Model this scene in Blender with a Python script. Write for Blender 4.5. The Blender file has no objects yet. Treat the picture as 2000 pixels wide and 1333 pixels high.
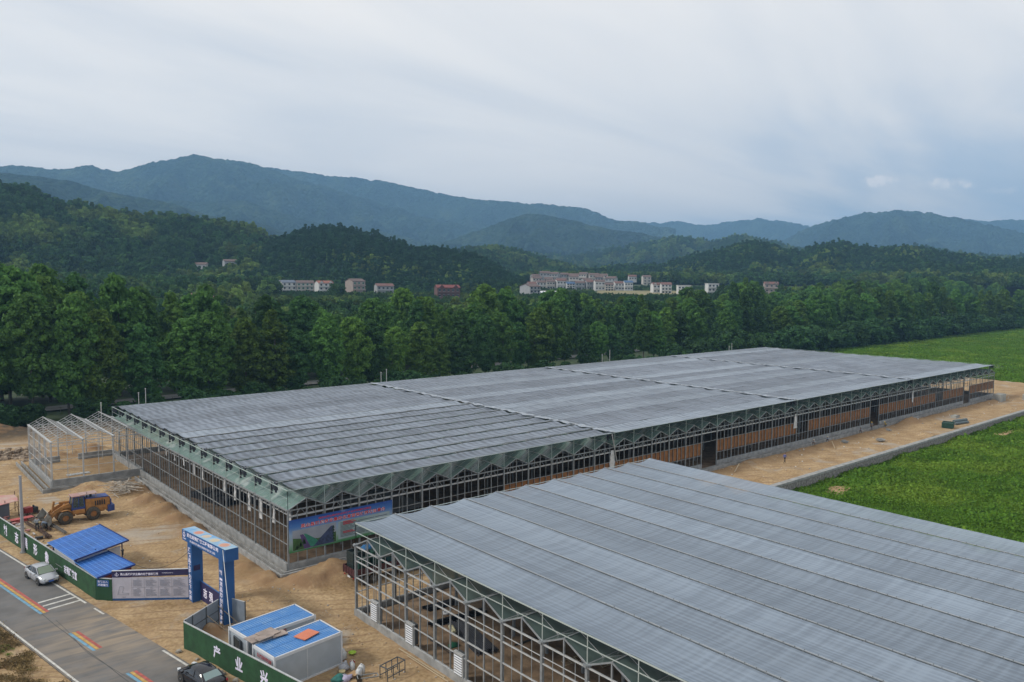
import bpy, math, random
import numpy as np
from mathutils import Vector, Matrix
R=math.radians
random.seed(7); rng=np.random.default_rng(7)
sc=bpy.context.scene; COL=sc.collection
# ------------------------------------------------------------------ camera
YAW,PITCH,ROLL,FPX=0.86445057,0.07822561,-0.00679417,1542.246
CZ=29.75
def _cam():
    f=Vector((math.cos(YAW)*math.cos(PITCH),math.sin(YAW)*math.cos(PITCH),-math.sin(PITCH)))
    r=Vector((math.sin(YAW),-math.cos(YAW),0)); d=f.cross(r)
    r2=r*math.cos(ROLL)+d*math.sin(ROLL); d2=-r*math.sin(ROLL)+d*math.cos(ROLL)
    cd=bpy.data.cameras.new('camera'); ob=bpy.data.objects.new('camera',cd); COL.objects.link(ob)
    m=Matrix((r2,-d2,-f)).transposed().to_4x4(); m.translation=Vector((0,0,CZ)); ob.matrix_world=m
    cd.sensor_fit='HORIZONTAL'; cd.sensor_width=36; cd.lens=36*FPX/2000; cd.clip_start=.5; cd.clip_end=30000
    sc.camera=ob
_cam()
# ------------------------------------------------------------------ world / sun / exposure
SUN_AZ,SUN_EL=R(152),R(40)      # azimuth counter-clockwise from +X
def _world():
    w=bpy.data.worlds.new('World'); sc.world=w; w.use_nodes=True
    nt=w.node_tree; nt.nodes.clear(); N=nt.nodes.new; L=nt.links.new
    out=N('ShaderNodeOutputWorld'); bg=N('ShaderNodeBackground'); bg.inputs['Strength'].default_value=.1
    sky=N('ShaderNodeTexSky'); sky.sky_type='NISHITA'; sky.sun_disc=False
    sky.sun_elevation=SUN_EL; sky.sun_rotation=R(90)-SUN_AZ; sky.dust_density=2.5; sky.air_density=1.2
    tc=N('ShaderNodeTexCoord'); mp=N('ShaderNodeMapping'); L(tc.outputs['Generated'],mp.inputs['Vector'])
    # stretch the cloud deck: direction / (z+k) gives a flat layer overhead
    sep=N('ShaderNodeSeparateXYZ'); L(tc.outputs['Generated'],sep.inputs[0])
    def M(op,a,b=None,c=None):
        n=N('ShaderNodeMath'); n.operation=op
        for i,v in enumerate((a,b,c)):
            if v is None: continue
            if isinstance(v,(int,float)): n.inputs[i].default_value=v
            else: L(v,n.inputs[i])
        return n.outputs[0]
    zz=M('ADD',M('MAXIMUM',sep.outputs['Z'],0.0),.16)
    cx=M('DIVIDE',sep.outputs['X'],zz); cy=M('DIVIDE',sep.outputs['Y'],zz)
    comb=N('ShaderNodeCombineXYZ'); L(cx,comb.inputs[0]); L(cy,comb.inputs[1])
    m2=N('ShaderNodeMapping'); L(comb.outputs[0],m2.inputs['Vector'])
    m2.inputs['Rotation'].default_value=(0,0,R(18)); m2.inputs['Scale'].default_value=(.55,1.5,1)
    n1=N('ShaderNodeTexNoise'); L(m2.outputs[0],n1.inputs['Vector']); n1.inputs['Scale'].default_value=.75
    n1.inputs['Detail'].default_value=7; n1.inputs['Roughness'].default_value=.52; n1.inputs['Distortion'].default_value=.5
    n2=N('ShaderNodeTexNoise'); L(m2.outputs[0],n2.inputs['Vector']); n2.inputs['Scale'].default_value=2.6
    n2.inputs['Detail'].default_value=8; n2.inputs['Distortion'].default_value=.6
    cov=M('ADD',M('MULTIPLY',n1.outputs['Fac'],.8),M('MULTIPLY',n2.outputs['Fac'],.2))
    # less cover low over the right of the view (azimuth ~ 20 deg)
    az=math.radians(17); dt=M('ADD',M('MULTIPLY',sep.outputs['X'],math.cos(az)),M('MULTIPLY',sep.outputs['Y'],math.sin(az)))
    thin=M('MULTIPLY',M('MULTIPLY',M('MAXIMUM',M('SUBTRACT',dt,.905),0.0),3.0),M('MAXIMUM',M('SUBTRACT',1.0,M('MULTIPLY',sep.outputs['Z'],2.9)),0.0))
    rmp=N('ShaderNodeMapRange'); L(M('SUBTRACT',cov,thin),rmp.inputs['Value'])
    rmp.inputs['From Min'].default_value=.18; rmp.inputs['From Max'].default_value=.42; rmp.interpolation_type='SMOOTHSTEP'
    # cloud brightness
    cr=N('ShaderNodeValToRGB'); L(n1.outputs['Fac'],cr.inputs[0])
    cr.color_ramp.elements[0].position=.38; cr.color_ramp.elements[0].color=(7.2,7.35,7.6,1)
    cr.color_ramp.elements[1].position=.60; cr.color_ramp.elements[1].color=(9.2,8.9,8.55,1)
    # horizon greying
    hz=M('SUBTRACT',1.0,M('MINIMUM',M('MULTIPLY',M('MAXIMUM',sep.outputs['Z'],0.0),5.5),1.0))
    mh=N('ShaderNodeMixRGB'); L(M('MULTIPLY',hz,.8),mh.inputs[0]); L(cr.outputs[0],mh.inputs[1]); mh.inputs[2].default_value=(10.0,9.2,8.5,1)
    blue=N('ShaderNodeMixRGB'); blue.inputs[0].default_value=.88; L(sky.outputs[0],blue.inputs[1]); blue.inputs[2].default_value=(5.6,6.4,7.5,1)
    mx=N('ShaderNodeMixRGB'); L(rmp.outputs[0],mx.inputs[0]); L(blue.outputs[0],mx.inputs[1]); L(mh.outputs[0],mx.inputs[2])
    # small cumulus puffs low on the right
    cur=mx.outputs[0]
    nz=N('ShaderNodeTexNoise'); L(tc.outputs['Generated'],nz.inputs['Vector']); nz.inputs['Scale'].default_value=75; nz.inputs['Detail'].default_value=7; nz.inputs['Roughness'].default_value=.6
    azi=M('ARCTAN2',sep.outputs['Y'],sep.outputs['X']); ele=M('ARCSINE',sep.outputs['Z'])
    for (a,e,ra,re,s) in ((25.0,6.5,1.3,.42,.9),(21.1,6.1,2.0,.45,.9),(36.2,5.3,2.6,.42,.6),(45.2,5.6,1.7,.45,.6),(31.0,4.9,1.5,.25,.3),(18.2,5.6,1.3,.3,.3)):
        dx=M('DIVIDE',M('SUBTRACT',azi,R(a)),R(ra)); dy=M('DIVIDE',M('SUBTRACT',ele,R(e)),R(re))
        q=M('ADD',M('MULTIPLY',dx,dx),M('MULTIPLY',dy,dy))
        v=M('SUBTRACT',M('ADD',1.0,M('MULTIPLY',M('SUBTRACT',nz.outputs['Fac'],.5),5.0)),M('MULTIPLY',q,1.15))
        k=N('ShaderNodeMapRange'); L(v,k.inputs['Value']); k.inputs['From Min'].default_value=.1; k.inputs['From Max'].default_value=1.5
        k.interpolation_type='SMOOTHSTEP'; k.inputs['To Max'].default_value=s
        m=N('ShaderNodeMixRGB'); L(k.outputs[0],m.inputs[0]); L(cur,m.inputs[1]); m.inputs[2].default_value=(9.6,9.1,8.8,1); cur=m.outputs[0]
    L(cur,bg.inputs['Color']); L(bg.outputs[0],out.inputs['Surface'])
    sd=bpy.data.lights.new('sun','SUN'); sd.energy=2.1; sd.angle=R(8); sd.color=(1,.955,.88)
    so=bpy.data.objects.new('sun',sd); COL.objects.link(so)
    dr=Vector((math.cos(SUN_AZ)*math.cos(SUN_EL),math.sin(SUN_AZ)*math.cos(SUN_EL),math.sin(SUN_EL)))
    so.rotation_euler=dr.to_track_quat('Z','Y').to_euler(); so.location=(0,0,200)
_world()
sc.view_settings.view_transform='Standard'; sc.view_settings.look='None'
sc.view_settings.exposure=.18; sc.view_settings.gamma=1
HAZE_D=1.6e-4   # air density, per metre
# ------------------------------------------------------------------ numpy noise
def _h(ix,iy,s):
    n=(ix.astype(np.int64)*374761393+iy.astype(np.int64)*668265263+s*1442695041)&0x7fffffff
    n=((n^(n>>13))*1274126177)&0x7fffffff
    return ((n^(n>>16))&0xffff)/65535.
def vn(x,y,s=0):
    x=np.asarray(x,float); y=np.asarray(y,float)
    ix=np.floor(x); iy=np.floor(y); fx=x-ix; fy=y-iy; fx=fx*fx*(3-2*fx); fy=fy*fy*(3-2*fy)
    ix=ix.astype(np.int64); iy=iy.astype(np.int64)
    a=_h(ix,iy,s);b=_h(ix+1,iy,s);c=_h(ix,iy+1,s);d=_h(ix+1,iy+1,s)
    return (a+(b-a)*fx)*(1-fy)+(c+(d-c)*fx)*fy
def fbm(x,y,s=0,o=4):
    t=0;a=.5
    for i in range(o): t=t+a*vn(x*2**i,y*2**i,s+i*17); a*=.5
    return t/(1-.5**o)
def sstep(a,b,x):
    t=np.clip((x-a)/(b-a),0,1); return t*t*(3-2*t)
# ------------------------------------------------------------------ materials
MATS={}
def mat(name,col,rough=.6,metal=0,var=0.,vscale=1.,col2=None,bump=0,bscale=8,alpha=None,emit=0,spec=None,stretch=None,rnd=0,coord='pos',detail=5,lo=.35,hi=.65,trans=0):
    if name in MATS: return MATS[name]
    m=bpy.data.materials.new(name); m.use_nodes=True; nt=m.node_tree; N=nt.nodes.new; L=nt.links.new
    b=nt.nodes['Principled BSDF']; b.inputs['Roughness'].default_value=rough; b.inputs['Metallic'].default_value=metal
    if spec is not None: b.inputs['Specular IOR Level'].default_value=spec
    c=(*col,1); b.inputs['Base Color'].default_value=c
    if coord=='pos': g=N('ShaderNodeNewGeometry'); src=g.outputs['Position']
    else: g=N('ShaderNodeTexCoord'); src=g.outputs['Object']
    if stretch:
        mp=N('ShaderNodeMapping'); mp.inputs['Scale'].default_value=stretch; L(src,mp.inputs['Vector']); src=mp.outputs[0]
    cur=None
    if var or col2:
        n=N('ShaderNodeTexNoise'); n.inputs['Scale'].default_value=vscale; n.inputs['Detail'].default_value=detail; L(src,n.inputs['Vector'])
        r=N('ShaderNodeValToRGB'); L(n.outputs['Fac'],r.inputs[0]); r.color_ramp.elements[0].position=lo; r.color_ramp.elements[1].position=hi
        c2=col2 or tuple(x*(1-var) for x in col)
        r.color_ramp.elements[0].color=(*c2,1); r.color_ramp.elements[1].color=c; cur=r.outputs[0]; L(cur,b.inputs['Base Color'])
    if rnd:
        oi=N('ShaderNodeObjectInfo'); hs=N('ShaderNodeHueSaturation')
        mr=N('ShaderNodeMapRange'); mr.inputs['To Min'].default_value=1-rnd; mr.inputs['To Max'].default_value=1+rnd; L(oi.outputs['Random'],mr.inputs['Value'])
        L(mr.outputs[0],hs.inputs['Value'])
        if cur: L(cur,hs.inputs['Color'])
        else: hs.inputs['Color'].default_value=c
        L(hs.outputs[0],b.inputs['Base Color'])
    if bump:
        n=N('ShaderNodeTexNoise'); n.inputs['Scale'].default_value=bscale; n.inputs['Detail'].default_value=6; L(src,n.inputs['Vector'])
        bp=N('ShaderNodeBump'); bp.inputs['Strength'].default_value=min(bump,1); bp.inputs['Distance'].default_value=.1*max(1,bump); L(n.outputs['Fac'],bp.inputs['Height']); L(bp.outputs[0],b.inputs['Normal'])
    o=nt.nodes['Material Output']
    if alpha is not None:
        t=N('ShaderNodeBsdfTransparent'); mx=N('ShaderNodeMixShader'); mx.inputs[0].default_value=alpha
        L(t.outputs[0],mx.inputs[1]); L(b.outputs[0],mx.inputs[2]); L(mx.outputs[0],o.inputs['Surface'])
    if trans:
        t=N('ShaderNodeBsdfTranslucent'); t.inputs[0].default_value=(*[min(1,x*1.6) for x in col],1)
        mx=N('ShaderNodeMixShader'); mx.inputs[0].default_value=trans; L(b.outputs[0],mx.inputs[1]); L(t.outputs[0],mx.inputs[2]); L(mx.outputs[0],o.inputs['Surface'])
    MATS[name]=m; return m
# ------------------------------------------------------------------ mesh builder
class MB:
    def __init__(s): s.v=[];s.f=[];s.m=[];s.sm=[]
    def add(s,vs,fs,mi=0,sm=False):
        o=len(s.v); s.v.extend([tuple(v) for v in vs]); s.f.extend([tuple(i+o for i in f) for f in fs]); s.m.extend([mi]*len(fs)); s.sm.extend([sm]*len(fs)); return s
    def box(s,c,d,rz=0,mi=0,taper=1.):
        hx,hy,hz=d[0]/2,d[1]/2,d[2]/2; cs,sn=math.cos(rz),math.sin(rz); vs=[]
        for z in(-1,1):
            k=taper if z>0 else 1
            for x,y in((-1,-1),(1,-1),(1,1),(-1,1)):
                X,Y=x*hx*k,y*hy*k; vs.append((c[0]+X*cs-Y*sn,c[1]+X*sn+Y*cs,c[2]+z*hz))
        return s.add(vs,[(0,3,2,1),(4,5,6,7),(0,1,5,4),(1,2,6,5),(2,3,7,6),(3,0,4,7)],mi)
    def b2(s,x0,y0,z0,x1,y1,z1,mi=0): return s.box(((x0+x1)/2,(y0+y1)/2,(z0+z1)/2),(abs(x1-x0),abs(y1-y0),abs(z1-z0)),0,mi)
    def bar(s,p,q,w=.05,h=None,mi=0,up=(0,0,1)):
        h=h or w; p=Vector(p);q=Vector(q); d=q-p
        if d.length<1e-6: return s
        d.normalize(); u=Vector(up)
        if abs(d.dot(u))>.98: u=Vector((0,1,0))
        a=d.cross(u).normalized(); b=a.cross(d).normalized(); a=a*w/2;b=b*h/2
        return s.add([p-a-b,p+a-b,p+a+b,p-a+b,q-a-b,q+a-b,q+a+b,q-a+b],[(0,1,2,3),(4,7,6,5),(0,4,5,1),(1,5,6,2),(2,6,7,3),(3,7,4,0)],mi)
    def cyl(s,p,q,r,n=10,r2=None,mi=0,caps=True,sm=True):
        r2=r if r2 is None else r2; p=Vector(p);q=Vector(q); d=(q-p).normalized(); u=Vector((0,0,1)) if abs(d.z)<.95 else Vector((1,0,0))
        a=d.cross(u).normalized(); b=a.cross(d); vs=[]
        for c,rr in((p,r),(q,r2)):
            for i in range(n):
                t=2*math.pi*i/n; vs.append(c+a*rr*math.cos(t)+b*rr*math.sin(t))
        s.add(vs,[(i,(i+1)%n,n+(i+1)%n,n+i) for i in range(n)],mi,sm)
        if caps: s.add(vs,[tuple(range(n-1,-1,-1)),tuple(range(n,2*n))],mi)
        return s
    def tube(s,pts,r,n=6,mi=0):
        for a,b in zip(pts[:-1],pts[1:]): s.cyl(a,b,r,n,mi=mi)
        return s
    def blob(s,c,r,n=8,sx=1,sy=1,sz=1,noise=.2,seed=0,mi=0,sm=True):
        rr=random.Random(seed); vs=[];fs=[]; m=max(4,n//2+1)
        for j in range(m+1):
            ph=math.pi*j/m
            for i in range(n):
                th=2*math.pi*i/n; k=r*(1+noise*(rr.random()-.5)*2*(1 if 0<j<m else 0))
                vs.append((c[0]+sx*k*math.sin(ph)*math.cos(th),c[1]+sy*k*math.sin(ph)*math.sin(th),c[2]+sz*k*math.cos(ph)))
        for j in range(m):
            for i in range(n): fs.append((j*n+i,(j+1)*n+i,(j+1)*n+(i+1)%n,j*n+(i+1)%n))
        return s.add(vs,fs,mi,sm)
    def loft(s,secs,mi=0,sm=True,close=True,caps=True):
        n=len(secs[0]); vs=[p for sec in secs for p in sec]; fs=[]
        for j in range(len(secs)-1):
            for i in range(n if close else n-1): fs.append((j*n+i,j*n+(i+1)%n,(j+1)*n+(i+1)%n,(j+1)*n+i))
        s.add(vs,fs,mi,sm)
        if caps: s.add(vs,[tuple(range(n-1,-1,-1)),tuple(range((len(secs)-1)*n,len(secs)*n))],mi)
        return s
    def mesh(s,name,mats):
        me=bpy.data.meshes.new(name); me.from_pydata(s.v,[],s.f)
        for m in (mats if isinstance(mats,(list,tuple)) else [mats]): me.materials.append(m)
        if s.f:
            me.polygons.foreach_set('material_index',s.m); me.polygons.foreach_set('use_smooth',s.sm)
        me.update(); return me
    def build(s,name,mats,parent=None,loc=None): return link(name,s.mesh(name,mats),parent,loc)
def link(name,me,parent=None,loc=None):
    o=bpy.data.objects.new(name,me); COL.objects.link(o)
    if parent is not None: o.parent=parent
    if loc is not None: o.location=loc
    return o
def tag(o,label=None,cat=None,group=None,kind=None):
    if label: o['label']=label
    if cat: o['category']=cat
    if group: o['group']=group
    if kind: o['kind']=kind
    return o
def thing(name,label,cat,loc=(0,0,0),rz=0,group=None):
    o=bpy.data.objects.new(name,None); COL.objects.link(o); o.location=loc; o.rotation_euler=(0,0,rz); o.empty_display_size=.3
    return tag(o,label,cat,group)
def kids(o): return [c for c in KID.get(o.name,())]
KID={}
def copy_tree(o,parent=None):
    c=o.copy(); COL.objects.link(c)
    if parent is not None: c.parent=parent
    for ch in [x for x in o.children]: copy_tree(ch,c)
    return c
def grid_mesh(name,X,Y,Z,m,parent=None,smooth=True):
    a,b=X.shape; v=np.stack([X,Y,Z],-1).reshape(-1,3); i=np.arange(a*b).reshape(a,b)
    f=np.stack([i[:-1,:-1],i[1:,:-1],i[1:,1:],i[:-1,1:]],-1).reshape(-1,4)
    return fast_mesh(name,v,f,m,parent,smooth)
def fast_mesh(name,v,f,m,parent=None,smooth=False,linkit=True):
    me=bpy.data.meshes.new(name); me.vertices.add(len(v)); me.vertices.foreach_set('co',np.asarray(v,np.float32).ravel())
    k=f.shape[1]; me.loops.add(f.size); me.loops.foreach_set('vertex_index',f.astype(np.int32).ravel())
    me.polygons.add(len(f)); me.polygons.foreach_set('loop_start',np.arange(0,f.size,k,dtype=np.int32)); 
    try: me.polygons.foreach_set('loop_total',np.full(len(f),k,np.int32))
    except Exception: pass
    me.update(calc_edges=True)
    if smooth: me.polygons.foreach_set('use_smooth',np.ones(len(f),bool))
    me.materials.append(m)
    return link(name,me,parent) if linkit else me
# text
def text(s,mat_,parent,O,xd,yd,w,h,name='lettering',bold=.012,gap=0):
    cu=bpy.data.curves.new('t','FONT'); cu.body=s; cu.resolution_u=2; cu.offset=bold
    if gap: cu.space_character=1+gap
    ob=bpy.data.objects.new('t',cu); COL.objects.link(ob); dg=bpy.context.evaluated_depsgraph_get()
    me=bpy.data.meshes.new_from_object(ob.evaluated_get(dg)); bpy.data.objects.remove(ob); bpy.data.curves.remove(cu)
    n=len(me.vertices)
    if n==0: return None
    co=np.empty(n*3,np.float32); me.vertices.foreach_get('co',co); co=co.reshape(-1,3)
    mn=co.min(0);mx=co.max(0); xd=np.array(xd,float); yd=np.array(yd,float); xd/=np.linalg.norm(xd); yd/=np.linalg.norm(yd)
    sx=w/(mx[0]-mn[0]); sy=h/max(mx[1]-mn[1],.3)
    u=(co[:,0]-mn[0])*sx; v=(co[:,1]-mn[1])*sy
    P=np.array(O,float)+u[:,None]*xd+v[:,None]*yd
    me.vertices.foreach_set('co',P.astype(np.float32).ravel()); me.update(); me.name=name
    me.materials.clear(); me.materials.append(mat_)
    return link(name,me,parent)
# ------------------------------------------------------------------ shared materials
STEEL=mat('galvanised_steel',(.30,.32,.33),.5,.35,var=.25,vscale=3)
STEELW=mat('pale_steel',(.50,.51,.51),.45,.2,var=.2,vscale=2)
CONC=mat('concrete',(.34,.34,.33),.9,var=.35,vscale=1.2,bump=.2,bscale=9)
CONCD=mat('concrete_worn',(.30,.295,.28),.92,var=.4,vscale=.9,bump=.3,bscale=5)
WHITE=mat('white_paint',(.62,.63,.65),.5,var=.08,vscale=2)
DARK=mat('dark_plastic',(.018,.02,.024),.5)
BLACKP=mat('black_pipe',(.012,.013,.017),.35)
RUBBER=mat('rubber',(.035,.033,.03),.85,var=.4,vscale=6,col2=(.10,.08,.055))
LETTER=mat('letter_white',(.75,.72,.85),.6)
# ------------------------------------------------------------------ ground material
def ground_mat():
    m=bpy.data.materials.new('sandy_dirt'); m.use_nodes=True; nt=m.node_tree; N=nt.nodes.new; L=nt.links.new
    b=nt.nodes['Principled BSDF']; b.inputs['Roughness'].default_value=.95; b.inputs['Specular IOR Level'].default_value=.15
    g=N('ShaderNodeNewGeometry'); P=g.outputs['Position']
    def noise(sc_,det=6,st=None,dist=0):
        src=P
        if st: mp=N('ShaderNodeMapping'); mp.inputs['Scale'].default_value=st; mp.inputs['Rotation'].default_value=(0,0,R(25)); L(P,mp.inputs['Vector']); src=mp.outputs[0]
        n=N('ShaderNodeTexNoise'); n.inputs['Scale'].default_value=sc_; n.inputs['Detail'].default_value=det; n.inputs['Distortion'].default_value=dist; L(src,n.inputs['Vector']); return n.outputs['Fac']
    def ramp(f,a,b_,ca,cb):
        r=N('ShaderNodeValToRGB'); L(f,r.inputs[0]); r.color_ramp.elements[0].position=a; r.color_ramp.elements[1].position=b_
        r.color_ramp.elements[0].color=ca; r.color_ramp.elements[1].color=cb; return r.outputs[0]
    def mix(f,a,c,k=None):
        x=N('ShaderNodeMixRGB')
        L(f,x.inputs[0]); L(a,x.inputs[1])
        if isinstance(c,tuple): x.inputs[2].default_value=c
        else: L(c,x.inputs[2])
        return x.outputs[0]
    base=ramp(noise(.35,7),.35,.66,(.335,.23,.122,1),(.475,.345,.20,1))
    fine=ramp(noise(3.2,8),.3,.7,(.55,.5,.45,1),(1.12,1.12,1.12,1))
    mu=N('ShaderNodeMixRGB'); mu.blend_type='MULTIPLY'; mu.inputs[0].default_value=.75; L(base,mu.inputs[1]); L(fine,mu.inputs[2])
    streak=ramp(noise(.9,6,(1,.14,1),.8),.5,.62,(0,0,0,1),(1,1,1,1))
    c=mix(streak,mu.outputs[0],(.32,.215,.125,1)); 
    c2=N('ShaderNodeMixRGB'); c2.inputs[0].default_value=.55; L(c,c2.inputs[1]); L(mu.outputs[0],c2.inputs[2])
    grey=ramp(noise(.13,5,None,1),.56,.66,(0,0,0,1),(.75,.75,.75,1))
    c3=mix(grey,c2.outputs[0],(.36,.32,.27,1))
    wv=N('ShaderNodeTexWave'); mw=N('ShaderNodeMapping'); mw.inputs['Rotation'].default_value=(0,0,R(-62)); L(P,mw.inputs['Vector']); L(mw.outputs[0],wv.inputs['Vector']); wv.inputs['Scale'].default_value=.22; wv.inputs['Distortion'].default_value=9; wv.inputs['Detail'].default_value=2; wv.inputs['Detail Scale'].default_value=.35
    tk=ramp(wv.outputs['Fac'],.80,.95,(0,0,0,1),(1,1,1,1)); tm=ramp(noise(.22,3),.42,.56,(0,0,0,1),(.75,.75,.75,1))
    tt=N('ShaderNodeMath'); tt.operation='MULTIPLY'; L(tk,tt.inputs[0]); L(tm,tt.inputs[1]); c3=mix(tt.outputs[0],c3,(.25,.165,.095,1))
    # freshly dug, browner spoil beside the drain channels
    sx=N('ShaderNodeSeparateXYZ'); L(P,sx.inputs[0])
    def MM(op,a,b_):
        n=N('ShaderNodeMath'); n.operation=op
        for i,v in enumerate((a,b_)):
            if isinstance(v,(int,float)): n.inputs[i].default_value=v
            else: L(v,n.inputs[i])
        return n.outputs[0]
    def band(c,mid,w): return MM('SUBTRACT',1.0,MM('MINIMUM',MM('DIVIDE',MM('ABSOLUTE',MM('SUBTRACT',c,mid),0),w),1.0))
    b1=MM('MULTIPLY',band(sx.outputs['Y'],70.9,2.6),MM('GREATER_THAN',sx.outputs['X'],29.0)); b2=MM('MULTIPLY',band(sx.outputs['X'],30.4,2.4),MM('GREATER_THAN',sx.outputs['Y'],70.0))
    bm=MM('MULTIPLY',MM('MAXIMUM',b1,b2),MM('ADD',MM('MULTIPLY',noise(.8,6),2.4),-.35)); bc=N('ShaderNodeClamp'); L(bm,bc.inputs[0]); c3=mix(bc.outputs[0],c3,(.26,.165,.085,1))
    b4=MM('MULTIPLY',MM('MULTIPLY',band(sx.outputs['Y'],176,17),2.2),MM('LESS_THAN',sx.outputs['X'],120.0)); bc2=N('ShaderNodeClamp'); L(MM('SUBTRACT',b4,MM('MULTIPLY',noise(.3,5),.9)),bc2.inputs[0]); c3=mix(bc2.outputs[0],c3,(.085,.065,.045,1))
    peb=ramp(noise(9,3),.72,.76,(0,0,0,1),(.5,.5,.5,1))
    c4=mix(peb,c3,(.52,.47,.41,1))
    # steep faces turn redder and darker
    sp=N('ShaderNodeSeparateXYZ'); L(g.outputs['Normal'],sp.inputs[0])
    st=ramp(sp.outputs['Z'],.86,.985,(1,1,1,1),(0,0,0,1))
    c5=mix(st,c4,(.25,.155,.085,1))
    L(c5,b.inputs['Base Color'])
    bp=N('ShaderNodeBump'); bp.inputs['Strength'].default_value=.8; bp.inputs['Distance'].default_value=.12; L(noise(2.2,9),bp.inputs['Height']); L(bp.outputs[0],b.inputs['Normal'])
    return m
DIRT=ground_mat()
GRASS=mat('rough_grass_ground',(.045,.075,.02),.95,col2=(.02,.035,.012),vscale=.25,bump=1,bscale=1.2)
# terrain beyond the site
def TZ(x,y):
    r=np.hypot(x,y)
    up=np.interp(r,[0,280,560,740,850,1500,2500,9000],[0,0,17,18,24,30,40,60])
    z=up*sstep(215,300,y-.06*x)
    low=1-sstep(166,172,y)
    return z-2.2*low-.25
A=np.radians(np.linspace(-15,115,420)); rr=np.concatenate([np.linspace(8,280,90),np.geomspace(284,8200,150)])
AA,RR=np.meshgrid(A,rr,indexing='ij'); X=RR*np.cos(AA); Y=RR*np.sin(AA)
tag(grid_mesh('ground',X,Y,TZ(X,Y)+.6*(fbm(X/30,Y/30,3)-.5)*(RR>300)*(Y>215),GRASS),'dark green valley floor stretching to the hills',kind='structure')
# construction site platform: local dirt sheet with mounds and ruts
def road_c(y): return 12.7+(78.2-y)*.179
MOUNDS=[(27.6,118.9,4.5,.8),(30.2,116.5,3.5,.8),(29.8,109,3,1.1),(30.4,104,2.6,1.0),(30.6,99,2.2,.8),(30.5,93,2,.9),(30.4,87,1.8,.8),(25.5,121.5,3,.7),(33.5,70.3,2.6,1.1),(36.8,70.9,3.2,1.3),(31.0,73.4,1.8,.9),(30.7,78,1.5,.6),
 (20,176,7,2.2),(8,172,8,1.6),(30,171,6,1.0),(26.5,146.5,4,1.2),(31.5,147,3.5,1.3),(22.5,64.8,1.4,.9),(84,70,4.5,.7),(112,70.6,4,.5),(170,70.5,4.5,.6),(104,63.9,2.2,.5),(112,63.8,2,.4),(98,66.5,2.5,.5),(160,63.5,2.5,.4)]
def PZ(x,y):
    z=.10*(fbm(x/1.7,y/1.7,11,5)-.5)+.22*(fbm(x/6,y/6,5,3)-.5)
    z=z+(.10+.9*fbm(x/3.2,y/2.2,91,4))*np.exp(-((y-70.5)/1.1)**2)*sstep(77,80,x)*(1-sstep(222,228,x))
    rut=np.sin((x*.35+y*.9)*2.2+3*fbm(x/9,y/9,8,3))*.05*sstep(.45,.6,fbm(x/7,y/7,21,2)); z=z+rut
    for mx,my,r,h in MOUNDS:
        d=np.hypot(x-mx,y-my)/r*(1+.5*(fbm(x/1.1+mx,y/1.1,31,4)-.5)); z=z+h*np.exp(-d*d*2.2)*(1+.9*(fbm(x*1.3,y*1.3,77,5)-.5))
    def inside(x0,x1,y0,y1,m=.35): return sstep(x0-m,x0,x)*(1-sstep(x1,x1+m,x))*sstep(y0-m,y0,y)*(1-sstep(y1,y1+m,y))
    fl=np.maximum(inside(33.0,227.8,73.2,140.5,.5),inside(33.4,73.6,5,60.7,.4)*.55)
    fl=np.maximum(fl,inside(21.4,34,124.6,142.2,.4))
    z=z*(1-fl)+ .03*fl
    ch=np.maximum(inside(31.85,33.2,72.2,122.8,.25),inside(31.9,227,72.2,73.4,.25)); ch=np.maximum(ch,np.maximum(inside(20.1,21.5,122.6,144.4,.25),inside(20.1,31.8,122.6,124.6,.25))); z=z*(1-ch)-.12*ch
    rd=np.abs(x-road_c(y))/1.016; k=1-sstep(3.45,4.3,rd); z=z*(1-k)-.08*k
    for px,py,rr_ in ((17.5,87,3.5),(18,81,3)): 
        k=np.exp(-(((x-px)**2+(y-py)**2)/rr_**2)); z=z*(1-k)
    k=inside(21.8,28.4,52.3,60.2,.5); z=z*(1-k)
    # bank left of the road
    bk=sstep(3.6,7.5,-(x-road_c(y))/1.016); z=z+bk*(.9*(fbm(x/1.8,y/1.8,51,5)-.3)+.3)
    return z
def pad(name,x0,x1,y0,y1,st,hole=None):
    xs=np.arange(x0,x1+1e-6,st); ys=np.arange(y0,y1+1e-6,st); X,Y=np.meshgrid(xs,ys,indexing='ij')
    Z=PZ(X,Y); return X,Y,Z
X,Y,Z=pad('a',-14,76,4,176,.4)
X2,Y2,Z2=pad('b',76,268,61.6,176,.75)
o1=grid_mesh('dirt_ground',X,Y,Z,DIRT); tag(o1,'orange sandy dirt of the building site with tyre ruts',kind='structure')
o2=grid_mesh('dirt_track',X2,Y2,Z2,DIRT); tag(o2,'sandy dirt track beside the long greenhouse',kind='structure')
b=MB(); b.b2(76,4,-2.6,76.3,61.6,-.1); b.build('dirt_bank',DIRT); tag(bpy.data.objects['dirt_bank'],'earth edge of the platform',kind='structure')
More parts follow.
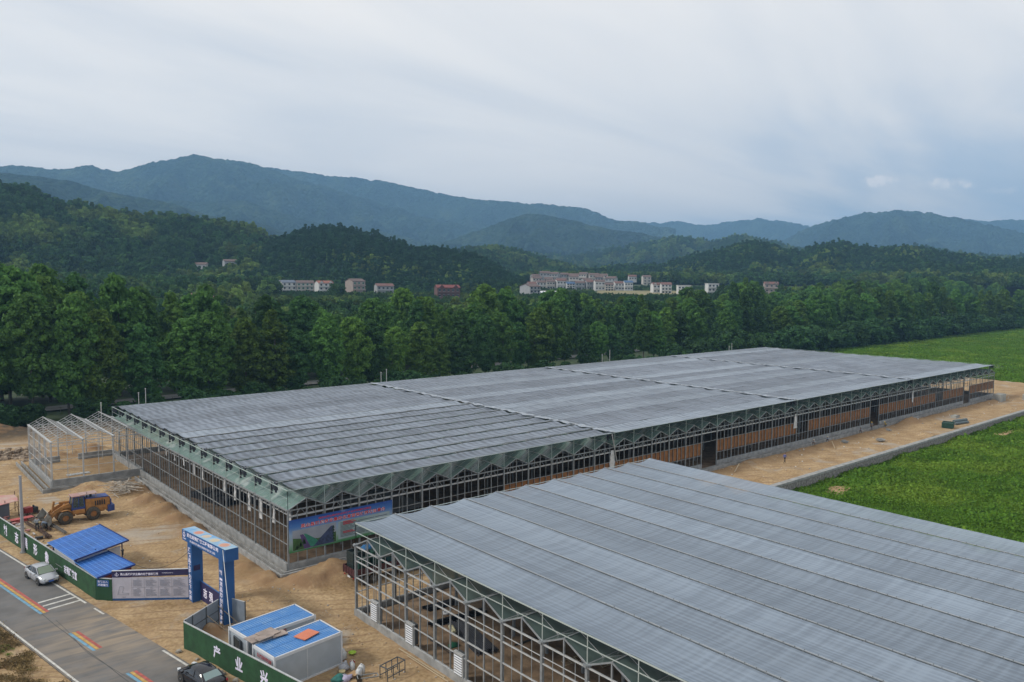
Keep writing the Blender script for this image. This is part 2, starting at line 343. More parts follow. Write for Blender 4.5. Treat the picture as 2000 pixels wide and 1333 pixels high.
# road
def asphalt():
    m=mat('asphalt',(.135,.133,.132),.9,var=.3,vscale=.5,bump=.15,bscale=20)
    nt=m.node_tree; N=nt.nodes.new; L=nt.links.new; b=nt.nodes['Principled BSDF']; old=b.inputs['Base Color'].links[0].from_socket
    g=N('ShaderNodeNewGeometry'); sp=N('ShaderNodeSeparateXYZ'); L(g.outputs['Position'],sp.inputs[0])
    # sand carried over the carriageway by site traffic (centred on the gate)
    vm=N('ShaderNodeVectorMath'); vm.operation='DISTANCE'; L(g.outputs['Position'],vm.inputs[0]); vm.inputs[1].default_value=(17.8,70.3,0)
    mr=N('ShaderNodeMapRange'); L(vm.outputs['Value'],mr.inputs['Value']); mr.inputs['From Min'].default_value=1.5; mr.inputs['From Max'].default_value=12; mr.inputs['To Min'].default_value=1.05; mr.inputs['To Max'].default_value=.12
    mp=N('ShaderNodeMapping'); mp.inputs['Scale'].default_value=(.35,1.6,1); mp.inputs['Rotation'].default_value=(0,0,R(12)); L(g.outputs['Position'],mp.inputs['Vector'])
    n=N('ShaderNodeTexNoise'); n.inputs['Scale'].default_value=.8; n.inputs['Detail'].default_value=8; n.inputs['Distortion'].default_value=.7; L(mp.outputs[0],n.inputs['Vector'])
    mr2=N('ShaderNodeMapRange'); L(n.outputs['Fac'],mr2.inputs['Value']); mr2.inputs['From Min'].default_value=.28; mr2.inputs['From Max'].default_value=.72
    mu=N('ShaderNodeMath'); mu.operation='MULTIPLY'; L(mr.outputs[0],mu.inputs[0]); L(mr2.outputs[0],mu.inputs[1]); mu.use_clamp=True
    x=N('ShaderNodeMixRGB'); L(mu.outputs[0],x.inputs[0]); L(old,x.inputs[1]); x.inputs[2].default_value=(.30,.235,.165,1); L(x.outputs[0],b.inputs['Base Color'])
    return m
ASPH=asphalt()
rd=MB()
def RP(s,y,z=.02): return (road_c(y)+s*1.016,y,z)
ys=np.arange(12,176,2.)
hw=3.45
secs=[[RP(-hw,y,-.25),RP(-hw,y),RP(hw,y),RP(hw,y,-.25)] for y in ys]
rd.loft(secs,sm=False); tag(rd.build('road',ASPH),'grey asphalt road with sand tracked across it',kind='structure')
def strip(name,s0,s1,y0,y1,m,z=.026,lab=None,st=2.,wob=0):
    b=MB(); yy=list(np.arange(y0,y1,st))+[y1]
    b.loft([[RP(s0+wob*math.sin(y*.7),y,z),RP(s1+wob*math.sin(y*.7),y,z)] for y in yy],sm=False,close=False,caps=False)
    return tag(b.build(name,m),lab,kind='structure')
PW=mat('road_paint_white',(.62,.60,.55),.8,var=.35,vscale=2.5)
PR=mat('road_paint_red',(.42,.10,.08),.8,var=.35,vscale=2.5)
PY=mat('road_paint_yellow',(.55,.33,.09),.8,var=.35,vscale=2.5)
PB=mat('road_paint_blue',(.16,.33,.45),.8,var=.35,vscale=2.5)
strip('road_marking',3.12,3.30,78.3,170,PW,lab='white line along the fence side of the road')
strip('road_marking',3.12,3.28,74.7,76.6,PW,lab='worn white edge line by the site entrance')
strip('road_marking',3.12,3.30,30,64.3,PW,lab='white edge line beside the black car')
strip('road_marking',-3.32,-3.16,14,170,PW,lab='cream line along the bank side of the road')
for y0,y1 in ((78.4,168),(67.9,72.4),(58.6,62.2),(48.5,52.5)):
    strip('road_marking',.12,.36,y0,y1,PR,lab='red stripe of the coloured centre line')
    strip('road_marking',-.14,.09,y0-.1,y1,PY,lab='yellow stripe of the coloured centre line')
    strip('road_marking',-.42,-.2,y0-.2,y1,PB,lab='blue stripe of the coloured centre line')
for y0 in (78.9,80.0,81.1):
    b=MB(); xa,xb=road_c(y0)+.42,road_c(y0)+3.12
    b.add([(xa,y0-.13,.027),(xb,y0+.32,.027),(xb,y0+.6,.027),(xa,y0+.15,.027)],[(0,1,2,3)])
    tag(b.build('road_marking',PW),'white rumble bar across the near lane',kind='structure')
CR=mat('tar_seal',(.055,.055,.057),.8)
b=MB(); pts=[]
for y in np.arange(56,110,.8): pts.append((-.5-.3*math.sin(y*.13)+.03*math.sin(y*.9)-max(0,(y-75))*.004,y))
b.loft([[RP(s-.028,y,.025),RP(s+.028,y,.025)] for s,y in pts],sm=False,close=False,caps=False)
b.loft([[RP(s+.12+.25*math.sin(y*.35),y,.0255),RP(s+.16+.25*math.sin(y*.35),y,.0255)] for s,y in pts[:26]],sm=False,close=False,caps=False)
tag(b.build('road_crack',CR),'dark tar-sealed crack winding along the road',kind='structure')
# brown soil sheets inside the glasshouses, interior shade put into their darker colour
SOIL=mat('shade_toned_tilled_soil',(.17,.115,.07),.95,col2=(.085,.055,.032),vscale=.9,bump=.8,bscale=3)
SOIL2=mat('shade_toned_soil',(.30,.205,.125),.95,col2=(.15,.10,.06),vscale=.7,bump=.8,bscale=3)
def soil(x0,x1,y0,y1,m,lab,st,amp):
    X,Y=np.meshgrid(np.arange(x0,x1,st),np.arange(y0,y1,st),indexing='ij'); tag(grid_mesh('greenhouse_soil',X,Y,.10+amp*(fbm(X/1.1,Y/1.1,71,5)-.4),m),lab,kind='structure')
soil(33.6,227,73.9,140,SOIL,'tilled soil inside the long glasshouse, colour darkened for interior shade',.7,.14)
soil(33.8,73.3,8.5,60.1,SOIL2,'brown soil inside the near glasshouse, colour darkened for interior shade',.35,.22)
# crop field
FIELD=mat('crop_ground',(.09,.15,.03),.95,col2=(.045,.085,.018),vscale=1.3,bump=1,bscale=2)
xs=np.arange(76.3,269,1.6); ys_=np.arange(-60,61.7,1.6); X,Y=np.meshgrid(xs,ys_,indexing='ij')
tag(grid_mesh('field_ground',X,Y,-1.75+.35*(fbm(X/7,Y/7,9)-.5),FIELD),'ground of the green field below the retaining wall',kind='structure')
xs=np.arange(268,900,3.); ys_=np.arange(-60,181,2.5); X,Y=np.meshgrid(xs,ys_,indexing='ij')
tag(grid_mesh('field_ground',X,Y,-1.0+.4*(fbm(X/9,Y/9,19)-.5)+.9*sstep(172,180,Y)-.2*0,FIELD),'ground of the far green field beyond the greenhouse',kind='structure')
# lane behind the greenhouse
b=MB(); b.loft([[(x,197+(x-30)*.085,.12),(x,203.5+(x-30)*.085,.12)] for x in range(-20,700,20)],sm=False,close=False,caps=False)
tag(b.build('road',mat('lane_concrete',(.15,.15,.145),.9,var=.2)),'pale country lane running behind the first row of trees',kind='structure')
# retaining wall
RW=mat('cobbled_masonry',(.30,.28,.26),.95,col2=(.13,.12,.11),vscale=2.6,bump=.8,bscale=4)
t=thing('retaining_wall','long concrete-capped retaining wall between dirt track and green field','wall',(76,61.2,-1.8))
b=MB(); b.b2(0,-.45,-.8,192,.25,1.05+.55); b.build('wall_face',RW,t)
b=MB(); b.b2(0,-.55,1.6,192,.35,1.92); b.build('coping',CONC,t)
# ------------------------------------------------------------------ greenhouses
GLASS=mat('green_tint_glass',(.12,.19,.165),.25,var=.3,vscale=.5,alpha=.92,spec=.8)
GLASSL=mat('reflection_patched_glass',(.15,.235,.205),.3,vscale=.55,alpha=.88,col2=(.36,.42,.395),lo=.36,hi=.46,detail=2)  # whitish patches put sky reflections and plastic film into the glass colour
def cloth_mat(name,c1,c2,axis,dens):
    # woven shade screen: fine weave streaks along the strip and wrinkles across it
    m=bpy.data.materials.new(name); m.use_nodes=True; nt=m.node_tree; N=nt.nodes.new; L=nt.links.new
    b=nt.nodes['Principled BSDF']; b.inputs['Roughness'].default_value=.55; b.inputs['Specular IOR Level'].default_value=.35
    g=N('ShaderNodeNewGeometry')
    def nz(st,s,d=4):
        mp=N('ShaderNodeMapping'); mp.inputs['Scale'].default_value=st; L(g.outputs['Position'],mp.inputs['Vector'])
        n=N('ShaderNodeTexNoise'); n.inputs['Scale'].default_value=s; n.inputs['Detail'].default_value=d; L(mp.outputs[0],n.inputs['Vector']); return n.outputs['Fac']
    al=(.03,1,1) if axis=='x' else (1.3,.012,1); ac=(1,.10,1) if axis=='x' else (.05,1.6,1)
    a=nz(al,5,6); c=nz(ac,1.6,6); w=nz((1,1,1),.18,3)
    r=N('ShaderNodeValToRGB'); r.color_ramp.elements[0].position=.3; r.color_ramp.elements[1].position=.7
    r.color_ramp.elements[0].color=(*c2,1); r.color_ramp.elements[1].color=(*c1,1)
    def M(op,x,y):
        n=N('ShaderNodeMath'); n.operation=op
        for i,v in enumerate((x,y)):
            if isinstance(v,(int,float)): n.inputs[i].default_value=v
            else: L(v,n.inputs[i])
        return n.outputs[0]
    f=M('ADD',M('MULTIPLY',a,.38),M('ADD',M('MULTIPLY',c,.38),M('MULTIPLY',w,.24))); f=M('ADD',M('MULTIPLY',M('SUBTRACT',f,.5),2.2),.5)
    wt=N('ShaderNodeTexWave'); wt.bands_direction='X'; wt.inputs['Scale'].default_value=.30 if axis=='x' else .79; wt.inputs['Distortion'].default_value=3.5 if axis=='x' else .25; wt.inputs['Detail'].default_value=3; wt.inputs['Detail Scale'].default_value=.6
    L(g.outputs['Position'],wt.inputs['Vector']); f=M('ADD',f,M('MULTIPLY',M('SUBTRACT',wt.outputs['Fac'],.5),.30 if axis=='x' else .22))
    L(f,r.inputs[0])
    oi=N('ShaderNodeObjectInfo'); mr=N('ShaderNodeMapRange'); mr.inputs['To Min'].default_value=.86; mr.inputs['To Max'].default_value=1.14; L(oi.outputs['Random'],mr.inputs['Value'])
    hs=N('ShaderNodeHueSaturation'); L(mr.outputs[0],hs.inputs['Value']); L(r.outputs[0],hs.inputs['Color']); L(hs.outputs[0],b.inputs['Base Color'])
    bp=N('ShaderNodeBump'); bp.inputs['Strength'].default_value=.5 if axis=='x' else .2; bp.inputs['Distance'].default_value=.06; L(c,bp.inputs['Height']); L(bp.outputs[0],b.inputs['Normal'])
    t=N('ShaderNodeBsdfTransparent'); mx=N('ShaderNodeMixShader'); mx.inputs[0].default_value=dens
    L(t.outputs[0],mx.inputs[1]); L(b.outputs[0],mx.inputs[2]); L(mx.outputs[0],nt.nodes['Material Output'].inputs['Surface'])
    return m
CL1=cloth_mat('grey_shade_screen',(.205,.235,.28),(.105,.12,.145),'x',.94)
CL1B=cloth_mat('pale_shade_screen',(.265,.305,.355),(.16,.185,.22),'x',.95)
CL2=cloth_mat('silver_shade_screen',(.25,.30,.36),(.17,.205,.25),'y',.9)
CLD=mat('dark_bunched_screen',(.05,.055,.07),.8,var=.4,vscale=3)
FILM=mat('hanging_white_film',(.62,.62,.61),.6,var=.3,vscale=2)
BROWN=mat('cooling_pad_brown',(.27,.115,.035),.9,var=.35,vscale=1.3)
def steel_mix(b): return b
X0,Y0,L1,W1=33.4,73.65,193.9,66.5; BAY=L1/48; SB=W1/16
G=thing('glasshouse','very long glasshouse with flat grey shade screens over sawtooth green glass gables','greenhouse',(X0,Y0,0))
# base wall
DOORS={17:1,31:1,43:1}
b=MB()
def wallrun(b,segs,axis,c,th=.3,h=.9,z0=-.2):
    for a0,a1 in segs:
        if axis=='x': b.b2(a0,c-th/2,z0,a1,c+th/2,h)
        else: b.b2(c-th/2,a0,z0,c+th/2,a1,h)
segs=[];a=0
for k in sorted(DOORS): segs.append((a,k*BAY));a=(k+1)*BAY
segs.append((a,L1))
wallrun(b,segs,'x',0); wallrun(b,[(.15,W1-.15)],'y',0); wallrun(b,[(.15,W1-.15)],'y',L1); wallrun(b,[(0,L1)],'x',W1)
b.build('base_wall',CONC,G)
# front bay frame
def bay_frame(door=False,inner=True):
    b=MB(); B=BAY; g=6.42; r=7.38
    b.bar((0,0,g),(B/2,0,r),.08,.1,up=(0,1,0)); b.bar((B/2,0,r),(B,0,g),.08,.1,up=(0,1,0))
    b.bar((0,0,g-.05),(B,0,g-.05),.08,.12)
    b.bar((0,.12,5.72),(B,.12,5.72),.13,.16,mi=1)
    b.bar((B/2,0,g),(B/2,0,r),.07)
    for q in (B/4,B*3/4): b.bar((q,0,g),(q,0,(g+r)/2),.05)
    if not door:
        b.bar((B/2,0,.9),(B/2,0,g),.09)
        for q in (B/4,B*3/4): b.bar((q,0,.9),(q,0,g),.05)
        for z in (.94,2.3,4.35): b.bar((0,-.02,z),(B,-.02,z),.06,.07)
    else:
        b.bar((0,0,4.35),(B,0,4.35),.06,.07)
    for q in (1,2): # truss web just inside
        b.bar((q*B/4,.35,5.72),(q*B/4+B/8,.35,6.35),.04,mi=1); b.bar((q*B/4+B/8,.35,6.35),(q*B/4+B/4,.35,5.72),.04,mi=1)
    return b
fr=bay_frame().mesh('gable_frame',[STEEL,STEELW]); frd=bay_frame(True).mesh('gable_frame',[STEEL,STEELW])
colm=MB(); colm.b2(-.08,-.08,0,.08,.08,6.42); colm.b2(-.12,-.12,6.38,.12,.12,6.5); colm=colm.mesh('column',STEEL)
padm=MB()
for q in range(4): padm.b2(q*BAY/4+.06,.10,2.38,(q+1)*BAY/4-.06,.22,4.28)
padm=padm.mesh('cooling_pad',BROWN)
for k in range(48):
    link('gable_frame',frd if k in DOORS else fr,G,(k*BAY,0,0))
    if k>=7 and k not in DOORS and k not in (24,39): link('cooling_pad',padm,G,(k*BAY,0,0))
for k in range(49): link('column',colm,G,(k*BAY,0,0))
for k in range(1,17): link('column',colm,G,(0,k*SB,0))
for k in range(0,17): link('column',colm,G,(L1,k*SB,0)) if k else None
# side frames (left wall)
b=MB()
for q in range(4):
    if q: b.bar((0,q*SB/4,.9),(0,q*SB/4,6.42),.055)
for z in (.94,2.86,4.7,6.4): b.bar((0,0,z),(0,SB,z),.07,.09)
b.bar((.3,0,5.75),(.3,SB,5.75),.07,mi=1)
for q in range(4): b.bar((.3,q*SB/4,5.75),(.3,q*SB/4+SB/8,6.35),.035,mi=1); b.bar((.3,q*SB/4+SB/8,6.35),(.3,q*SB/4+SB/4,5.75),.035,mi=1)
sf=b.mesh('wall_frame',[STEEL,STEELW])
for k in range(16): link('wall_frame',sf,G,(0,k*SB,0)); link('wall_frame',sf,G,(L1,k*SB,0))
# interior columns: many, one mesh
b=MB()
for i in range(1,24):
    for j in range(1,16): b.box((i*2*BAY,j*SB,3.2),(.14,.14,6.4))
tag(b.build('interior_column',STEEL,G),kind='stuff')
# gutters and roof glass
gm=MB(); gm.b2(-.12,0,6.32,.12,W1,6.46); gm=gm.mesh('gutter',STEEL)
rg=MB(); B=BAY
rg.add([(0,0,6.45),(B/2,0,7.38),(B/2,W1,7.38),(0,W1,6.45),(B,0,6.45),(B,W1,6.45)],[(0,1,2,3),(1,4,5,2)],0)
for k in range(0,65):
    y=k*W1/64; rg.bar((0,y,6.47),(B/2,y,7.41),.012,mi=1,up=(0,1,0)); rg.bar((B/2,y,7.41),(B,y,6.47),.012,mi=1,up=(0,1,0))
rg.bar((B/2,0,7.40),(B/2,W1,7.40),.035,mi=1)
rgm=rg.mesh('roof_glass',[GLASS,STEELW]); rgl=rg.mesh('roof_glass',[GLASSL,STEELW])
for k in range(49): link('gutter',gm,G,(k*BAY,0,0))
for k in range(48): link('roof_glass',rgl if k==0 else rgm,G,(k*BAY,0,0))
# shade support
b=MB()
for k in range(49): b.bar((k*BAY,0,6.45),(k*BAY,0,8.42),.045)
for k in range(17): b.bar((0,k*SB,6.45),(0,k*SB,8.42),.045); b.bar((L1,k*SB,6.45),(L1,k*SB,8.42),.045)
for k in range(2,16,6): b.bar((0,k*SB,8.42),(0,(k+1)*SB,6.5),.03)
b.bar((0,0,8.42),(L1,0,8.42),.05); b.bar((0,0,8.42),(0,W1,8.42),.07); b.bar((L1,0,8.42),(L1,W1,8.42),.05); b.bar((0,W1,8.42),(L1,W1,8.42),.05)
b.bar((0,0,7.6),(0,W1,7.6),.03)
b.build('shade_support',mat('greenish_steel',(.36,.43,.40),.5,.2),G)
# shade cloth strips
def cloth_x(x0,x1,y0,y1,m,seed,sag=.10,edge=.25):
    xs=np.arange(x0,x1+.01,.5); t=np.linspace(0,1,7); X,T=np.meshgrid(xs,t,indexing='ij')
    e0=edge*(fbm(X/3,seed*3.1,seed,3)-.5); e1=edge*(fbm(X/3+50,seed*1.7,seed,3)-.5)
    Y=y0+(y1-y0)*T+e0*(1-T)+e1*T
    phase=(X-X0)/BAY
    Z=8.46-sag*np.sin(np.pi*T)*(.6+.8*fbm(X/6,Y/6,seed))+.05*np.abs(np.sin(np.pi*phase))*-1+.035*np.sin(X*4.2+2*fbm(X/5,T*2,seed))*np.sin(np.pi*T)
    return X,Y,Z
PALE={1:(0,3,5,6,9,12),2:(0,2,5,7,9,13),3:(0,8,14),0:(8,)}
for s in range(4):
    for j in range(16):
        xa,xb=X0+s*12*BAY+.15,X0+(s+1)*12*BAY-.15
        y0=Y0+j*SB; y1=y0+SB
        if s==0 and j<9: y0+=.02; y1-=.85 if j<8 else .4
        elif s==0: y1-=.06
        elif s==1: y1-=.08
        else: y1-=.05
        if s==0: xa+=.5+.5*rng.random()
        X,Y,Z=cloth_x(xa,xb,y0,y1,None,s*20+j,.16)
        if s<3:   # wrinkled, lighter overlapped hem at the section joint
            Z[-4:,:]+=.06*np.sin(np.linspace(0,9,7))[None,:]
        o=grid_mesh('shade_cloth',X-X0,Y-Y0,Z,CL1B if j in PALE[s] else CL1,G)
# drive cables in the open gaps and hem joints
for j in range(9):
    y=j*SB+SB-.3; b=MB(); b.bar((0,y,8.44),(12*BAY,y,8.44),.05); b.build('cable',STEELW,G)
for s in range(1,4):
    x=s*12*BAY; b=MB(); b.bar((x,0,8.5),(x,W1,8.5),.06); b.build('cable',STEELW,G)
jm=MB()
for k in range(16):
    jm.loft([[( -.5+.35*math.sin(k*2.1+i),k*SB+.3+i*(SB-.6)/6,8.52+.05*math.sin(i*2)) ,(.5+.3*math.sin(k*1.3+i*1.7),k*SB+.3+i*(SB-.6)/6,8.53+.04*math.cos(i*3))] for i in range(7)],close=False,caps=False)
jme=jm.mesh('joint_hem',mat('joint_white',(.33,.37,.42),.6,var=.3,vscale=2))
for s in range(1,4): link('joint_hem',jme,G,(s*12*BAY,0,0))
# bunched dark ends along the left eave and black hanging ends under the front eave
be=MB()
for q in range(7):
    a=q/7; be.bar((-.1+.8*random.random(),a*1.1,8.48),(.0+.6*random.random(),a*.9+.2*random.random(),7.8-.7*random.random()),.22,.12)
be=be.mesh('cloth_end',CLD)
for j in range(16): link('cloth_end',be,G,(.1,(j+1)*SB-.75,0))
for x in (12,24,36,48): link('cloth_end',be,G,(x*BAY-.4,.15,0))
# annex & trusses inside: simple lattice girders every bay row
tr=MB(); 
for k in range(96):
    x=k*BAY/2; tr.bar((x,0,5.75),(x+BAY/4,0,6.35),.035); tr.bar((x+BAY/4,0,6.35),(x+BAY/2,0,5.75),.035)
tr.bar((0,0,5.72),(L1,0,5.72),.07); tr=tr.mesh('truss',STEELW)
for j in range(1,16): link('truss',tr,G,(0,j*SB,0))
b=MB()
def limp(b,x,y,z0,z1,w,seed,axis='y'):
    rr=random.Random(seed); n=6; secs=[]
    for i in range(n+1):
        t=i/n; z=z0+(z1-z0)*t; ww=w*(.45+.55*t*rr.random()+.2*t); off=.08*rr.random()
        pts=[]
        for k in range(6):
            u=(k/5-.5)*ww; d=.06*math.sin(k*2.3+seed)*(1-.3*t)
            pts.append((x+off+d,y+u,z) if axis=='y' else (x+u,y+off+d,z))
        secs.append(pts)
    b.loft(secs,close=False,caps=False)
ords=['first','second','third','fourth','fifth','sixth','seventh','eighth','ninth','tenth','eleventh','twelfth','thirteenth','fourteenth','fifteenth','sixteenth','seventeenth','eighteenth','nineteenth','twentieth']
def od(i):
    i=int(i)
    if i<20: return ords[i]
    tens={2:'twenty',3:'thirty',4:'forty',5:'fifty',6:'sixty',7:'seventy',8:'eighty',9:'ninety'}
    n=i+1; h=''
    if n>=100: h='hundred and '; n-=100
    if n==0: return 'hundredth'
    if n<=20: return h+ords[n-1]
    t,u=divmod(n,10)
    if u==0: return h+tens[t][:-1]+'ieth'
    return h+tens[t]+'-'+ords[u-1]
for i in range(13):
    y=Y0+.6+i*3.55+random.uniform(-.4,.4); z1=3.6+random.random()*1.2 if i<9 else 4.9
    b=MB(); limp(b,X0+.35,y,6.3,z1,.75,i)
    tag(b.build('hanging_film',FILM),'limp white film strip hanging in the left wall, %s from the near corner'%od(i),'film strip','film strips in the left glasshouse wall')
for i,(k,w) in enumerate(((12,1.3),(24,1.3),(36,1.0))):
    b=MB(); limp(b,X0+k*BAY-.5,Y0-.12,6.0,3.4,w,40+i,'x')
    tag(b.build('hanging_film',FILM),['crumpled white film bunch hanging on the glasshouse front nearest the camera','middle white film bunch hanging on the long glasshouse front','farthest white film bunch hanging on the long glasshouse front'][i],'film bunch','film bunches on the long front')
# drain channel curbs
t=thing('drain_channel','twin-curbed concrete drain channel running round the long glasshouse','drain',(0,0,0))
def curb(pts,w=.18,h=.46): 
    b=MB()
    for p,q in zip(pts[:-1],pts[1:]):
        dx,dy=q[0]-p[0],q[1]-p[1]; l=math.hypot(dx,dy); ex,ey=dx/l*w/2,dy/l*w/2
        b.bar((p[0]-ex,p[1]-ey,h/2-.12),(q[0]-ex,q[1]-ey,h/2-.12),w,h+.25)
    return b
curb([(32.05,122.6),(32.05,72.4),(226,72.4)]).build('outer_curb',CONC,t)
curb([(32.65,122.6),(32.65,72.95),(226,72.95)]).build('inner_curb',CONCD,t)
t=thing('drain_channel','twin-curbed concrete drain channel running round the bare annex frame','drain',(0,0,0))
curb([(20.25,144.2),(20.25,122.8),(31.6,122.8)],.16,.42).build('outer_curb',CONCD,t)
curb([(20.95,144.2),(20.95,123.5),(31.6,123.5)],.16,.42).build('inner_curb',CONCD,t)
# ---------------- annex frame
AX0,AX1,AY0,AY1=21.75,33.75,124.9,142.0
t=thing('greenhouse_frame','bare unglazed annex frame with three ridges beside the long glasshouse','greenhouse frame',(AX0,AY0,0))
b=MB(); W=AX1-AX0; D=AY1-AY0
wallrun(b,[(0,W)],'x',0,h=1.1); wallrun(b,[(.15,D-.15)],'y',0,h=.95); wallrun(b,[(.15,D-.15)],'y',W,h=.95); wallrun(b,[(0,4.2),(6.8,W)],'x',D,h=1.0); b.build('base_wall',CONC,t)
cm=MB(); cm.b2(-.09,-.09,0,.09,.09,6.45); cm=cm.mesh('column',STEELW)
for i in range(4):
    for j in range(5):
        if i in(0,3) or j in(0,4) : link('column',cm,t,(i*4,j*D/4,0))
gm2=MB(); gm2.b2(-.14,-.3,6.42,.14,D+.2,6.56); gm2=gm2.mesh('gutter',STEELW)
for i in range(4): link('gutter',gm2,t,(i*4,0,0))
sp=MB()
for k in range(13):
    y=k*D/12; sp.bar((0,y,6.5),(2,y,7.55),.06,up=(0,1,0)); sp.bar((2,y,7.55),(4,y,6.5),.06,up=(0,1,0))
for u in (.5,1.,1.5): 
    for s_ in (0,1):
        x=2*u/2+ (0 if s_==0 else 0)
for f_ in (.5,): 
    sp.bar((1,0,7.02),(1,D,7.02),.04); sp.bar((3,0,7.02),(3,D,7.02),.04)
sp.bar((2,-.1,7.58),(2,D,7.58),.08)
for j in range(5):
    y=j*D/4; n=10; P=[]
    for i in range(n+1): P.append((4*i/n,y,5.9+.42*math.sin(math.pi*i/n)))
    for a_,c_ in zip(P[:-1],P[1:]): sp.bar(a_,c_,.055)
    sp.bar((0,y,5.85),(4,y,5.85),.07)
    for i in range(1,n): sp.bar((4*i/n,y,5.85),(4*(i+(.5 if i%2 else -.5))/n,y,5.9+.42*math.sin(math.pi*i/n)),.035)
    sp.bar((2,y,6.3),(2,y,7.5),.04)
sp=sp.mesh('roof_span',STEELW)
for i in range(3): link('roof_span',sp,t,(i*4,0,0))
wf=MB()
for i in range(3): wf.bar((i*4+2,0,1.1),(i*4+2,0,6.4),.07); wf.bar((i*4+2,D,1.),(i*4+2,D,6.4),.07)
for z in (2.55,3.9,5.2,6.35): wf.bar((0,0,z),(W,0,z),.05 if z<6 else .1); wf.bar((0,D,z),(W,D,z),.05)
wf.build('wall_frame',STEELW,t)
wf=MB()
for j in range(16): wf.bar((0,j*D/16,.95),(0,j*D/16,6.4),.06)
for z in (2.3,3.6,5.1,6.35): wf.bar((-.05,-.1,z),(-.05,D,z),.06)
wf.build('wall_frame',STEELW,t)
b=MB(); b.box((4.6,6.4,.08),(3.1,1.0,.06),.06); 
for i in range(7): b.box((3.2+i*.45,6.4,.14),(.12,.98,.05),.06)
b.build('pallet',STEELW); o=bpy.data.objects['pallet']; o.location=(AX0,AY0-.0,0); tag(o,'grey slatted panel lying on the dirt inside the annex frame','panel')
# ---------------- second glasshouse
GX0,GY1,GL,GW=33.6,60.3,39.8,52.3
NB=13; B2=GW/NB; GY0=GY1-GW
G2=thing('glasshouse','nearest glasshouse with smooth silver-blue shade screens over an open gabled wall','greenhouse',(GX0,GY0,0))
b=MB(); wallrun(b,[(-.15,GW+.15)],'y',0,h=.62); wallrun(b,[(.15,GL)],'x',GW,h=.62); wallrun(b,[(-.15,GW+.15)],'y',GL,h=.62); b.build('base_wall',CONC,G2)
def end_bay():
    b=MB(); B=B2; g=6.42; r=7.36
    b.bar((0,0,g),(0,B/2,r),.07,.10); b.bar((0,B/2,r),(0,B,g),.07,.10)
    b.bar((0,B/2,.6),(0,B/2,r),.10); 
    for q in (B/4,B*3/4): b.bar((0,q,.6),(0,q,6.3),.045)
    for z,w in ((.64,.09),(2.15,.075),(3.5,.09),(5.0,.09),(5.45,.05),(6.3,.10)): b.bar((-.03,0,z),(-.03,B,z),w,mi=1)
    return b.mesh('gable_frame',[STEEL,STEELW])
eb=end_bay()
c2=MB(); c2.b2(-.10,-.10,0,.10,.10,6.42); c2.b2(-.17,-.2,6.34,.17,.2,6.5); c2=c2.mesh('column',STEEL)
for j in range(NB): link('gable_frame',eb,G2,(0,j*B2,0)); link('gable_frame',eb,G2,(GL,j*B2,0))
for j in range(NB+1):
    for i in (0,): link('column',c2,G2,(0,j*B2,0)); link('column',c2,G2,(GL,j*B2,0))
XB=GL/10
for i in range(1,10): link('column',c2,G2,(i*XB,GW,0))
for i in range(2,10,2):
    for j in range(1,NB,1): link('column',c2,G2,(i*XB,j*B2,0))
bf=MB()
for q in range(1,4): bf.bar((q*XB/4,0,.6),(q*XB/4,0,6.35),.05)
for z in (.64,2.15,3.5,5.0,6.3): bf.bar((0,0,z),(XB,0,z),.07,mi=1)
bf=bf.mesh('wall_frame',[STEEL,STEELW])
for i in range(10): link('wall_frame',bf,G2,(i*XB,GW,0))
g2=MB(); g2.b2(-.25,-.13,6.34,GL,.13,6.48); g2=g2.mesh('gutter',STEEL)
for j in range(NB+1): link('gutter',g2,G2,(0,j*B2,0))
r2=MB(); B=B2
r2.add([(0,0,6.46),(0,B/2,7.36),(GL,B/2,7.36),(GL,0,6.46),(0,B,6.46),(GL,B,6.46)],[(0,3,2,1),(1,2,5,4)],0)
for k in range(0,29):
    x=k*GL/28; r2.bar((x,0,6.48),(x,B/2,7.39),.03,mi=1,up=(1,0,0)); r2.bar((x,B/2,7.39),(x,B,6.48),.012,mi=1,up=(1,0,0))
r2.bar((0,B/2,7.4),(GL,B/2,7.4),.05,mi=1)
r2=r2.mesh('roof_glass',[mat('grey_green_glass',(.10,.145,.13),.2,var=.25,vscale=.6,alpha=.9,spec=.8),STEELW])
for j in range(NB): link('roof_glass',r2,G2,(0,j*B2,0))
b=MB()
for j in range(NB+1): b.bar((0,j*B2,6.45),(0,j*B2,8.32),.05)
for i in range(11): b.bar((i*XB,GW,6.45),(i*XB,GW,8.32),.05)
b.bar((0,0,7.55),(0,GW,7.55),.05); b.bar((-.03,0,8.34),(-.03,GW,8.34),.07); b.bar((0,GW,8.34),(GL,GW,8.34),.05)
b.build('shade_support',mat('pale_green_steel',(.45,.50,.47),.4,.2),G2)
for i in range(10):
    t_=np.linspace(0,1,13); ysr=np.arange(0,GW+.35,.4); T,Yv=np.meshgrid(t_,ysr,indexing='ij')
    curve=.22*np.sin(np.pi*T)**1.0      # hem scallops in between the seams at the far edge
    Yc=Yv*(1-curve/(GW)*sstep(GW*.4,GW,Yv))
    e=.02*(fbm(Yv/3,i*5.,i,3)-.5)
    Xc=i*XB+.05+(XB-.10)*T+e
    if i==0: Xc=np.where(T<.01,-.02,Xc)
    Z=8.42-.20*np.sin(np.pi*T)*(.75+.5*fbm(Yv/8,T+i,i))+.0015*np.sin(Yv*5.2+3*fbm(Yv/4,T*2,i+9))+.008*np.sin(T*26+.5*fbm(Yv/5,T*3,i+40))*np.sin(np.pi*T)-.02*np.abs(np.sin(np.pi*Yv/B2))
    grid_mesh('shade_cloth',Xc,Yc,Z,CL2,G2)
CAB=mat('dark_cable',(.15,.155,.15),.6)
cb=MB()
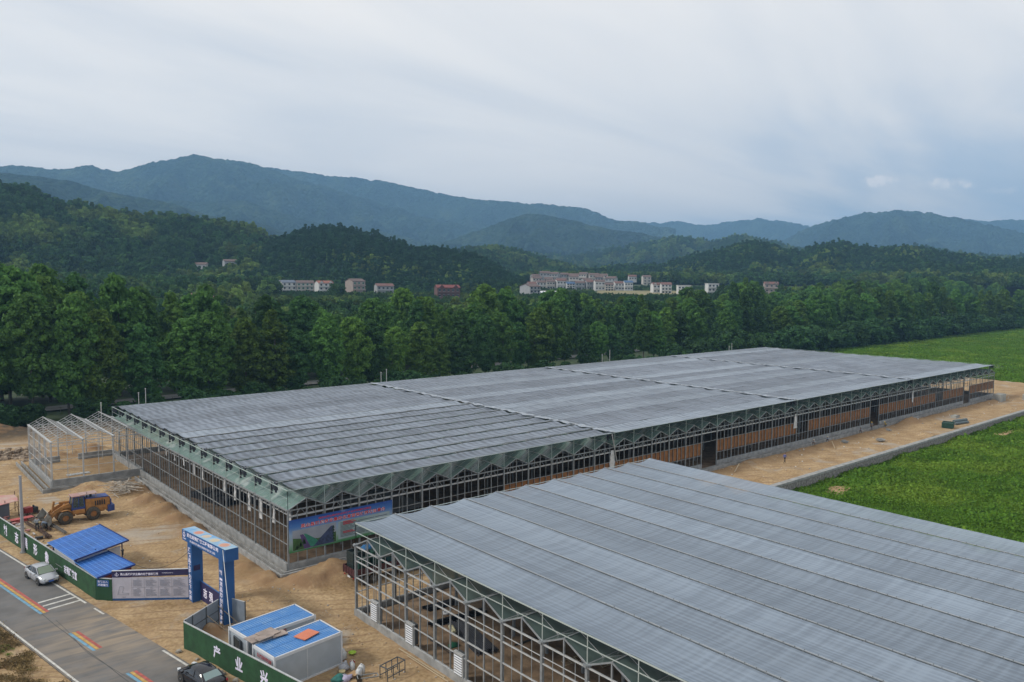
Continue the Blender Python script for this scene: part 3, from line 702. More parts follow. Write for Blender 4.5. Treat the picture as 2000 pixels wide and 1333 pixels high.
for q in (-.06,.07): cb.bar((q,0,8.46),(q,GW+.1,8.46),.026,mi=0 if q<0 else 1)
rr_=random.Random(4)
for k in range(36): cb.box((rr_.uniform(-.08,.08),k*GW/70+rr_.random()*.4,8.50),(.05,.03,.06))
cb=cb.mesh('cable',[CAB,STEELW])
for i in range(1,10): link('cable',cb,G2,(i*XB,0,0))
# louvred vents
def louvre():
    b=MB(); b.b2(-.10,0,.62,.10,.08,2.3,1); b.b2(-.10,1.02,.62,.10,1.1,2.3,1); b.b2(-.10,0,2.2,.12,1.1,2.38,1)
    for k in range(8):
        z=.74+k*.185; b.add([(-.14,.08,z),(-.14,1.02,z),(-.10,1.02,z+.095),(-.10,.08,z+.095)],[(0,1,2,3)],0)
    b.b2(-.07,.08,.66,-.05,1.02,2.2,2)
    b.b2(.06,.06,.66,.45,1.04,2.3,2)
    return b.mesh('louvre_vent',[WHITE,STEELW,mat('fan_box_dark',(.07,.075,.08),.6)])
lv=louvre()
for y in (56.5,51.05,44.5,38.2,32.1,26): link('louvre_vent',lv,G2,(-.06,y-GY0,0))
# loose truss frames seen inside
# ---------------- things behind
POLE=mat('white_pipe',(.42,.42,.40),.6)
for i,(x,z) in enumerate(((37.6,10.3),(38.7,10.9),(84.4,10.4),(85.7,10.95),(150.7,10.4),(153.6,11.3),(207.4,9.7),(208.8,10.4))):
    b=MB(); b.cyl((x,140.4,0),(x,140.4,z),.06,8); b.cyl((x,140.4,z-.02),(x,140.4,z+.08),.12,8)
    tag(b.build('vent_pipe',POLE),'%s white pipe rising behind the long glasshouse, counted from the left'%od(i),'pipe','pipes behind the long glasshouse')
b=MB(); b.cyl((31.8,140.3,0),(31.8,140.3,9.2),.07,8); b.cyl((31.8,140.3,9.2),(31.8,140.3,9.3),.1,8); tag(b.build('vent_pipe',POLE),'single white pipe rising through the bare annex frame','pipe')
# ------------------------------------------------------------------ hoardings, gate, boards
TURF=mat('hoarding_turf',(.022,.085,.030),.95,col2=(.014,.055,.020),vscale=1.2,bump=.6,bscale=30)
PANEL=mat('grey_panel',(.22,.26,.31),.6,var=.2,vscale=1.5)
FRAMEG=mat('dark_frame',(.07,.08,.09),.6)
BLUE=mat('gate_blue',(.016,.095,.28),.5,var=.25,vscale=.5)
NAVY=mat('header_navy',(.022,.018,.075),.6)
def fence_panel(parent,p,q,h,name='panel',m=None,z0=0.,th=.06):
    b=MB(); P=Vector((p[0],p[1],z0+h/2)); Q=Vector((q[0],q[1],z0+h/2)); b.bar(P,Q,th,h); return b.build(name,m,parent)
def unit(p,q):
    v=Vector((q[0]-p[0],q[1]-p[1],0)); l=v.length; v.normalize(); return v,Vector((v.y,-v.x,0)),l
# left hoarding
HY=lambda y:16.86+(78.6-y)*.144
t=thing('hoarding','long green turf hoarding with white slogan beside the silver car','hoarding',(0,0,0))
fence_panel(t,(HY(128),128),(16.86,78.6),2.15,'turf_face',TURF,z0=-.1)
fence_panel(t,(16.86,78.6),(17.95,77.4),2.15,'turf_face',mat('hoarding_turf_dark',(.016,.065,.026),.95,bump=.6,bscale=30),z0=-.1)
b=MB(); b.bar((HY(128)+.02,128,2.08),(16.88,78.6,2.08),.12,.06); b.bar((16.88,78.6,2.08),(17.95,77.4,2.08),.12,.06); b.build('top_rail',STEELW,t)
p=Vector((HY(128),128,0)); q=Vector((16.86,78.6,0)); d,n,l=unit(p,q); nrm=-n if (-n).x<0 else n
if nrm.x>0: nrm=-nrm
off=nrm*.05
def hy_point(y,z): return (HY(y)+off.x,y+off.y,z)
ch='树志强形象'
for c_,y in zip(ch,(103.6,99.9,97.0,94.1,90.8)):
    text(c_,LETTER,t,hy_point(y+.55,.42),d,(0,0,1),1.15,1.25,bold=.03)
text('——',LETTER,t,hy_point(88.4,.98),d,(0,0,1),1.7,.07)
text('志强建筑宣',LETTER,t,hy_point(86.2,.62),d,(0,0,1),3.3,.85,bold=.03)
b=MB()
for y in np.arange(80,127,3.): b.bar((HY(y)+.1,y,0),(HY(y)+.1,y,2.05),.06); b.bar((HY(y)+.1,y,1.7),(HY(y)+1.1,y+.1,0),.05)
b.build('back_frame',FRAMEG,t)
d2,n2,_=unit((16.86,78.6),(17.95,77.4)); n2=n2 if n2.x<0 else -n2
SIGNB=mat('sign_blue',(.03,.10,.28),.5)
b=MB(); P=Vector((16.86,78.6,1.62))+d2*.15+n2*.045; Q=P+d2*1.2; b.bar(P,Q,.02,.62); b.build('sign_plate',SIGNB,t)
O=Vector((16.86,78.6,0))+n2*.065
text('车辆出入',LETTER,t,O+d2*.25+Vector((0,0,1.66)),d2,(0,0,1),1.0,.22,bold=.02)
text('减速慢行',LETTER,t,O+d2*.25+Vector((0,0,1.36)),d2,(0,0,1),1.0,.22,bold=.02)
# project billboard
t=thing('billboard','white site notice board with navy header between hoarding and blue gate','billboard',(0,0,0))
A_=(17.98,77.45); B_=(23.45,73.3); d,n,l=unit(A_,B_); n=n if n.y<0 else -n
bw=MB(); bw.bar((A_[0],A_[1],1.18),(B_[0],B_[1],1.18),.08,1.95); bw.build('board',mat('board_white',(.50,.48,.54),.6,var=.12,vscale=1.5),t)
bw=MB(); bw.bar((A_[0],A_[1],2.48),(B_[0],B_[1],2.62),.09,.58); bw.build('header',NAVY,t)
bw=MB(); bw.bar((A_[0],A_[1],2.8),(B_[0],B_[1],2.93),.12,.05); bw.build('top_rail',WHITE,t)
bw=MB(); m_=Vector((A_[0],A_[1],0)).lerp(Vector((B_[0],B_[1],0)),.0); bw.bar((A_[0],A_[1],.10),(B_[0],B_[1],.10),.07,.2); bw.build('base_panel',BLUE,t)
O=Vector((A_[0],A_[1],0))+n*.052
INK=mat('print_grey',(.25,.25,.29),.7); LINE=mat('print_line',(.30,.30,.34),.7)
text('英山县现代农业集约化育苗科技园',LETTER,t,O+d*.75+Vector((0,0,2.36)),d,(0,0,1),3.4,.25,bold=.03)
text('湖北志强建筑工程有限公司',LETTER,t,O+d*4.5+Vector((0,0,2.52)),d,(0,0,1),1.0,.09,bold=.01)
def logo(parent,O,xd,r,mat_,up=(0,0,1)):
    xd=Vector(xd).normalized(); up=Vector(up); b=MB()
    pts=[O+xd*(r*math.cos(a)*1.0)+up*(r*.75*math.sin(a)) for a in np.linspace(R(50),R(390),18)]
    for a_,c_ in zip(pts[:-1],pts[1:]): b.bar(a_,c_,r*.22,r*.22)
    b.bar(O+up*r*1.5-xd*r*.1,O-up*r*.5-xd*r*.05,r*.3,r*.1); b.bar(O-up*r*.5-xd*r*.05,O-up*r*.1+xd*r*.6,r*.25,r*.1)
    b.bar(O+up*r*1.5-xd*r*.4,O+up*r*1.4+xd*r*.1,r*.18,r*.1)
    return b.build('logo',mat_,parent)
logo(t,O+d*.45+Vector((0,0,2.44)),d,.15,LETTER)
g_=MB()
for fx in (.255,.42,.605,.78): g_.bar(O+d*(l*fx)+Vector((0,0,.3)),O+d*(l*fx)+Vector((0,0,2.1)),.012,.012)
g_.bar(O+d*(l*.26)+Vector((0,0,1.22)),O+d*(l*.99)+Vector((0,0,1.27)),.012,.02)
# plan drawing
pl_=[(.07,.55),(.10,1.35),(.15,1.30),(.13,.72),(.215,.68),(.215,.55),(.07,.55)]
for (a_,b_) in zip(pl_[:-1],pl_[1:]): g_.bar(O+d*(l*a_[0])+Vector((0,0,a_[1])),O+d*(l*b_[0])+Vector((0,0,b_[1])),.015,.035)
g_.build('print_lines',LINE,t)
g_=MB(); rr_=random.Random(3)
for c0,c1 in ((.275,.405),(.44,.59),(.625,.765),(.80,.96)):
    for rb,rt in ((.36,1.10),(1.34,1.98)):
        g_.bar(O+d*(l*(c0+(c1-c0)*.38))+Vector((0,0,rt+.04)),O+d*(l*(c0+(c1-c0)*.62))+Vector((0,0,rt+.04)),.01,.04)
        z=rt-.07
        while z>rb:
            e=rr_.uniform(.55,1); g_.bar(O+d*(l*c0)+Vector((0,0,z)),O+d*(l*(c0+(c1-c0)*e))+Vector((0,0,z)),.01,.022); z-=.062
g_.build('print_text',INK,t)
text('平面图',INK,t,O+d*(l*.12)+Vector((0,0,.27)),d,(0,0,1),.38,.09)
# gate: portal opening toward -X
t=thing('gate_portal','tall blue gate portal with white lettering and sky-coloured beam top','gate',(0,0,0))
gd=Vector((.30,-5.9,0)).normalized()   # along the opening, away from the billboard
gx=Vector((-gd.y,gd.x,0)); gx=gx if gx.x>0 else -gx   # inward
G0=Vector((23.45,73.35,0))
def gp(s,w,z): return G0+gd*s+gx*w+Vector((0,0,z))
def gbox(b,s0,s1,w0,w1,z0,z1,mi=0):
    vs=[gp(s,w,z) for z in (z0,z1) for s,w in ((s0,w0),(s1,w0),(s1,w1),(s0,w1))]
    b.add(vs,[(0,1,2,3),(4,7,6,5),(0,4,5,1),(1,5,6,2),(2,6,7,3),(3,7,4,0)],mi)
b=MB(); gbox(b,0,.95,0,1.0,-.1,5.55); b.build('pillar',BLUE,t)
b=MB(); gbox(b,6.9,7.75,0,1.0,-.1,5.75); b.build('pillar',BLUE,t)
b=MB(); vs=[gp(s,w,z) for s,z0,z1 in ((-.8,5.5,6.5),(9.0-.35,5.85,6.92)) for w,z in ((-.15,z0),(1.0,z0),(1.0,z1),(-.15,z1))]
b.add(vs,[(0,1,2,3),(7,6,5,4),(0,4,5,1),(1,5,6,2),(3,2,6,7),(0,3,7,4)]); b.build('beam',BLUE,t)
SKYP=mat('beam_print_sky',(.14,.32,.55),.6,col2=(.30,.42,.50),vscale=1.2,lo=.4,hi=.6)
def btop(s,w,dz): 
    f=(s+.8)/9.45; return gp(s,w,6.5+.42*f+dz)
b=MB(); b.add([btop(-.8,-.15,.006),btop(8.65,-.15,.006),btop(8.65,1.0,.006),btop(-.8,1.0,.006)],[(0,1,2,3)]); b.build('beam_top_print',SKYP,t)
for k,(s,r,c_) in enumerate(((1.7,.42,(.52,.22,.16)),(3.4,.38,(.50,.40,.30)),(5.2,.40,(.50,.42,.30)),(7.2,.45,(.50,.25,.18)))):
    for rr2,cc,dz in ((r*1.35,tuple((x+y)/2 for x,y in zip(c_,(.42,.45,.45))),.010),(r,c_,.014)):
        b=MB(); vs=[btop(s+rr2*math.cos(a)*1.1,.42+rr2*math.sin(a)*.8,dz) for a in np.linspace(0,2*math.pi,18)[:-1]]
        b.add(vs,[tuple(range(17))]); b.build('flower_print',mat('flower_print_%d_%d'%(k,int(dz*1000)),cc,.7),t)
# lettering on the beam, following its slope
f0=-.165
bd=(gp(8.65,0,6.92)-gp(-.8,0,6.5)).normalized()
text('湖北志强建筑工程有限公司',LETTER,t,gp(.35,f0,6.05),bd,(0,0,1),6.9,.38,bold=.03)
text('英山县现代农业集约化育苗科技园项目二标段',LETTER,t,gp(1.0,f0,5.70),bd,(0,0,1),5.6,.21,bold=.02)
logo(t,gp(-.25,f0,6.10),gd,.24,LETTER); text('志强建筑',LETTER,t,gp(-.62,f0,5.66),bd,(0,0,1),.75,.13,bold=.02)
for s0,zt,st_,n_ in ((.18,5.1,'建精品工程为天下安居',10),(7.05,4.9,'树一流品牌创百年基业',10)):
    for k,c_ in enumerate(st_): text(c_,LETTER,t,gp(s0,-.012,zt-.50*(k+1)),gd,(0,0,1),.55,.42,bold=.03)
b=MB(); gbox(b,.93,.965,.15,.75,2.9,3.4); b.build('notice_plate',NAVY,t)
# barrier
t=thing('gate_barrier','low navy barrier panel with white lettering behind the blue gate','barrier',(0,0,0))
p0=gp(1.0,.75,0); p1=gp(6.9,.75,0)
b=MB(); b.bar(p0+Vector((0,0,.95)),p1+Vector((0,0,1.05)),.08,1.75); b.build('panel',NAVY,t)
b=MB(); b.bar(p0+Vector((0,0,1.86)),p1+Vector((0,0,1.96)),.1,.05); b.build('top_rail',BLUE,t)
for c_,s in (('志',1.7),('强',3.0)): text(c_,LETTER,t,gp(s,.69,.55),gd,(0,0,1),.85,.9,bold=.03)
# grey framed panels
def framed(parent,p,q,h,posts,rails,side):
    fence_panel(parent,p,q,h,'sheet',PANEL,z0=-.05,th=.05)
    b=MB(); d,n,l=unit(p,q); n=n*side
    for f in posts: 
        P=Vector((p[0],p[1],0))+d*(l*f)+n*.06; b.bar(P,P+Vector((0,0,h)),.07)
    for z in rails: 
        P=Vector((p[0],p[1],z))+n*.05; b.bar(P,P+d*l,.05)
    b.build('frame',FRAMEG,parent)
    b=MB(); b.bar((p[0],p[1],h-.03),(q[0],q[1],h-.03),.09,.05); b.build('top_rail',STEELW,parent)
t=thing('fence_panel','grey framed sheet panel standing just behind the right gate pillar','fence panel',(0,0,0))
framed(t,(24.35,66.3),(25.15,64.3),2.25,(0,.45,1),(.08,1.2,2.1),-1)
t=thing('fence_panel','grey sheet fence bent from the gate to the green hoarding corner','fence panel',(0,0,0))
framed(t,(19.95,63.7),(23.55,66.1),2.3,(.02,.22,.62,1),(.5,1.35),1)
b=MB(); b.bar((22.3,65.2,1.5),(23.7,63.6,0),.05); b.bar((23.5,66.,1.8),(25.0,64.6,.0),.05); b.build('prop',mat('timber_pale',(.35,.28,.20),.8),t)
# right hoarding
t=thing('hoarding','near green turf hoarding with white slogan in front of the cabins','hoarding',(0,0,0))
RY=lambda y:19.91+(63.68-y)*.199
fence_panel(t,(19.91,63.68),(RY(40),40),2.25,'turf_face',TURF,z0=-.1)
b=MB(); b.bar((19.93,63.68,2.18),(RY(40)+.02,40,2.18),.12,.06); b.build('top_rail',STEELW,t)
d,n,l=unit((19.91,63.68),(RY(40),40)); n=n if n.x<0 else -n
for c_,y in (('产',59.4),('业',56.5),('兴',53.4),('旺',50.4)):
    P=Vector((RY(y),y,.62))+n*.05; text(c_,LETTER,t,P,d,(0,0,1),.95,1.05,bold=.035)
# banner on glasshouse
t=thing('project_banner','large blue and green project banner with red title on the glasshouse front','banner',(33.4,73.45,0))
b=MB(); b.b2(.0,-.03,2.05,12.05,.0,5.42)
BM=bpy.data.materials.new('banner_print'); BM.use_nodes=True; nt=BM.node_tree; bs=nt.nodes['Principled BSDF']; bs.inputs['Roughness'].default_value=.55
tc=nt.nodes.new('ShaderNodeTexCoord'); sx=nt.nodes.new('ShaderNodeSeparateXYZ'); nt.links.new(tc.outputs['Object'],sx.inputs[0])
mr=nt.nodes.new('ShaderNodeMapRange'); nt.links.new(sx.outputs['Z'],mr.inputs['Value']); mr.inputs['From Min'].default_value=2.05; mr.inputs['From Max'].default_value=5.42
cr=nt.nodes.new('ShaderNodeValToRGB'); e=cr.color_ramp.elements; e[0].position=0; e[0].color=(.03,.17,.05,1); e[1].position=1; e[1].color=(.012,.06,.27,1)
for p_,c_ in ((.12,(.14,.30,.16,1)),(.30,(.28,.36,.36,1)),(.55,(.24,.34,.48,1)),(.78,(.05,.16,.42,1))):
    x=e.new(p_); x.color=c_
nz=nt.nodes.new('ShaderNodeTexNoise'); nz.inputs['Scale'].default_value=.9; nz.inputs['Detail'].default_value=5; nt.links.new(tc.outputs['Object'],nz.inputs['Vector'])
mxx=nt.nodes.new('ShaderNodeMixRGB'); rp=nt.nodes.new('ShaderNodeValToRGB'); rp.color_ramp.elements[0].position=.55; rp.color_ramp.elements[1].position=.72; rp.color_ramp.elements[1].color=(.6,.6,.6,1)
nt.links.new(nz.outputs['Fac'],rp.inputs[0]); nt.links.new(rp.outputs[0],mxx.inputs[0]); nt.links.new(mr.outputs[0],cr.inputs[0]); nt.links.new(cr.outputs[0],mxx.inputs[1]); mxx.inputs[2].default_value=(.33,.40,.50,1); nt.links.new(mxx.outputs[0],bs.inputs['Base Color'])
b.build('canvas',BM,t)
RED=mat('print_red',(.55,.03,.03),.6); OUT=mat('print_white',(.62,.60,.62),.6); INKB=mat('print_ink',(.07,.08,.12),.7)
for m_,dy,bo,gr in ((OUT,-.036,.07,0),(RED,-.042,.025,0)):
    text('英山县现代农业集约化育苗科技园项目简介',m_,t,(1.25,dy,4.42),(1,0,0),(0,0,1),9.9,.42,bold=bo,gap=.25)
text('湖北大别山现代农业科技产业示范园项目建设',RED,t,(3.2,-.042,4.97),(1,0,0),(0,0,1),6.2,.22,bold=.02)
# framed picture: two greenhouse wings among fields
b=MB(); b.b2(.35,-.038,2.2,5.2,-.03,4.28); b.build('picture',mat('picture_sky',(.30,.33,.38),.6,var=.2,vscale=.7),t)
def poly(pts,m_,name,dy): 
    b=MB(); b.add([(x,dy,z) for x,z in pts],[tuple(range(len(pts)))]); b.build(name,m_,t)
poly([(.38,2.22),(5.18,2.22),(5.18,3.3),(3.2,3.0),(.38,3.5)],mat('pic_green',(.055,.13,.035),.8,var=.4,vscale=2),'picture_field',-.041)
poly([(1.6,2.22),(2.6,2.22),(1.5,3.75),(1.15,3.75)],mat('pic_violet',(.10,.06,.17),.8,var=.3,vscale=3),'picture_path',-.043)
poly([(2.3,2.3),(3.5,2.3),(2.9,3.0),(1.8,3.75),(1.55,3.8)],mat('pic_teal',(.04,.22,.15),.8,var=.3,vscale=3),'picture_wing',-.044)
poly([(2.6,2.25),(4.9,2.25),(4.95,4.0),(4.6,4.0),(3.5,3.1)],mat('pic_navy',(.05,.07,.15),.8,var=.5,vscale=4),'picture_wing',-.045)
for k in range(6):
    x=.6+.22*k*(1-.3*(k%2)); poly([(x,2.3+.1*k),(x+.35,2.3+.1*k),(x+.17,2.75+.12*k)],mat('pic_tree',(.012,.035,.012),.8),'picture_tree',-.047)
for k in range(5): x=4.75; poly([(x,2.5+k*.3),(x+.3,2.55+k*.3),(x+.1,2.8+k*.3)],mat('pic_tree',(.012,.035,.012),.8),'picture_tree',-.047)
b=MB(); b.b2(5.45,-.036,2.35,11.7,-.03,4.25); b.build('text_panel',mat('panel_tint',(.33,.40,.46),.6,col2=(.24,.33,.30),vscale=.35),t)
b=MB(); rr_=random.Random(9); z=4.05
while z>2.45:
    if z>3.75 or 2.9<z<3.05: 
        pass
    x=5.7
    while x<11.3:
        w=rr_.uniform(.5,2.2); b.b2(x,-.042,z,min(x+w,11.4),-.037,z+.055); x+=w+rr_.uniform(.08,.3)
        if rr_.random()<.15: break
    z-=.135
b.build('print_text',INKB,t)
b=MB()
for z_,w in ((4.12,1.3),(3.98,1.5),(3.84,1.2),(3.05,1.2),(2.92,1.4)): b.b2(6.0,-.046,z_,6.0+w,-.043,z_+.06)
b.build('print_heading',RED,t)
# ------------------------------------------------------------------ sheds and cabins
BROOF=mat('blue_sheet_roof',(.022,.13,.46),.45,var=.3,vscale=.8)
BROOF2=mat('faded_blue_roof',(.20,.33,.50),.5,col2=(.06,.20,.46),vscale=1.1,lo=.5,hi=.8)
SEAM=mat('roof_seam_light',(.10,.26,.60),.5)
def quad_roof(parent,c,nr,ns,mroof,seam=SEAM,th=.06,ribs=True):
    # c: four corners (x,y,z) in order; ribs run from edge 0-1 to edge 3-2
    c=[Vector(p) for p in c]; b=MB(); nr_=c[1]-c[0]; 
    top=c; bot=[p-Vector((0,0,th)) for p in c]
    b.add(top+bot,[(0,1,2,3),(7,6,5,4),(0,4,5,1),(1,5,6,2),(2,6,7,3),(3,7,4,0)]); b.build('roof',mroof,parent)
    b=MB()
    for i in range(nr+1):
        f=i/nr; p=c[0].lerp(c[1],f)+Vector((0,0,.015)); q=c[3].lerp(c[2],f)+Vector((0,0,.015)); b.bar(p,q,.04,.03)
    for i in range(1,ns):
        f=i/ns; p=c[0].lerp(c[3],f)+Vector((0,0,.012)); q=c[1].lerp(c[2],f)+Vector((0,0,.012)); b.bar(p,q,.03,.03)
    b.build('roof_rib',seam,parent)
t=thing('work_shed','larger open work shed with bright blue sheet roof beside the green hoarding','shed',(0,0,0))
c=[(15.05,90.2,2.75),(20.3,92.0,3.15),(21.3,84.6,3.1),(16.0,82.9,2.7)]
quad_roof(t,c,9,14,BROOF)
b=MB()
for x,y in ((15.5,89.8),(19.9,91.4),(20.8,85.2),(16.3,83.6),(18.2,84.4)): b.bar((x,y,-.1),(x,y,2.95 if x>18 else 2.65),.1)
b.build('post',mat('post_navy',(.02,.03,.12),.6),t)
b=MB(); b.bar((16.35,83.7,1.25),(20.6,85.1,1.25),.06,2.6); b.bar((15.6,89.7,1.25),(16.3,83.9,1.25),.06,2.6); b.build('wall',mat('shed_wall_white',(.50,.51,.54),.6),t)
b=MB(); b.bar(c[3],c[2],.08,.14); b.bar(c[2],c[1],.08,.14); b.build('fascia',mat('post_navy',(.02,.03,.12),.6),t)
t=thing('work_shed','lower blue-roofed shed with red side between the larger shed and notice board','shed',(0,0,0))
c=[(16.2,84.0,2.25),(19.3,85.2,2.4),(20.35,78.8,2.45),(16.9,78.1,2.2)]
quad_roof(t,c,8,12,BROOF)
b=MB(); b.bar((17.1,78.35,1.1),(20.0,79.0,1.1),.06,2.2); b.bar((20.05,79.1,1.1),(19.3,84.6,1.1),.06,2.2); b.build('wall',mat('shed_wall_red',(.28,.045,.03),.7,var=.3,vscale=2),t)
b=MB(); b.bar(c[3],c[2],.08,.16); b.bar(c[2],c[1],.06,.12); b.build('fascia',mat('fascia_blue',(.01,.04,.2),.6),t)
b=MB(); b.cyl((20.2,82.6,2.4),(20.2,82.6,2.75),.1,8); b.blob((20.2,82.6,2.85),.14,8); tag(b.build('roof_cowl',DARK),'small dark cowl standing on the lower blue shed roof','cowl')
CABW=mat('cabin_wall',(.40,.44,.48),.55,var=.12,vscale=1.2)
def cabin(lab,c,zt,texts=()):
    t=thing('site_cabin',lab,'cabin',(0,0,0)); c=[Vector((x,y,0)) for x,y in c]   # 0 rear-left,1 rear-right,2 front-right,3 front-left
    b=MB(); ins=[c[0].lerp(c[2],.006),c[1].lerp(c[3],.006),c[2].lerp(c[0],.006),c[3].lerp(c[1],.006)]
    b.add([p+Vector((0,0,.05)) for p in ins]+[p+Vector((0,0,zt-.2)) for p in ins],[(0,1,5,4),(1,2,6,5),(2,3,7,6),(3,0,4,7)]); b.build('wall',CABW,t)
    b=MB()
    for i in range(4):
        p,q=c[i],c[(i+1)%4]; b.bar(p+Vector((0,0,zt-.13)),q+Vector((0,0,zt-.13)),.10,.24); b.bar(p+Vector((0,0,.06)),q+Vector((0,0,.06)),.12,.12); b.bar(p,p+Vector((0,0,zt-.01)),.14)
    p,q=c[3],c[2]; m_=p.lerp(q,.47); b.bar(m_+Vector((0,-.01,.1)),m_+Vector((0,-.01,zt-.2)),.05,.04)
    b.build('frame',WHITE,t)
    k=[p.lerp(c[(i+2)%4],.02)+Vector((0,0,zt-.05)) for i,p in enumerate(c)]
    quad_roof(t,k,26,2,BROOF2,mat('cabin_rib',(.07,.20,.44),.5),.04)
    return t
ca=cabin('rear white site cabin with faded blue roof and a dark window',[(22.04,59.53),(27.83,60.31),(28.12,57.28),(22.38,56.75)],2.62)
b=MB(); b.box((22.15,58.25,1.6),(.06,1.1,.9)); b.build('window',mat('window_dark',(.03,.04,.045),.15),ca)
b=MB(); b.bar((22.13,57.65,1.1),(22.13,58.85,1.1),.08); b.bar((22.13,57.65,2.1),(22.13,58.85,2.1),.08); b.bar((22.13,57.65,1.1),(22.13,57.65,2.1),.08); b.bar((22.13,58.85,1.1),(22.13,58.85,2.1),.08); b.build('window_frame',FRAMEG,ca)
cb_=cabin('front white site cabin with red sign lettering and an orange sheet on its blue roof',[(22.26,55.39),(28.04,56.19),(28.30,53.2),(22.61,52.45)],2.62)
REDS=mat('sign_red',(.35,.04,.05),.6)
text('22',REDS,ca,(25.2,56.98,2.05),(.99,.09,0),(0,0,1),.4,.28,bold=.03)
text('英山育苗科技园项目部',REDS,cb_,(22.26,54.75,1.95),Vector((.35,-2.94,0)).normalized(),(0,0,1),2.0,.33,bold=.03)
b=MB(); b.box((25.98,54.3,2.68),(1.55,1.15,.06),R(20)); tag(b.build('sheet',mat('orange_sheet',(.62,.20,.11),.7,var=.15)),'faded orange sheet lying on the front cabin roof','sheet')
PLY=mat('weathered_plywood',(.36,.29,.25),.85,var=.35,vscale=2)
for i,(x,y,z,w,h,a,l_) in enumerate(((22.75,56.1,2.72,1.35,1.2,8,'leftmost weathered board bridging the two cabin roofs'),(23.75,56.25,2.78,1.4,1.25,12,'upper middle weathered board lying across the cabin gap'),(24.35,55.75,2.70,1.2,.9,3,'rightmost weathered board bridging the two cabin roofs'),(23.2,55.6,2.86,1.3,.7,10,'small top board overlapping the others on the cabin roofs'))):
    b=MB(); b.box((x,y,z),(w,h,.05),R(a)); tag(b.build('board',PLY),l_,'board','boards laid over the cabin gap')
# ------------------------------------------------------------------ hills: crest profiles as (azimuth deg, elevation deg)
PF={
'HA':[(63.37,-0.61),(64.56,0.99),(65.91,2.56),(67.41,3.33),(69.06,3.66),(70.67,3.88),(73.18,3.93),(75.31,3.98),(77.35,4.28),(79.59,4.67),(80.65,5.23),(82.23,5.43),(85.92,6.09)],
'HB':[(48.82,-0.45),(50.3,0.64),(52.16,1.59),(54.73,2.04),(56.92,2.27),(59.08,3.0),(60.51,3.34),(62.27,3.55),(64.01,3.3),(66.08,2.62),(68.11,1.29),(70.12,-0.63)],
'HC':[(40.74,0.08),(43.66,0.43),(45.5,0.97),(47.35,1.51),(49.2,2.09),(51.05,2.33),(53.26,2.05),(56.19,1.62)],
'HD':[(12.97,0.99),(16.73,1.13),(18.6,1.29),(20.56,1.69),(22.89,2.17),(25.29,2.03),(27.17,2.48),(28.44,2.36),(29.72,1.92),(31.04,2.17),(32.4,2.63),(33.41,2.5),(35.11,1.94),(37.2,1.51),(38.96,0.85),(42.21,0.91),(44.76,0.53),(48.82,-0.08)],
'HE':[(14.21,1.44),(18.07,1.48),(20.56,1.72),(22.3,2.19),(23.48,2.14),(27.14,1.7),(29.72,2.06),(32.4,2.7),(33.76,2.99),(35.13,2.5),(37.58,2.94),(40.07,2.59),(42.23,2.15),(45.14,1.59),(51.05,1.67)],
'F1':[(60.52,1.58),(64.02,2.59),(66.74,3.59),(69.7,3.91),(72.54,4.82),(74.68,5.15),(76.73,5.46),(78.43,5.99),(80.62,6.15),(82.2,6.15),(85.93,5.94)],
'F2':[(53.26,2.02),(56.19,2.72),(59.08,3.4),(62.62,3.69),(65.37,4.39),(68.04,5.2),(70.64,5.0),(74.68,4.98),(78.19,4.74),(86.02,3.76)],
'M1':[(44.05,2.07),(48.1,2.79),(51.06,3.42),(53.26,3.91),(55.82,4.35),(58.35,5.13),(60.49,5.68),(62.59,6.29),(64.65,6.7),(66.34,7.39),(67.99,7.71),(69.62,7.86),(71.05,8.07),(72.16,7.81),(74.01,7.36),(75.97,6.69),(77.26,7.01),(78.97,6.61),(80.6,6.64),(82.19,6.64),(85.91,6.38)],
'M2':[(37.95,3.52),(40.46,4.03),(42.26,4.29),(44.46,5.12),(46.66,5.3),(49.6,5.54),(52.17,5.73),(55.09,6.05),(57.62,6.64),(60.48,6.99),(63.27,7.17),(65.32,7.36),(67.33,7.54),(70.6,7.01)],
'M3':[(33.4,2.07),(36.87,2.62),(40.08,3.24),(42.98,3.71),(45.54,4.25),(47.38,4.72),(49.22,4.56),(51.06,3.86),(53.26,3.04),(56.19,1.99)],
'M4':[(23.82,3.17),(27.2,3.39),(29.13,3.7),(31.78,4.26),(34.14,4.08),(35.86,3.89),(37.96,4.16),(40.46,3.99),(44.08,3.89)],
'M5':[(13.04,2.17),(16.82,3.01),(17.89,3.35),(18.98,3.59),(20.66,4.06),(22.4,4.46),(23.88,4.67),(25.99,4.44),(27.55,4.17),(28.81,3.76),(30.41,2.93),(33.73,1.72)],
'M6':[(13.1,3.41),(16.85,3.78),(18.44,3.83),(20.37,3.95),(23.84,3.66)],
'SKY':[(15.15,0.39),(18.0,0.06),(19.36,-0.1),(21.35,0.37),(23.4,0.19),(25.21,0.01),(26.77,0.17),(28.35,-0.18),(29.64,-0.54),(30.95,-0.91),(32.31,-0.22),(33.34,0.13),(34.01,-0.41),(35.02,-1.49),(36.1,-0.25),(36.8,-0.51),(38.55,-1.54),(40.36,-0.83),(42.17,-1.58),(44.0,-1.23),(45.12,-0.35),(46.96,-1.07),(48.06,-1.63),(49.55,-0.72),(51.04,-0.28),(52.15,-0.73),(53.44,-1.66),(54.73,-2.22),(55.83,-1.31),(57.66,-0.76),(60.19,-1.5),(61.27,-2.41),(63.03,-1.69),(64.42,-1.15),(65.47,-2.04),(66.47,-0.8),(67.49,-0.98),(68.5,-1.68),(69.49,-1.68),(70.77,-0.64),(71.74,-0.98),(72.66,0.21),(73.91,-0.14),(75.0,-1.15),(75.72,-0.15),(76.88,0.5),(78.19,0.32),(79.05,-0.17),(79.72,0.62),(80.81,0.86),(82.39,1.2),(83.92,1.17)],
}
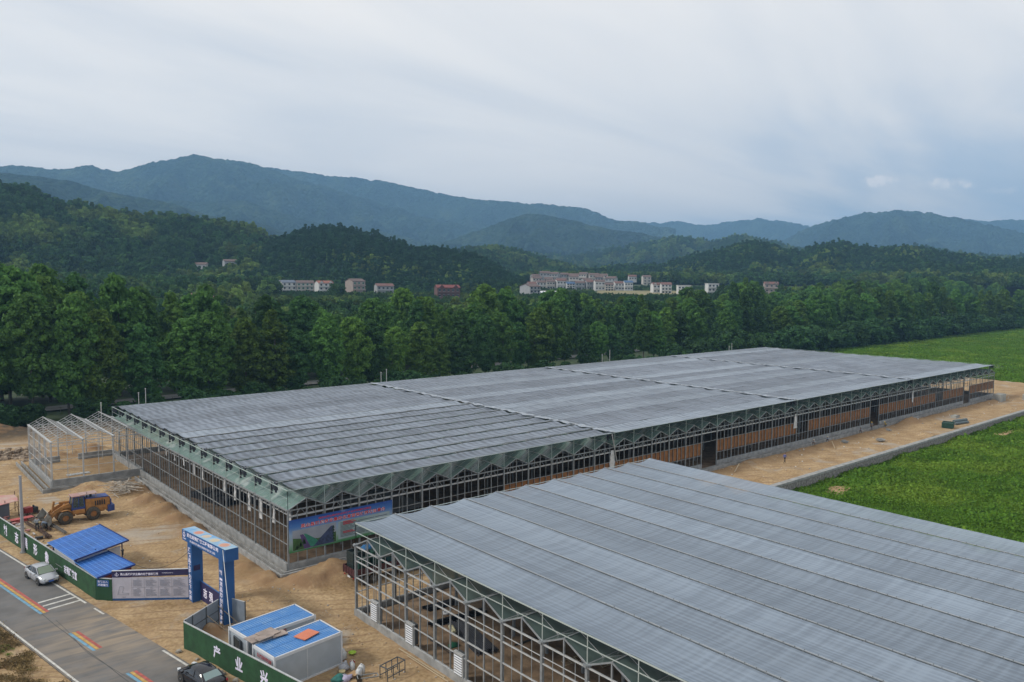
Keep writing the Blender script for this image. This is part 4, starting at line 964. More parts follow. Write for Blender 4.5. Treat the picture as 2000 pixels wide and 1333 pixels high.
def S_(s): return .6*s*s*(3-2*s)+.4*s
class Hill:
    def __init__(s,key,D,wf,wb,base,amp,scale,seed,crest=0.):
        p=PF[key]; s.az=np.array([a for a,e in p]); s.el=np.array([e for a,e in p]); s.D=D; s.wf=wf; s.wb=wb; s.base=base; s.amp=amp; s.sc=scale; s.seed=seed; s.crest=crest
    def top(s,a):
        # smooth interpolation of the crest
        t=np.interp(a,s.az,s.el); 
        for w in (.35,): t=.5*t+.25*np.interp(a-w,s.az,s.el)+.25*np.interp(a+w,s.az,s.el)
        return CZ+s.D*np.tan(np.radians(t))-s.crest
    def h(s,a,r):
        Z=s.top(a); x=r*np.cos(np.radians(a)); y=r*np.sin(np.radians(a))
        f=np.clip((r-(s.D-s.wf))/s.wf,0,1); g=np.clip(1-(r-s.D)/s.wb,0,1); q=np.where(r<s.D,f,g)
        sp=1-2*np.abs(fbm(a*s.D/57.3/s.sc+.0006*r,r/s.sc*.35,s.seed,4)-.5)*1.0
        n=fbm(x/s.sc,y/s.sc,s.seed+5,5)-.5
        rel=np.maximum(Z-s.base,1)
        env=np.sqrt(q)*(1-q)**.75*2.2
        sp2=1-2*np.abs(fbm(x/s.sc*1.1,y/s.sc*1.1,s.seed+9,4)-.5)
        carve=(1-sp)*1.9+(1-sp2)*1.6
        return s.base+np.maximum(rel*S_(q)-env*s.amp*carve+env*s.amp*.12,rel*S_(q)*.25)
    def mesh(s,name,m,lab,na,nr):
        a=np.linspace(s.az[0],s.az[-1],na); t=np.concatenate([np.linspace(s.D-s.wf,s.D,int(nr*.75)),np.linspace(s.D,s.D+s.wb,int(nr*.25)+1)[1:]])
        A_,R_=np.meshgrid(a,t,indexing='ij'); Z=s.h(A_,R_)
        k=min(1,max(0,(s.D-2500)/1500+.4)); Z=Z+k*((fbm(A_*s.D/57.3/16,R_/16,s.seed+2,3)-.5)*s.D*.0030+(fbm(A_*s.D/57.3/90,R_/90,s.seed+3,4)-.5)*s.D*.0055)
        return tag(grid_mesh(name,R_*np.cos(np.radians(A_)),R_*np.sin(np.radians(A_)),Z,m),lab,kind='structure')
def forest_mat(name,c1,c2,c3,sc_,bs,bd):
    m=bpy.data.materials.new(name); m.use_nodes=True; nt=m.node_tree; N=nt.nodes.new; L=nt.links.new
    b=nt.nodes['Principled BSDF']; b.inputs['Roughness'].default_value=1; b.inputs['Specular IOR Level'].default_value=.05
    g=N('ShaderNodeNewGeometry'); n=N('ShaderNodeTexNoise'); n.inputs['Scale'].default_value=sc_; n.inputs['Detail'].default_value=9; n.inputs['Roughness'].default_value=.62; L(g.outputs['Position'],n.inputs['Vector'])
    r=N('ShaderNodeValToRGB'); e=r.color_ramp.elements; e[0].position=.36; e[0].color=(*c1,1); e[1].position=.68; e[1].color=(*c3,1); x=e.new(.54); x.color=(*c2,1)
    L(n.outputs['Fac'],r.inputs[0]); 
    v=N('ShaderNodeTexVoronoi'); v.inputs['Scale'].default_value=bs; L(g.outputs['Position'],v.inputs['Vector'])
    L(r.outputs[0],b.inputs['Base Color']); bp=N('ShaderNodeBump'); bp.inputs['Strength'].default_value=1; bp.inputs['Distance'].default_value=bd; bp.invert=True
    L(v.outputs['Distance'],bp.inputs['Height']); L(bp.outputs[0],b.inputs['Normal'])
    return m
FM1=forest_mat('mountain_forest',(.012,.028,.016),(.026,.050,.024),(.055,.082,.034),.006,.05,26)
FM2=forest_mat('hill_forest_floor',(.012,.03,.010),(.022,.045,.014),(.04,.065,.02),.03,.12,7)
Hill('M6',7300,1500,700,40,160,520,3).mesh('mountain',FM1,'farthest blue ridge at the right edge',120,60)
Hill('M4',7000,1600,800,40,200,520,13).mesh('mountain',FM1,'distant low blue ridge in the right middle',300,70)
Hill('M2',5100,1300,700,40,220,420,23).mesh('mountain',FM1,'long back ridge sloping down to the right',420,90)
Hill('M5',5200,1500,800,40,240,380,33).mesh('mountain',FM1,'broad blue mountain on the right',380,90)
Hill('M1',4400,1500,700,40,230,330,43).mesh('mountain',FM1,'highest mountain with the rounded summit on the left',560,120)
Hill('F2',3500,800,500,40,120,240,53).mesh('mountain',FM1,'dark middle spur below the high mountain',380,80)
Hill('M3',3300,900,500,35,110,230,63).mesh('mountain',FM1,'dark pointed spur in the centre',320,80)
Hill('F1',2700,800,500,30,90,200,73).mesh('mountain',FM1,'dark ridge behind the near left hill',320,80)
HE=Hill('HE',2300,700,400,28,55,150,83,6); HE.mesh('hill',FM2,'low hill line behind the village',320,60)
HC=Hill('HC',1350,330,260,26,18,90,93,6); HC.mesh('hill',FM2,'small wooded hill behind the central hill',160,40)
HD=Hill('HD',1250,330,320,26,22,90,103,6); HD.mesh('hill',FM2,'wooded hill range behind the village on the right',360,50)
HA=Hill('HA',900,240,260,17,12,80,113,6); HA.mesh('hill',FM2,'near wooded hill on the left',260,60)
HB=Hill('HB',830,190,220,17,7,70,123,6); HB.mesh('hill',FM2,'dark wooded hill in the centre left',220,40)
# ------------------------------------------------------------------ foliage prototypes
def leaf_mat(name,c,var=.3,rnd=.30,yellow=None,trans=.25):
    m=bpy.data.materials.new(name); m.use_nodes=True; nt=m.node_tree; N=nt.nodes.new; L=nt.links.new
    b=nt.nodes['Principled BSDF']; b.inputs['Roughness'].default_value=.75; b.inputs['Specular IOR Level'].default_value=.15
    oi=N('ShaderNodeObjectInfo'); tc=N('ShaderNodeTexCoord'); n=N('ShaderNodeTexNoise'); n.inputs['Scale'].default_value=.55; n.inputs['Detail'].default_value=4; L(tc.outputs['Object'],n.inputs['Vector'])
    r=N('ShaderNodeValToRGB'); r.color_ramp.elements[0].position=.35; r.color_ramp.elements[1].position=.65
    r.color_ramp.elements[0].color=(*[x*(1-var) for x in c],1); r.color_ramp.elements[1].color=(c[0]*1.25,c[1]*1.15,c[2],1); L(n.outputs['Fac'],r.inputs[0])
    cur=r.outputs[0]
    if yellow:
        nn=N('ShaderNodeTexNoise'); nn.inputs['Scale'].default_value=.016; nn.inputs['Detail'].default_value=3; L(oi.outputs['Location'],nn.inputs['Vector'])
        rr2=N('ShaderNodeMapRange'); L(nn.outputs['Fac'],rr2.inputs['Value']); rr2.inputs['From Min'].default_value=.51; rr2.inputs['From Max'].default_value=.62; rr2.inputs['To Max'].default_value=.8
        mx=N('ShaderNodeMixRGB'); L(rr2.outputs[0],mx.inputs[0]); L(cur,mx.inputs[1]); mx.inputs[2].default_value=(*yellow,1); cur=mx.outputs[0]
    mr=N('ShaderNodeMapRange'); mr.inputs['To Min'].default_value=1-rnd; mr.inputs['To Max'].default_value=1+rnd; L(oi.outputs['Random'],mr.inputs['Value'])
    hs=N('ShaderNodeHueSaturation'); L(mr.outputs[0],hs.inputs['Value']); L(cur,hs.inputs['Color'])
    hm=N('ShaderNodeMapRange'); hm.inputs['To Min'].default_value=.494; hm.inputs['To Max'].default_value=.508; L(oi.outputs['Random'],hm.inputs['Value']); L(hm.outputs[0],hs.inputs['Hue'])
    L(hs.outputs[0],b.inputs['Base Color'])
    t=N('ShaderNodeBsdfTranslucent'); L(hs.outputs[0],t.inputs[0]); mx=N('ShaderNodeMixShader'); mx.inputs[0].default_value=trans; L(b.outputs[0],mx.inputs[1]); L(t.outputs[0],mx.inputs[2])
    L(mx.outputs[0],nt.nodes['Material Output'].inputs['Surface']); return m
BARK=mat('bark',(.10,.085,.065),.9,var=.4,vscale=3)
LEAF1=leaf_mat('leaf_poplar',(.088,.198,.046)); LEAF2=leaf_mat('leaf_plane',(.105,.200,.040)); LEAF3=leaf_mat('leaf_dark',(.060,.145,.044))
LEAFH=leaf_mat('leaf_hill',(.050,.116,.038),.40,.45,(.17,.24,.05)); LEAFB=leaf_mat('leaf_bush',(.040,.100,.034),.3,.25)
def quads(P,Nn,size,rg):
    # leaf-cluster quads at P with random tilt
    n=len(P); a=rg.normal(size=(n,3)); a-= (a*Nn).sum(1)[:,None]*Nn; a/=np.linalg.norm(a,axis=1)[:,None]+1e-9
    b=np.cross(Nn,a); s=(size*(.6+.8*rg.random(n)))[:,None] if np.ndim(size)==0 else size[:,None]
    a=a*s; b=b*s*(.55+.4*rg.random(n))[:,None]
    V=np.stack([P-a-b*.6,P+a*.2-b,P+a+b*.5,P-a*.3+b],1).reshape(-1,3); F=np.arange(4*n).reshape(n,4); return V,F
def crown(seed,H,Rm,nclump,per,leaf,zb=.14,shape=0,tilt=.55,cs_=.125):
    rg=np.random.default_rng(seed); C=[];Rr=[]
    k=0
    lean=rg.normal(size=2)*.03*H
    lobes=[(rg.uniform(0,6.28),rg.uniform(.3,.95),rg.uniform(.15,.4)) for _ in range(5)]
    while len(C)<nclump:
        u=rg.random(); 
        if shape==0: prof=min(1,(u/.28)**.45)*math.sqrt(max(0,1-max(0,(u-.28)/.72)**2.6))*(1-.12*u)
        elif shape==1: prof=math.sqrt(max(0,1-(2*u-1)**2))*1.0
        else: prof=(min(1,((1-u)*1.45)**.75+.10))*(1 if u>.08 else .75)
        th=rg.uniform(0,6.283)
        lob=1+sum(am*.5*math.cos(th-t0)*math.exp(-((u-uu)/.18)**2) for t0,uu,am in lobes)
        rad=Rm*prof*lob*(rg.random()**.45); z=H*(zb+(1-zb)*u*.95)
        C.append((rad*math.cos(th)+lean[0]*u,rad*math.sin(th)+lean[1]*u,z)); Rr.append(Rm*(cs_+cs_*.9*rg.random())*(1.05-.45*u))
    C=np.array(C);Rr=np.array(Rr)
    idx=np.repeat(np.arange(nclump),per); n=len(idx); d=rg.normal(size=(n,3)); d/=np.linalg.norm(d,axis=1)[:,None]; d[:,2]=np.abs(d[:,2])*.9-.25*rg.random(n)
    rr3=(.75+.35*rg.random(n))[:,None]; P=C[idx]+d*Rr[idx][:,None]*rr3*np.array([1,1,1.15])+rg.normal(size=(n,3))*Rr[idx][:,None]*.28
    P[:,2]=np.minimum(P[:,2],H)
    Nn=d*.75+rg.normal(size=(n,3))*tilt; Nn/=np.linalg.norm(Nn,axis=1)[:,None]
    V,F=quads(P,Nn,leaf,rg); return V,F,C
def trunk(seed,H,r,C,white=False,nb=9):
    rg=random.Random(seed); b=MB(); pts=[(0,0,-.4)]; x=y=0
    for i in range(1,7): x+=rg.uniform(-.15,.15); y+=rg.uniform(-.15,.15); pts.append((x,y,H*.85*i/6))
    for i in range(6): b.cyl(pts[i],pts[i+1],r*(1-i/6.6),9,r*(1-(i+1)/6.6),caps=False)
    sel=[C[rg.randrange(len(C))] for _ in range(nb)]
    for c in sel:
        z=max(H*.12,c[2]-H*.12); f=min(.99,z/(H*.85)); k=int(f*6); p=Vector(pts[k]).lerp(Vector(pts[min(6,k+1)]),f*6-k)
        m_=p.lerp(Vector(c),.5)+Vector((0,0,-.3)); b.cyl(p,m_,r*.35*(1-f*.5),6,r*.22*(1-f*.5),caps=False); b.cyl(m_,c,r*.22*(1-f*.5),6,r*.06,caps=False)
    return b
PROT=[]
for i,(H,Rm,nc,per,leaf,sh,lm,zb) in enumerate(((24,4.9,270,80,.30,0,LEAF1,.10),(24,5.3,260,85,.31,0,LEAF1,.14),(24,5.8,260,85,.30,1,LEAF2,.12),(24,5.0,250,85,.30,0,LEAF2,.08),(24,4.3,220,85,.29,2,LEAF2,.10),(24,5.6,250,85,.30,1,LEAF1,.15),(24,4.8,240,85,.30,0,LEAF3,.10),(24,5.2,190,85,.30,0,LEAF1,.20),(24,4.4,230,85,.29,2,LEAF3,.06))):
    V,F,C=crown(100+i,H,Rm,nc,per,leaf,zb,sh); cm_=fast_mesh('crown',V,F,lm,linkit=False); tm_=trunk(i,H,.30,C).mesh('trunk',BARK); PROT.append((cm_,tm_))
# ------------------------------------------------------------------ individual trees in the belt behind the glasshouse
skyaz=np.array([a for a,e in PF['SKY']]); skyel=np.array([e for a,e in PF['SKY']])
def gz(x,y): return float(TZ(np.array(x),np.array(y)))
rt=random.Random(21)
def row(yf,x0,x1,step,lab,group,fac,jit=1.6,hmin=9,kinds=None,cat='tree'):
    T=[]; x=x0
    while x<x1:
        st=step*(1+max(0,(x-200))/1300); xx=x+rt.uniform(-jit,jit); yy=yf(xx)+rt.uniform(-1.6,1.6); T.append((xx,yy)); x+=st
    T.sort(key=lambda p:-math.atan2(p[1],p[0]))
    for i,(x,y) in enumerate(T):
        az=math.degrees(math.atan2(y,x)); r=math.hypot(x,y); z0=gz(x,y)
        top=CZ+r*math.tan(math.radians(float(np.interp(az,skyaz,skyel))))
        H=max(hmin,(top-z0)*rt.uniform(*fac)); k=rt.randrange(len(PROT)); cm_,tm_=PROT[k]
        t=thing('broadleaf_tree',lab%od(i),cat,(x,y,z0-.1),rt.uniform(0,6.28),group); s=H/24; w=s*rt.uniform(.95,1.2) if H<26 else s*rt.uniform(.85,1.0)
        t.scale=(w,w,s); link('crown',cm_,t); link('trunk',tm_,t)
row(lambda x:188+.02*x if x<200 else 192,6,860,7.6,'leafy tree in the front row behind the glasshouse, %s from the left','front row of trees behind the glasshouse',(.60,.93))
row(lambda x:211+.085*(x-30),14,880,7.6,'tall tree in the second row beyond the country lane, %s from the left','second row of trees beyond the lane',(.82,1.05))
row(lambda x:224+.10*(x-30),12,900,8.6,'tree in the rear row of the belt, %s from the left','rear row of trees in the belt',(.84,1.09))
# bushes
BPR=[]
for i in range(4):
    V,F,C=crown(300+i,6,3.6,46,90,.30,.02,1,.55,.2); BPR.append((fast_mesh('foliage',V,F,LEAFB,linkit=False),trunk(40+i,4,.1,C,nb=6).mesh('stem',BARK)))
T=[]
for i in range(80):
    x=8+ i*7.3+rt.uniform(-2,2); 
    T.append((x,179.5+ (0 if x<250 else -4.0 if x<460 else 0)+rt.uniform(-2,2.5),rt.uniform(.45,.9) if x<230 else rt.uniform(1.0,2.0)))
T.sort(key=lambda p:-math.atan2(p[1],p[0]))
for i,(x,y,s) in enumerate(T):
    t=thing('bush','dark green bush along the field edge below the trees, %s from the left'%od(i),'bush',(x,y,gz(x,y)-.1 if x<268 else -.3),rt.uniform(0,6.28),'bushes below the tree belt'); t.scale=(s*1.1,s*1.1,s)
    f_,s_=BPR[i%4]; link('foliage',f_,t); link('stem',s_,t)
# ------------------------------------------------------------------ scattered woods (too many to count)
def make_scatter(name,P,Sc,protos,lab):
    me=bpy.data.meshes.new(name); me.vertices.add(len(P)); me.vertices.foreach_set('co',np.asarray(P,np.float32).ravel())
    at=me.attributes.new('sc','FLOAT','POINT'); at.data.foreach_set('value',np.asarray(Sc,np.float32))
    o=link(name,me); tag(o,lab,kind='stuff')
    ng=bpy.data.node_groups.new(name,'GeometryNodeTree'); ng.interface.new_socket('Geometry',in_out='INPUT',socket_type='NodeSocketGeometry'); ng.interface.new_socket('Geometry',in_out='OUTPUT',socket_type='NodeSocketGeometry')
    N=ng.nodes.new; L=ng.links.new; gi=N('NodeGroupInput'); go=N('NodeGroupOutput'); ci=N('GeometryNodeCollectionInfo'); ci.inputs[0].default_value=protos
    ci.inputs['Separate Children'].default_value=True; ci.inputs['Reset Children'].default_value=True
    io=N('GeometryNodeInstanceOnPoints'); io.inputs['Pick Instance'].default_value=True
    ri=N('FunctionNodeRandomValue'); ri.data_type='INT'; 
    [s for s in ri.inputs if s.name=='Max' and s.enabled][0].default_value=50
    rv=N('FunctionNodeRandomValue'); rv.data_type='FLOAT'; [s for s in rv.inputs if s.name=='Max' and s.enabled][0].default_value=6.283; rv.inputs['Seed'].default_value=3
    cx=N('ShaderNodeCombineXYZ'); L([s for s in rv.outputs if s.enabled][0],cx.inputs[2])
    na=N('GeometryNodeInputNamedAttribute'); na.data_type='FLOAT'; na.inputs['Name'].default_value='sc'
    L(gi.outputs[0],io.inputs['Points']); L(ci.outputs[0],io.inputs['Instance']); L([s for s in ri.outputs if s.enabled][0],io.inputs['Instance Index'])
    L(cx.outputs[0],io.inputs['Rotation']); L([s for s in na.outputs if s.enabled][0],io.inputs['Scale']); L(io.outputs[0],go.inputs[0])
    md=o.modifiers.new('scatter','NODES'); md.node_group=ng; return o
def proto_col(name,meshes):
    c=bpy.data.collections.new(name)
    for i,m in enumerate(meshes):
        o=bpy.data.objects.new('foliage',m); c.objects.link(o)
    return c
far=[]
for i,(sh,H,Rm) in enumerate(((1,9,4.2),(0,11,3.8),(1,8,4.6),(2,11,3.0),(0,10,4.2))):
    V,F,C=crown(500+i,H,Rm,11,85,.55,.05,sh,.45,.30); far.append(fast_mesh('foliage',V,F,LEAFH,linkit=False))
PC=proto_col('hill_tree_prototypes',far)
LEAFD=leaf_mat('leaf_hill_dark',(.032,.082,.034),.35,.28)
dk=[]
for i,(sh,H,Rm) in enumerate(((1,8,3.4),(2,11,2.6),(0,9,3.2),(2,12,3.0))):
    V,F,C=crown(540+i,H,Rm,10,75,.50,.05,sh,.5,.30); dk.append(fast_mesh('foliage',V,F,LEAFD,linkit=False))
PCD=proto_col('dark_tree_prototypes',dk)
KEEP=[]   # (az,r,half-width deg,depth in front)
NEARH=[(65.45,644),(64.24,646),(62.92,632),(60.76,620),(58.75,608),(54.25,552)]
VILL=[(48.25,590),(48.15,776),(47.48,778),(46.78,778),(46.07,780),(45.37,780),(44.67,774),(43.97,776),(43.28,770),(42.58,770),(41.89,772),(41.23,772),(39.17,742),(38.56,726),(37.32,712),(35.38,668),(31.45,758),(47.8,815),(46.9,818),(46.0,822),(45.1,820),(44.2,816),(43.3,814),(42.4,810),(47.9,846),(47.2,850),(46.5,848),(45.8,852),(45.1,850),(44.4,848),(43.7,846),(43.0,848)]
HILLH=[(70.94,775),(69.04,765),(40.93,930),(39.94,900)]
for a,r in NEARH: KEEP.append((a,r,.75,330))
for a,r in VILL: KEEP.append((a,r,.60,330 if r>600 else 120))
for a,r in HILLH: KEEP.append((a,r,.62,70))
def keepout(a,r,z,hs):
    ok=np.ones(len(a),bool); rk=np.random.default_rng(5).random(len(a))
    for ka,kr,kw,kd in KEEP:
        near=np.abs(a-ka)<kw
        ok&=~(near&(np.abs(r-kr)<14))
        # in front of a house only low growth: the top of the tree stays under the house's foot
        if kd>100: lim=CZ+r*np.tan(np.radians(-1.2+.45*(rk<.3))) if kr>560 else CZ+r*np.tan(np.radians(-1.6))
        else: lim=CZ+r*math.tan(R(.95 if ka>50 else -.1))
        ok&=~(near&(r<kr)&(r>kr-kd)&(z+hs*9>lim))
    return ok
def scat(hill,n,a0,a1,r0,r1,s0,s1,name,lab,seed,pc=None):
    rg=np.random.default_rng(seed); a=rg.uniform(a0,a1,n); r=np.sqrt(rg.uniform(r0**2,r1**2,n)); s=rg.uniform(s0,s1,n)
    x=r*np.cos(np.radians(a)); y=r*np.sin(np.radians(a))
    zt=TZ(x,y); z=np.maximum(hill.h(a,r) if hill else zt,zt)
    ok=keepout(a,r,z,s)
    make_scatter(name,np.stack([x,y,z-.4],1)[ok],s[ok],pc or PC,lab)
scat(HA,9000,62,94,560,945,.6,1.35,'hill_wood','mixed broadleaf wood covering the near left hill',1)
scat(HB,6000,47,70.5,655,880,.55,1.15,'hill_wood','darker wood covering the central hill behind the houses',2,PCD)
scat(HB,1000,47,70.5,650,760,.6,1.0,'hill_wood','lighter trees along the foot of the central hill',12)
scat(HC,4500,42,58,1030,1390,.8,1.3,'hill_wood','wood on the small hill behind the central one',3)
scat(HD,7000,13,49,900,1300,.8,1.35,'hill_wood','lighter trees of the hill range behind the village',4)
scat(HD,6000,13,49,1060,1320,.9,1.4,'hill_wood','dark trees on the upper slopes behind the village',14,PCD)
scat(HE,6500,14,52,1900,2330,1.3,2.1,'hill_wood','far wood on the low hills behind the village',5)
# valley floor growth
def valley(n,seed):
    rg=np.random.default_rng(seed); a=rg.uniform(10,95,n); r=np.sqrt(rg.uniform(275**2,900**2,n)); s=rg.uniform(.35,1.2,n)
    x=r*np.cos(np.radians(a)); y=r*np.sin(np.radians(a)); z=TZ(x,y)
    lim=CZ+r*np.tan(np.radians(np.where((a>35)&(a<68),-1.45,-.3)))
    ok=(z+s*9.5<lim)&keepout(a,r,z,s)&(y>235+.1*x)
    ok&=~((a>36.5)&(a<43.5)&(r>600)&(r<770))
    return x[ok],y[ok],z[ok],s[ok]
x,y,z,s=valley(22000,8); make_scatter('valley_wood',np.stack([x,y,z-.3],1),s,PC,'scrub and small trees filling the valley floor beyond the belt')
rg=np.random.default_rng(91); n=14000; a=rg.uniform(33,69,n); r=rg.uniform(430,830,n); s=rg.uniform(.14,.34,n); x=r*np.cos(np.radians(a)); y=r*np.sin(np.radians(a)); ok=~((a>36.5)&(a<43.6)&(r>605)&(r<770))
for ka,kr,kw,kd in KEEP: ok&=~((np.abs(a-ka)<.5)&(np.abs(r-kr)<9))
make_scatter('shrubs',np.stack([x,y,TZ(x,y)-.2],1)[ok],s[ok],PC,'low shrubs and gardens around the farmhouses and village')
# stubble field before the village
a=np.radians(np.linspace(36.8,43.4,14)); rr_=np.linspace(610,764,24); A_,R_=np.meshgrid(a,rr_,indexing='ij'); X=R_*np.cos(A_);Y=R_*np.sin(A_)
tag(grid_mesh('stubble_field',X,Y,TZ(X,Y)+.5,mat('stubble',(.24,.21,.10),.95,var=.3,vscale=.1)),'tan stubble field in front of the village',kind='structure')
# crop plants
cps=[]
for i in range(4):
    rg=np.random.default_rng(700+i); n=90; P=rg.normal(size=(n,3))*np.array([.5,.5,.13]); P[:,2]=np.abs(P[:,2])+.12; Nn=rg.normal(size=(n,3))*.7+np.array([0,0,.6]); Nn/=np.linalg.norm(Nn,axis=1)[:,None]
    V,F=quads(P,Nn,.10,rg); cps.append(V)
CROP=leaf_mat('leaf_crop',(.115,.235,.026),.3,.22,(.19,.29,.035),.35)
for nd in CROP.node_tree.nodes:
    if nd.type=='TEX_NOISE' and abs(nd.inputs['Scale'].default_value-.016)<1e-4: nd.inputs['Scale'].default_value=.07
CPC=proto_col('crop_prototypes',[fast_mesh('foliage',V,np.arange(len(V)).reshape(-1,4),CROP,linkit=False) for V in cps])
rg=np.random.default_rng(77); n=120000
# denser near the camera
u=rg.random(n); x=76.6+ (u**1.5)*240; y=-40+101*rg.random(n); y=np.where(rg.random(n)<.25,61-rg.random(n)*35,y)
dn=fbm(x/5,y/5,61,4); keep=((dn>.42)|(rg.random(n)<.4))&~(np.hypot((x-113.5)/4.6,(y-56.6)/1.7)<1)&~(np.hypot((x-183.5)/6,(y-57)/1.3)<1)
x,y=x[keep],y[keep]; s=(.5+.6*rg.random(len(x)))*(1+x/400)*(.7+1.1*np.clip((fbm(x/3,y/3,62,3)-.35)*2,0,1))
make_scatter('green_crop',np.stack([x,y,-1.75+.35*(fbm(x/7,y/7,9)-.5)],1),s,CPC,'bright green low crop filling the field below the wall')
n=60000; x=272+rg.random(n)*500; y=-20+rg.random(n)*198; k=(fbm(x/7,y/4,64,3)>.42); x,y=x[k],y[k]
make_scatter('green_crop',np.stack([x,y,-1.0+.4*(fbm(x/9,y/9,19)-.5)],1),1.5+1.3*rg.random(len(x)),CPC,'green crop in the far field beyond the end of the glasshouse')
n=1500; y=20+rg.random(n)*120; off=4.4+rg.random(n)*7; x=road_c(y)-off; k=fbm(x/2,y/2,65,3)>.6; x,y=x[k],y[k]
if len(x): make_scatter('weeds',np.stack([x,y,PZ(x,y)],1),.18+.2*rg.random(len(x)),CPC,'scattered weeds on the bank left of the road')
n=9000; y=15+rg.random(n)*130; off=3.9+rg.random(n)**1.3*9; x=road_c(y)-off; k=fbm(x/1.5,y/1.5,66,4)>.47; x,y=x[k],y[k]
DRY=leaf_mat('leaf_dry',(.23,.17,.085),.4,.35,(.16,.15,.05),.2)
dc=proto_col('dry_grass_prototypes',[fast_mesh('foliage',V,np.arange(len(V)).reshape(-1,4),DRY,linkit=False) for V in cps])
make_scatter('dry_grass',np.stack([x,y,PZ(x,y)-.05],1),.25+.35*rg.random(len(x)),dc,'dry brownish grass covering the bank left of the road')
b=MB()
for cx,cy,rx,ry in ((113.5,56.6,4.6,1.5),(183.5,57,6,1.2)):
    b.add([(cx+rx*(1+.2*math.sin(3*a+cx))*math.cos(a),cy+ry*(1+.2*math.sin(5*a))*math.sin(a),-1.45) for a in np.linspace(0,6.283,25)[:-1]],[tuple(range(24))])
tag(b.build('bare_soil_patch',DIRT),'bare sandy patches in the green crop near the wall',kind='structure')
# ------------------------------------------------------------------ houses
WM={k:mat('wall_'+k,c,.8,var=.12,vscale=.6) for k,c in {'white':(.58,.58,.57),'grey':(.33,.34,.35),'cream':(.50,.47,.43),'brick':(.13,.07,.062),'pink':(.34,.28,.25)}.items()}
RM={k:mat('roof_'+k,c,.8,var=.25,vscale=.8) for k,c in {'red':(.17,.085,.072),'brown':(.14,.095,.085),'slate':(.13,.16,.21),'scarlet':(.19,.05,.045),'blue':(.06,.12,.22),'orange':(.27,.11,.075)}.items()}
WIN=mat('window_glass_dark',(.03,.04,.05),.2); WING=mat('window_glass_green',(.05,.14,.11),.2)
winm={}
def house(lab,az,r,w,d,h,floors,roof,wall,turn=25,nw=3,wing=False,dormers=0,group=None,z=None,flat=False,balc=True):
    x=r*math.cos(R(az)); y=r*math.sin(R(az)); z=gz(x,y) if z is None else z
    t=thing('house',lab,'house',(x,y,z-.1),R(az+270+turn),group); W=WM[wall]; rm=RM[roof]
    b=MB(); b.b2(-w/2,-d/2,-2,w/2,d/2,h)
    if not flat:
        b.add([(-w/2,-d/2,h),(-w/2,d/2,h),(-w/2,0,h+1.7)],[(0,1,2)]); b.add([(w/2,-d/2,h),(w/2,d/2,h),(w/2,0,h+1.7)],[(1,0,2)])
    b.build('wall',W,t); b=MB()
    if flat: b.b2(-w/2-.3,-d/2-.3,h,w/2+.3,d/2+.3,h+.35); b.build('roof',W,t)
    else:
        for s in (-1,1): b.add([(-w/2-.4,s*(d/2+.5),h-.15),(w/2+.4,s*(d/2+.5),h-.15),(w/2+.4,0,h+1.8),(-w/2-.4,0,h+1.8),(-w/2-.4,s*(d/2+.5),h-.35),(w/2+.4,s*(d/2+.5),h-.35),(w/2+.4,0,h+1.6),(-w/2-.4,0,h+1.6)],[(0,1,2,3),(7,6,5,4),(0,4,5,1),(1,5,6,2),(3,2,6,7),(0,3,7,4)])
        rf=b.build('roof',rm,t)
        for k in range(dormers):
            xx=(k-(dormers-1)/2)*w*.62; b=MB(); b.add([(xx-1.5,-d/2-.2,h-.8),(xx+1.5,-d/2-.2,h-.8),(xx+1.5,-d/2-.2,h+.3),(xx,-d/2-.2,h+1.6),(xx-1.5,-d/2-.2,h+.3),(xx,0,h+1.6),(xx-1.5,-d/4,h+.3),(xx+1.5,-d/4,h+.3)],[(0,1,2,3,4)]); b.build('dormer',W,t)
            b=MB(); b.add([(xx-1.7,-d/2-.5,h+.2),(xx,-d/2-.5,h+1.8),(xx,0,h+1.8),(xx-1.7,-d/4,h+.2)],[(0,1,2,3)]); b.add([(xx+1.7,-d/2-.5,h+.2),(xx,-d/2-.5,h+1.8),(xx,0,h+1.8),(xx+1.7,-d/4,h+.2)],[(3,2,1,0)]); b.build('dormer_roof',rm,t)
    fh=h/floors; key=(wing,)
    if key not in winm:
        b=MB(); b.b2(-.75,-.03,-.7,.75,.03,.7,0); b.b2(-.85,-.06,.7,.85,.02,.8,1); b.b2(-.85,-.06,-.8,.85,.02,-.7,1); winm[key]=b.mesh('window',[WING if wing else WIN,WHITE])
    for f in range(floors):
        for k in range(nw):
            o=link('window',winm[key],t,((k-(nw-1)/2)*w/nw,-d/2-.03,fh*(f+.52))); 
    if balc and floors>1:
        b=MB()
        for f in range(1,floors): b.b2(-w/2,-d/2-.9,fh*f-.1,w/2,-d/2-.035,fh*f+.08); b.b2(-w/2,-d/2-.9,fh*f+.08,w/2,-d/2-.82,fh*f+.6)
        b.build('balcony',W,t)
    return t
g='farmhouses below the central hill'
house('leftmost white farmhouse with grey-blue roof below the wooded hill',65.45,644,12,9,9.0,3,'slate','white',28,3,group=g)
house('cream farmhouse with brown roof and green windows beside the grey-roofed one',64.24,646,13,9,8.8,3,'brown','cream',8,4,True,group=g)
house('white farmhouse with two white dormers and orange-red roof',62.92,632,12,9,8.8,3,'orange','white',22,3,group=g,dormers=2)
house('tallest narrow farmhouse with pale blank side and green windows',60.76,620,11,11,10.6,3,'brown','pink',32,3,True,group=g)
house('low grey farmhouse with red roof half hidden by trees',58.75,608,13,8,7.2,2,'red','grey',18,4,group=g)
house('dark red brick farmhouse with scarlet dormered roof',54.25,552,16,9,7.6,2,'scarlet','brick',15,5,group=g,dormers=2)
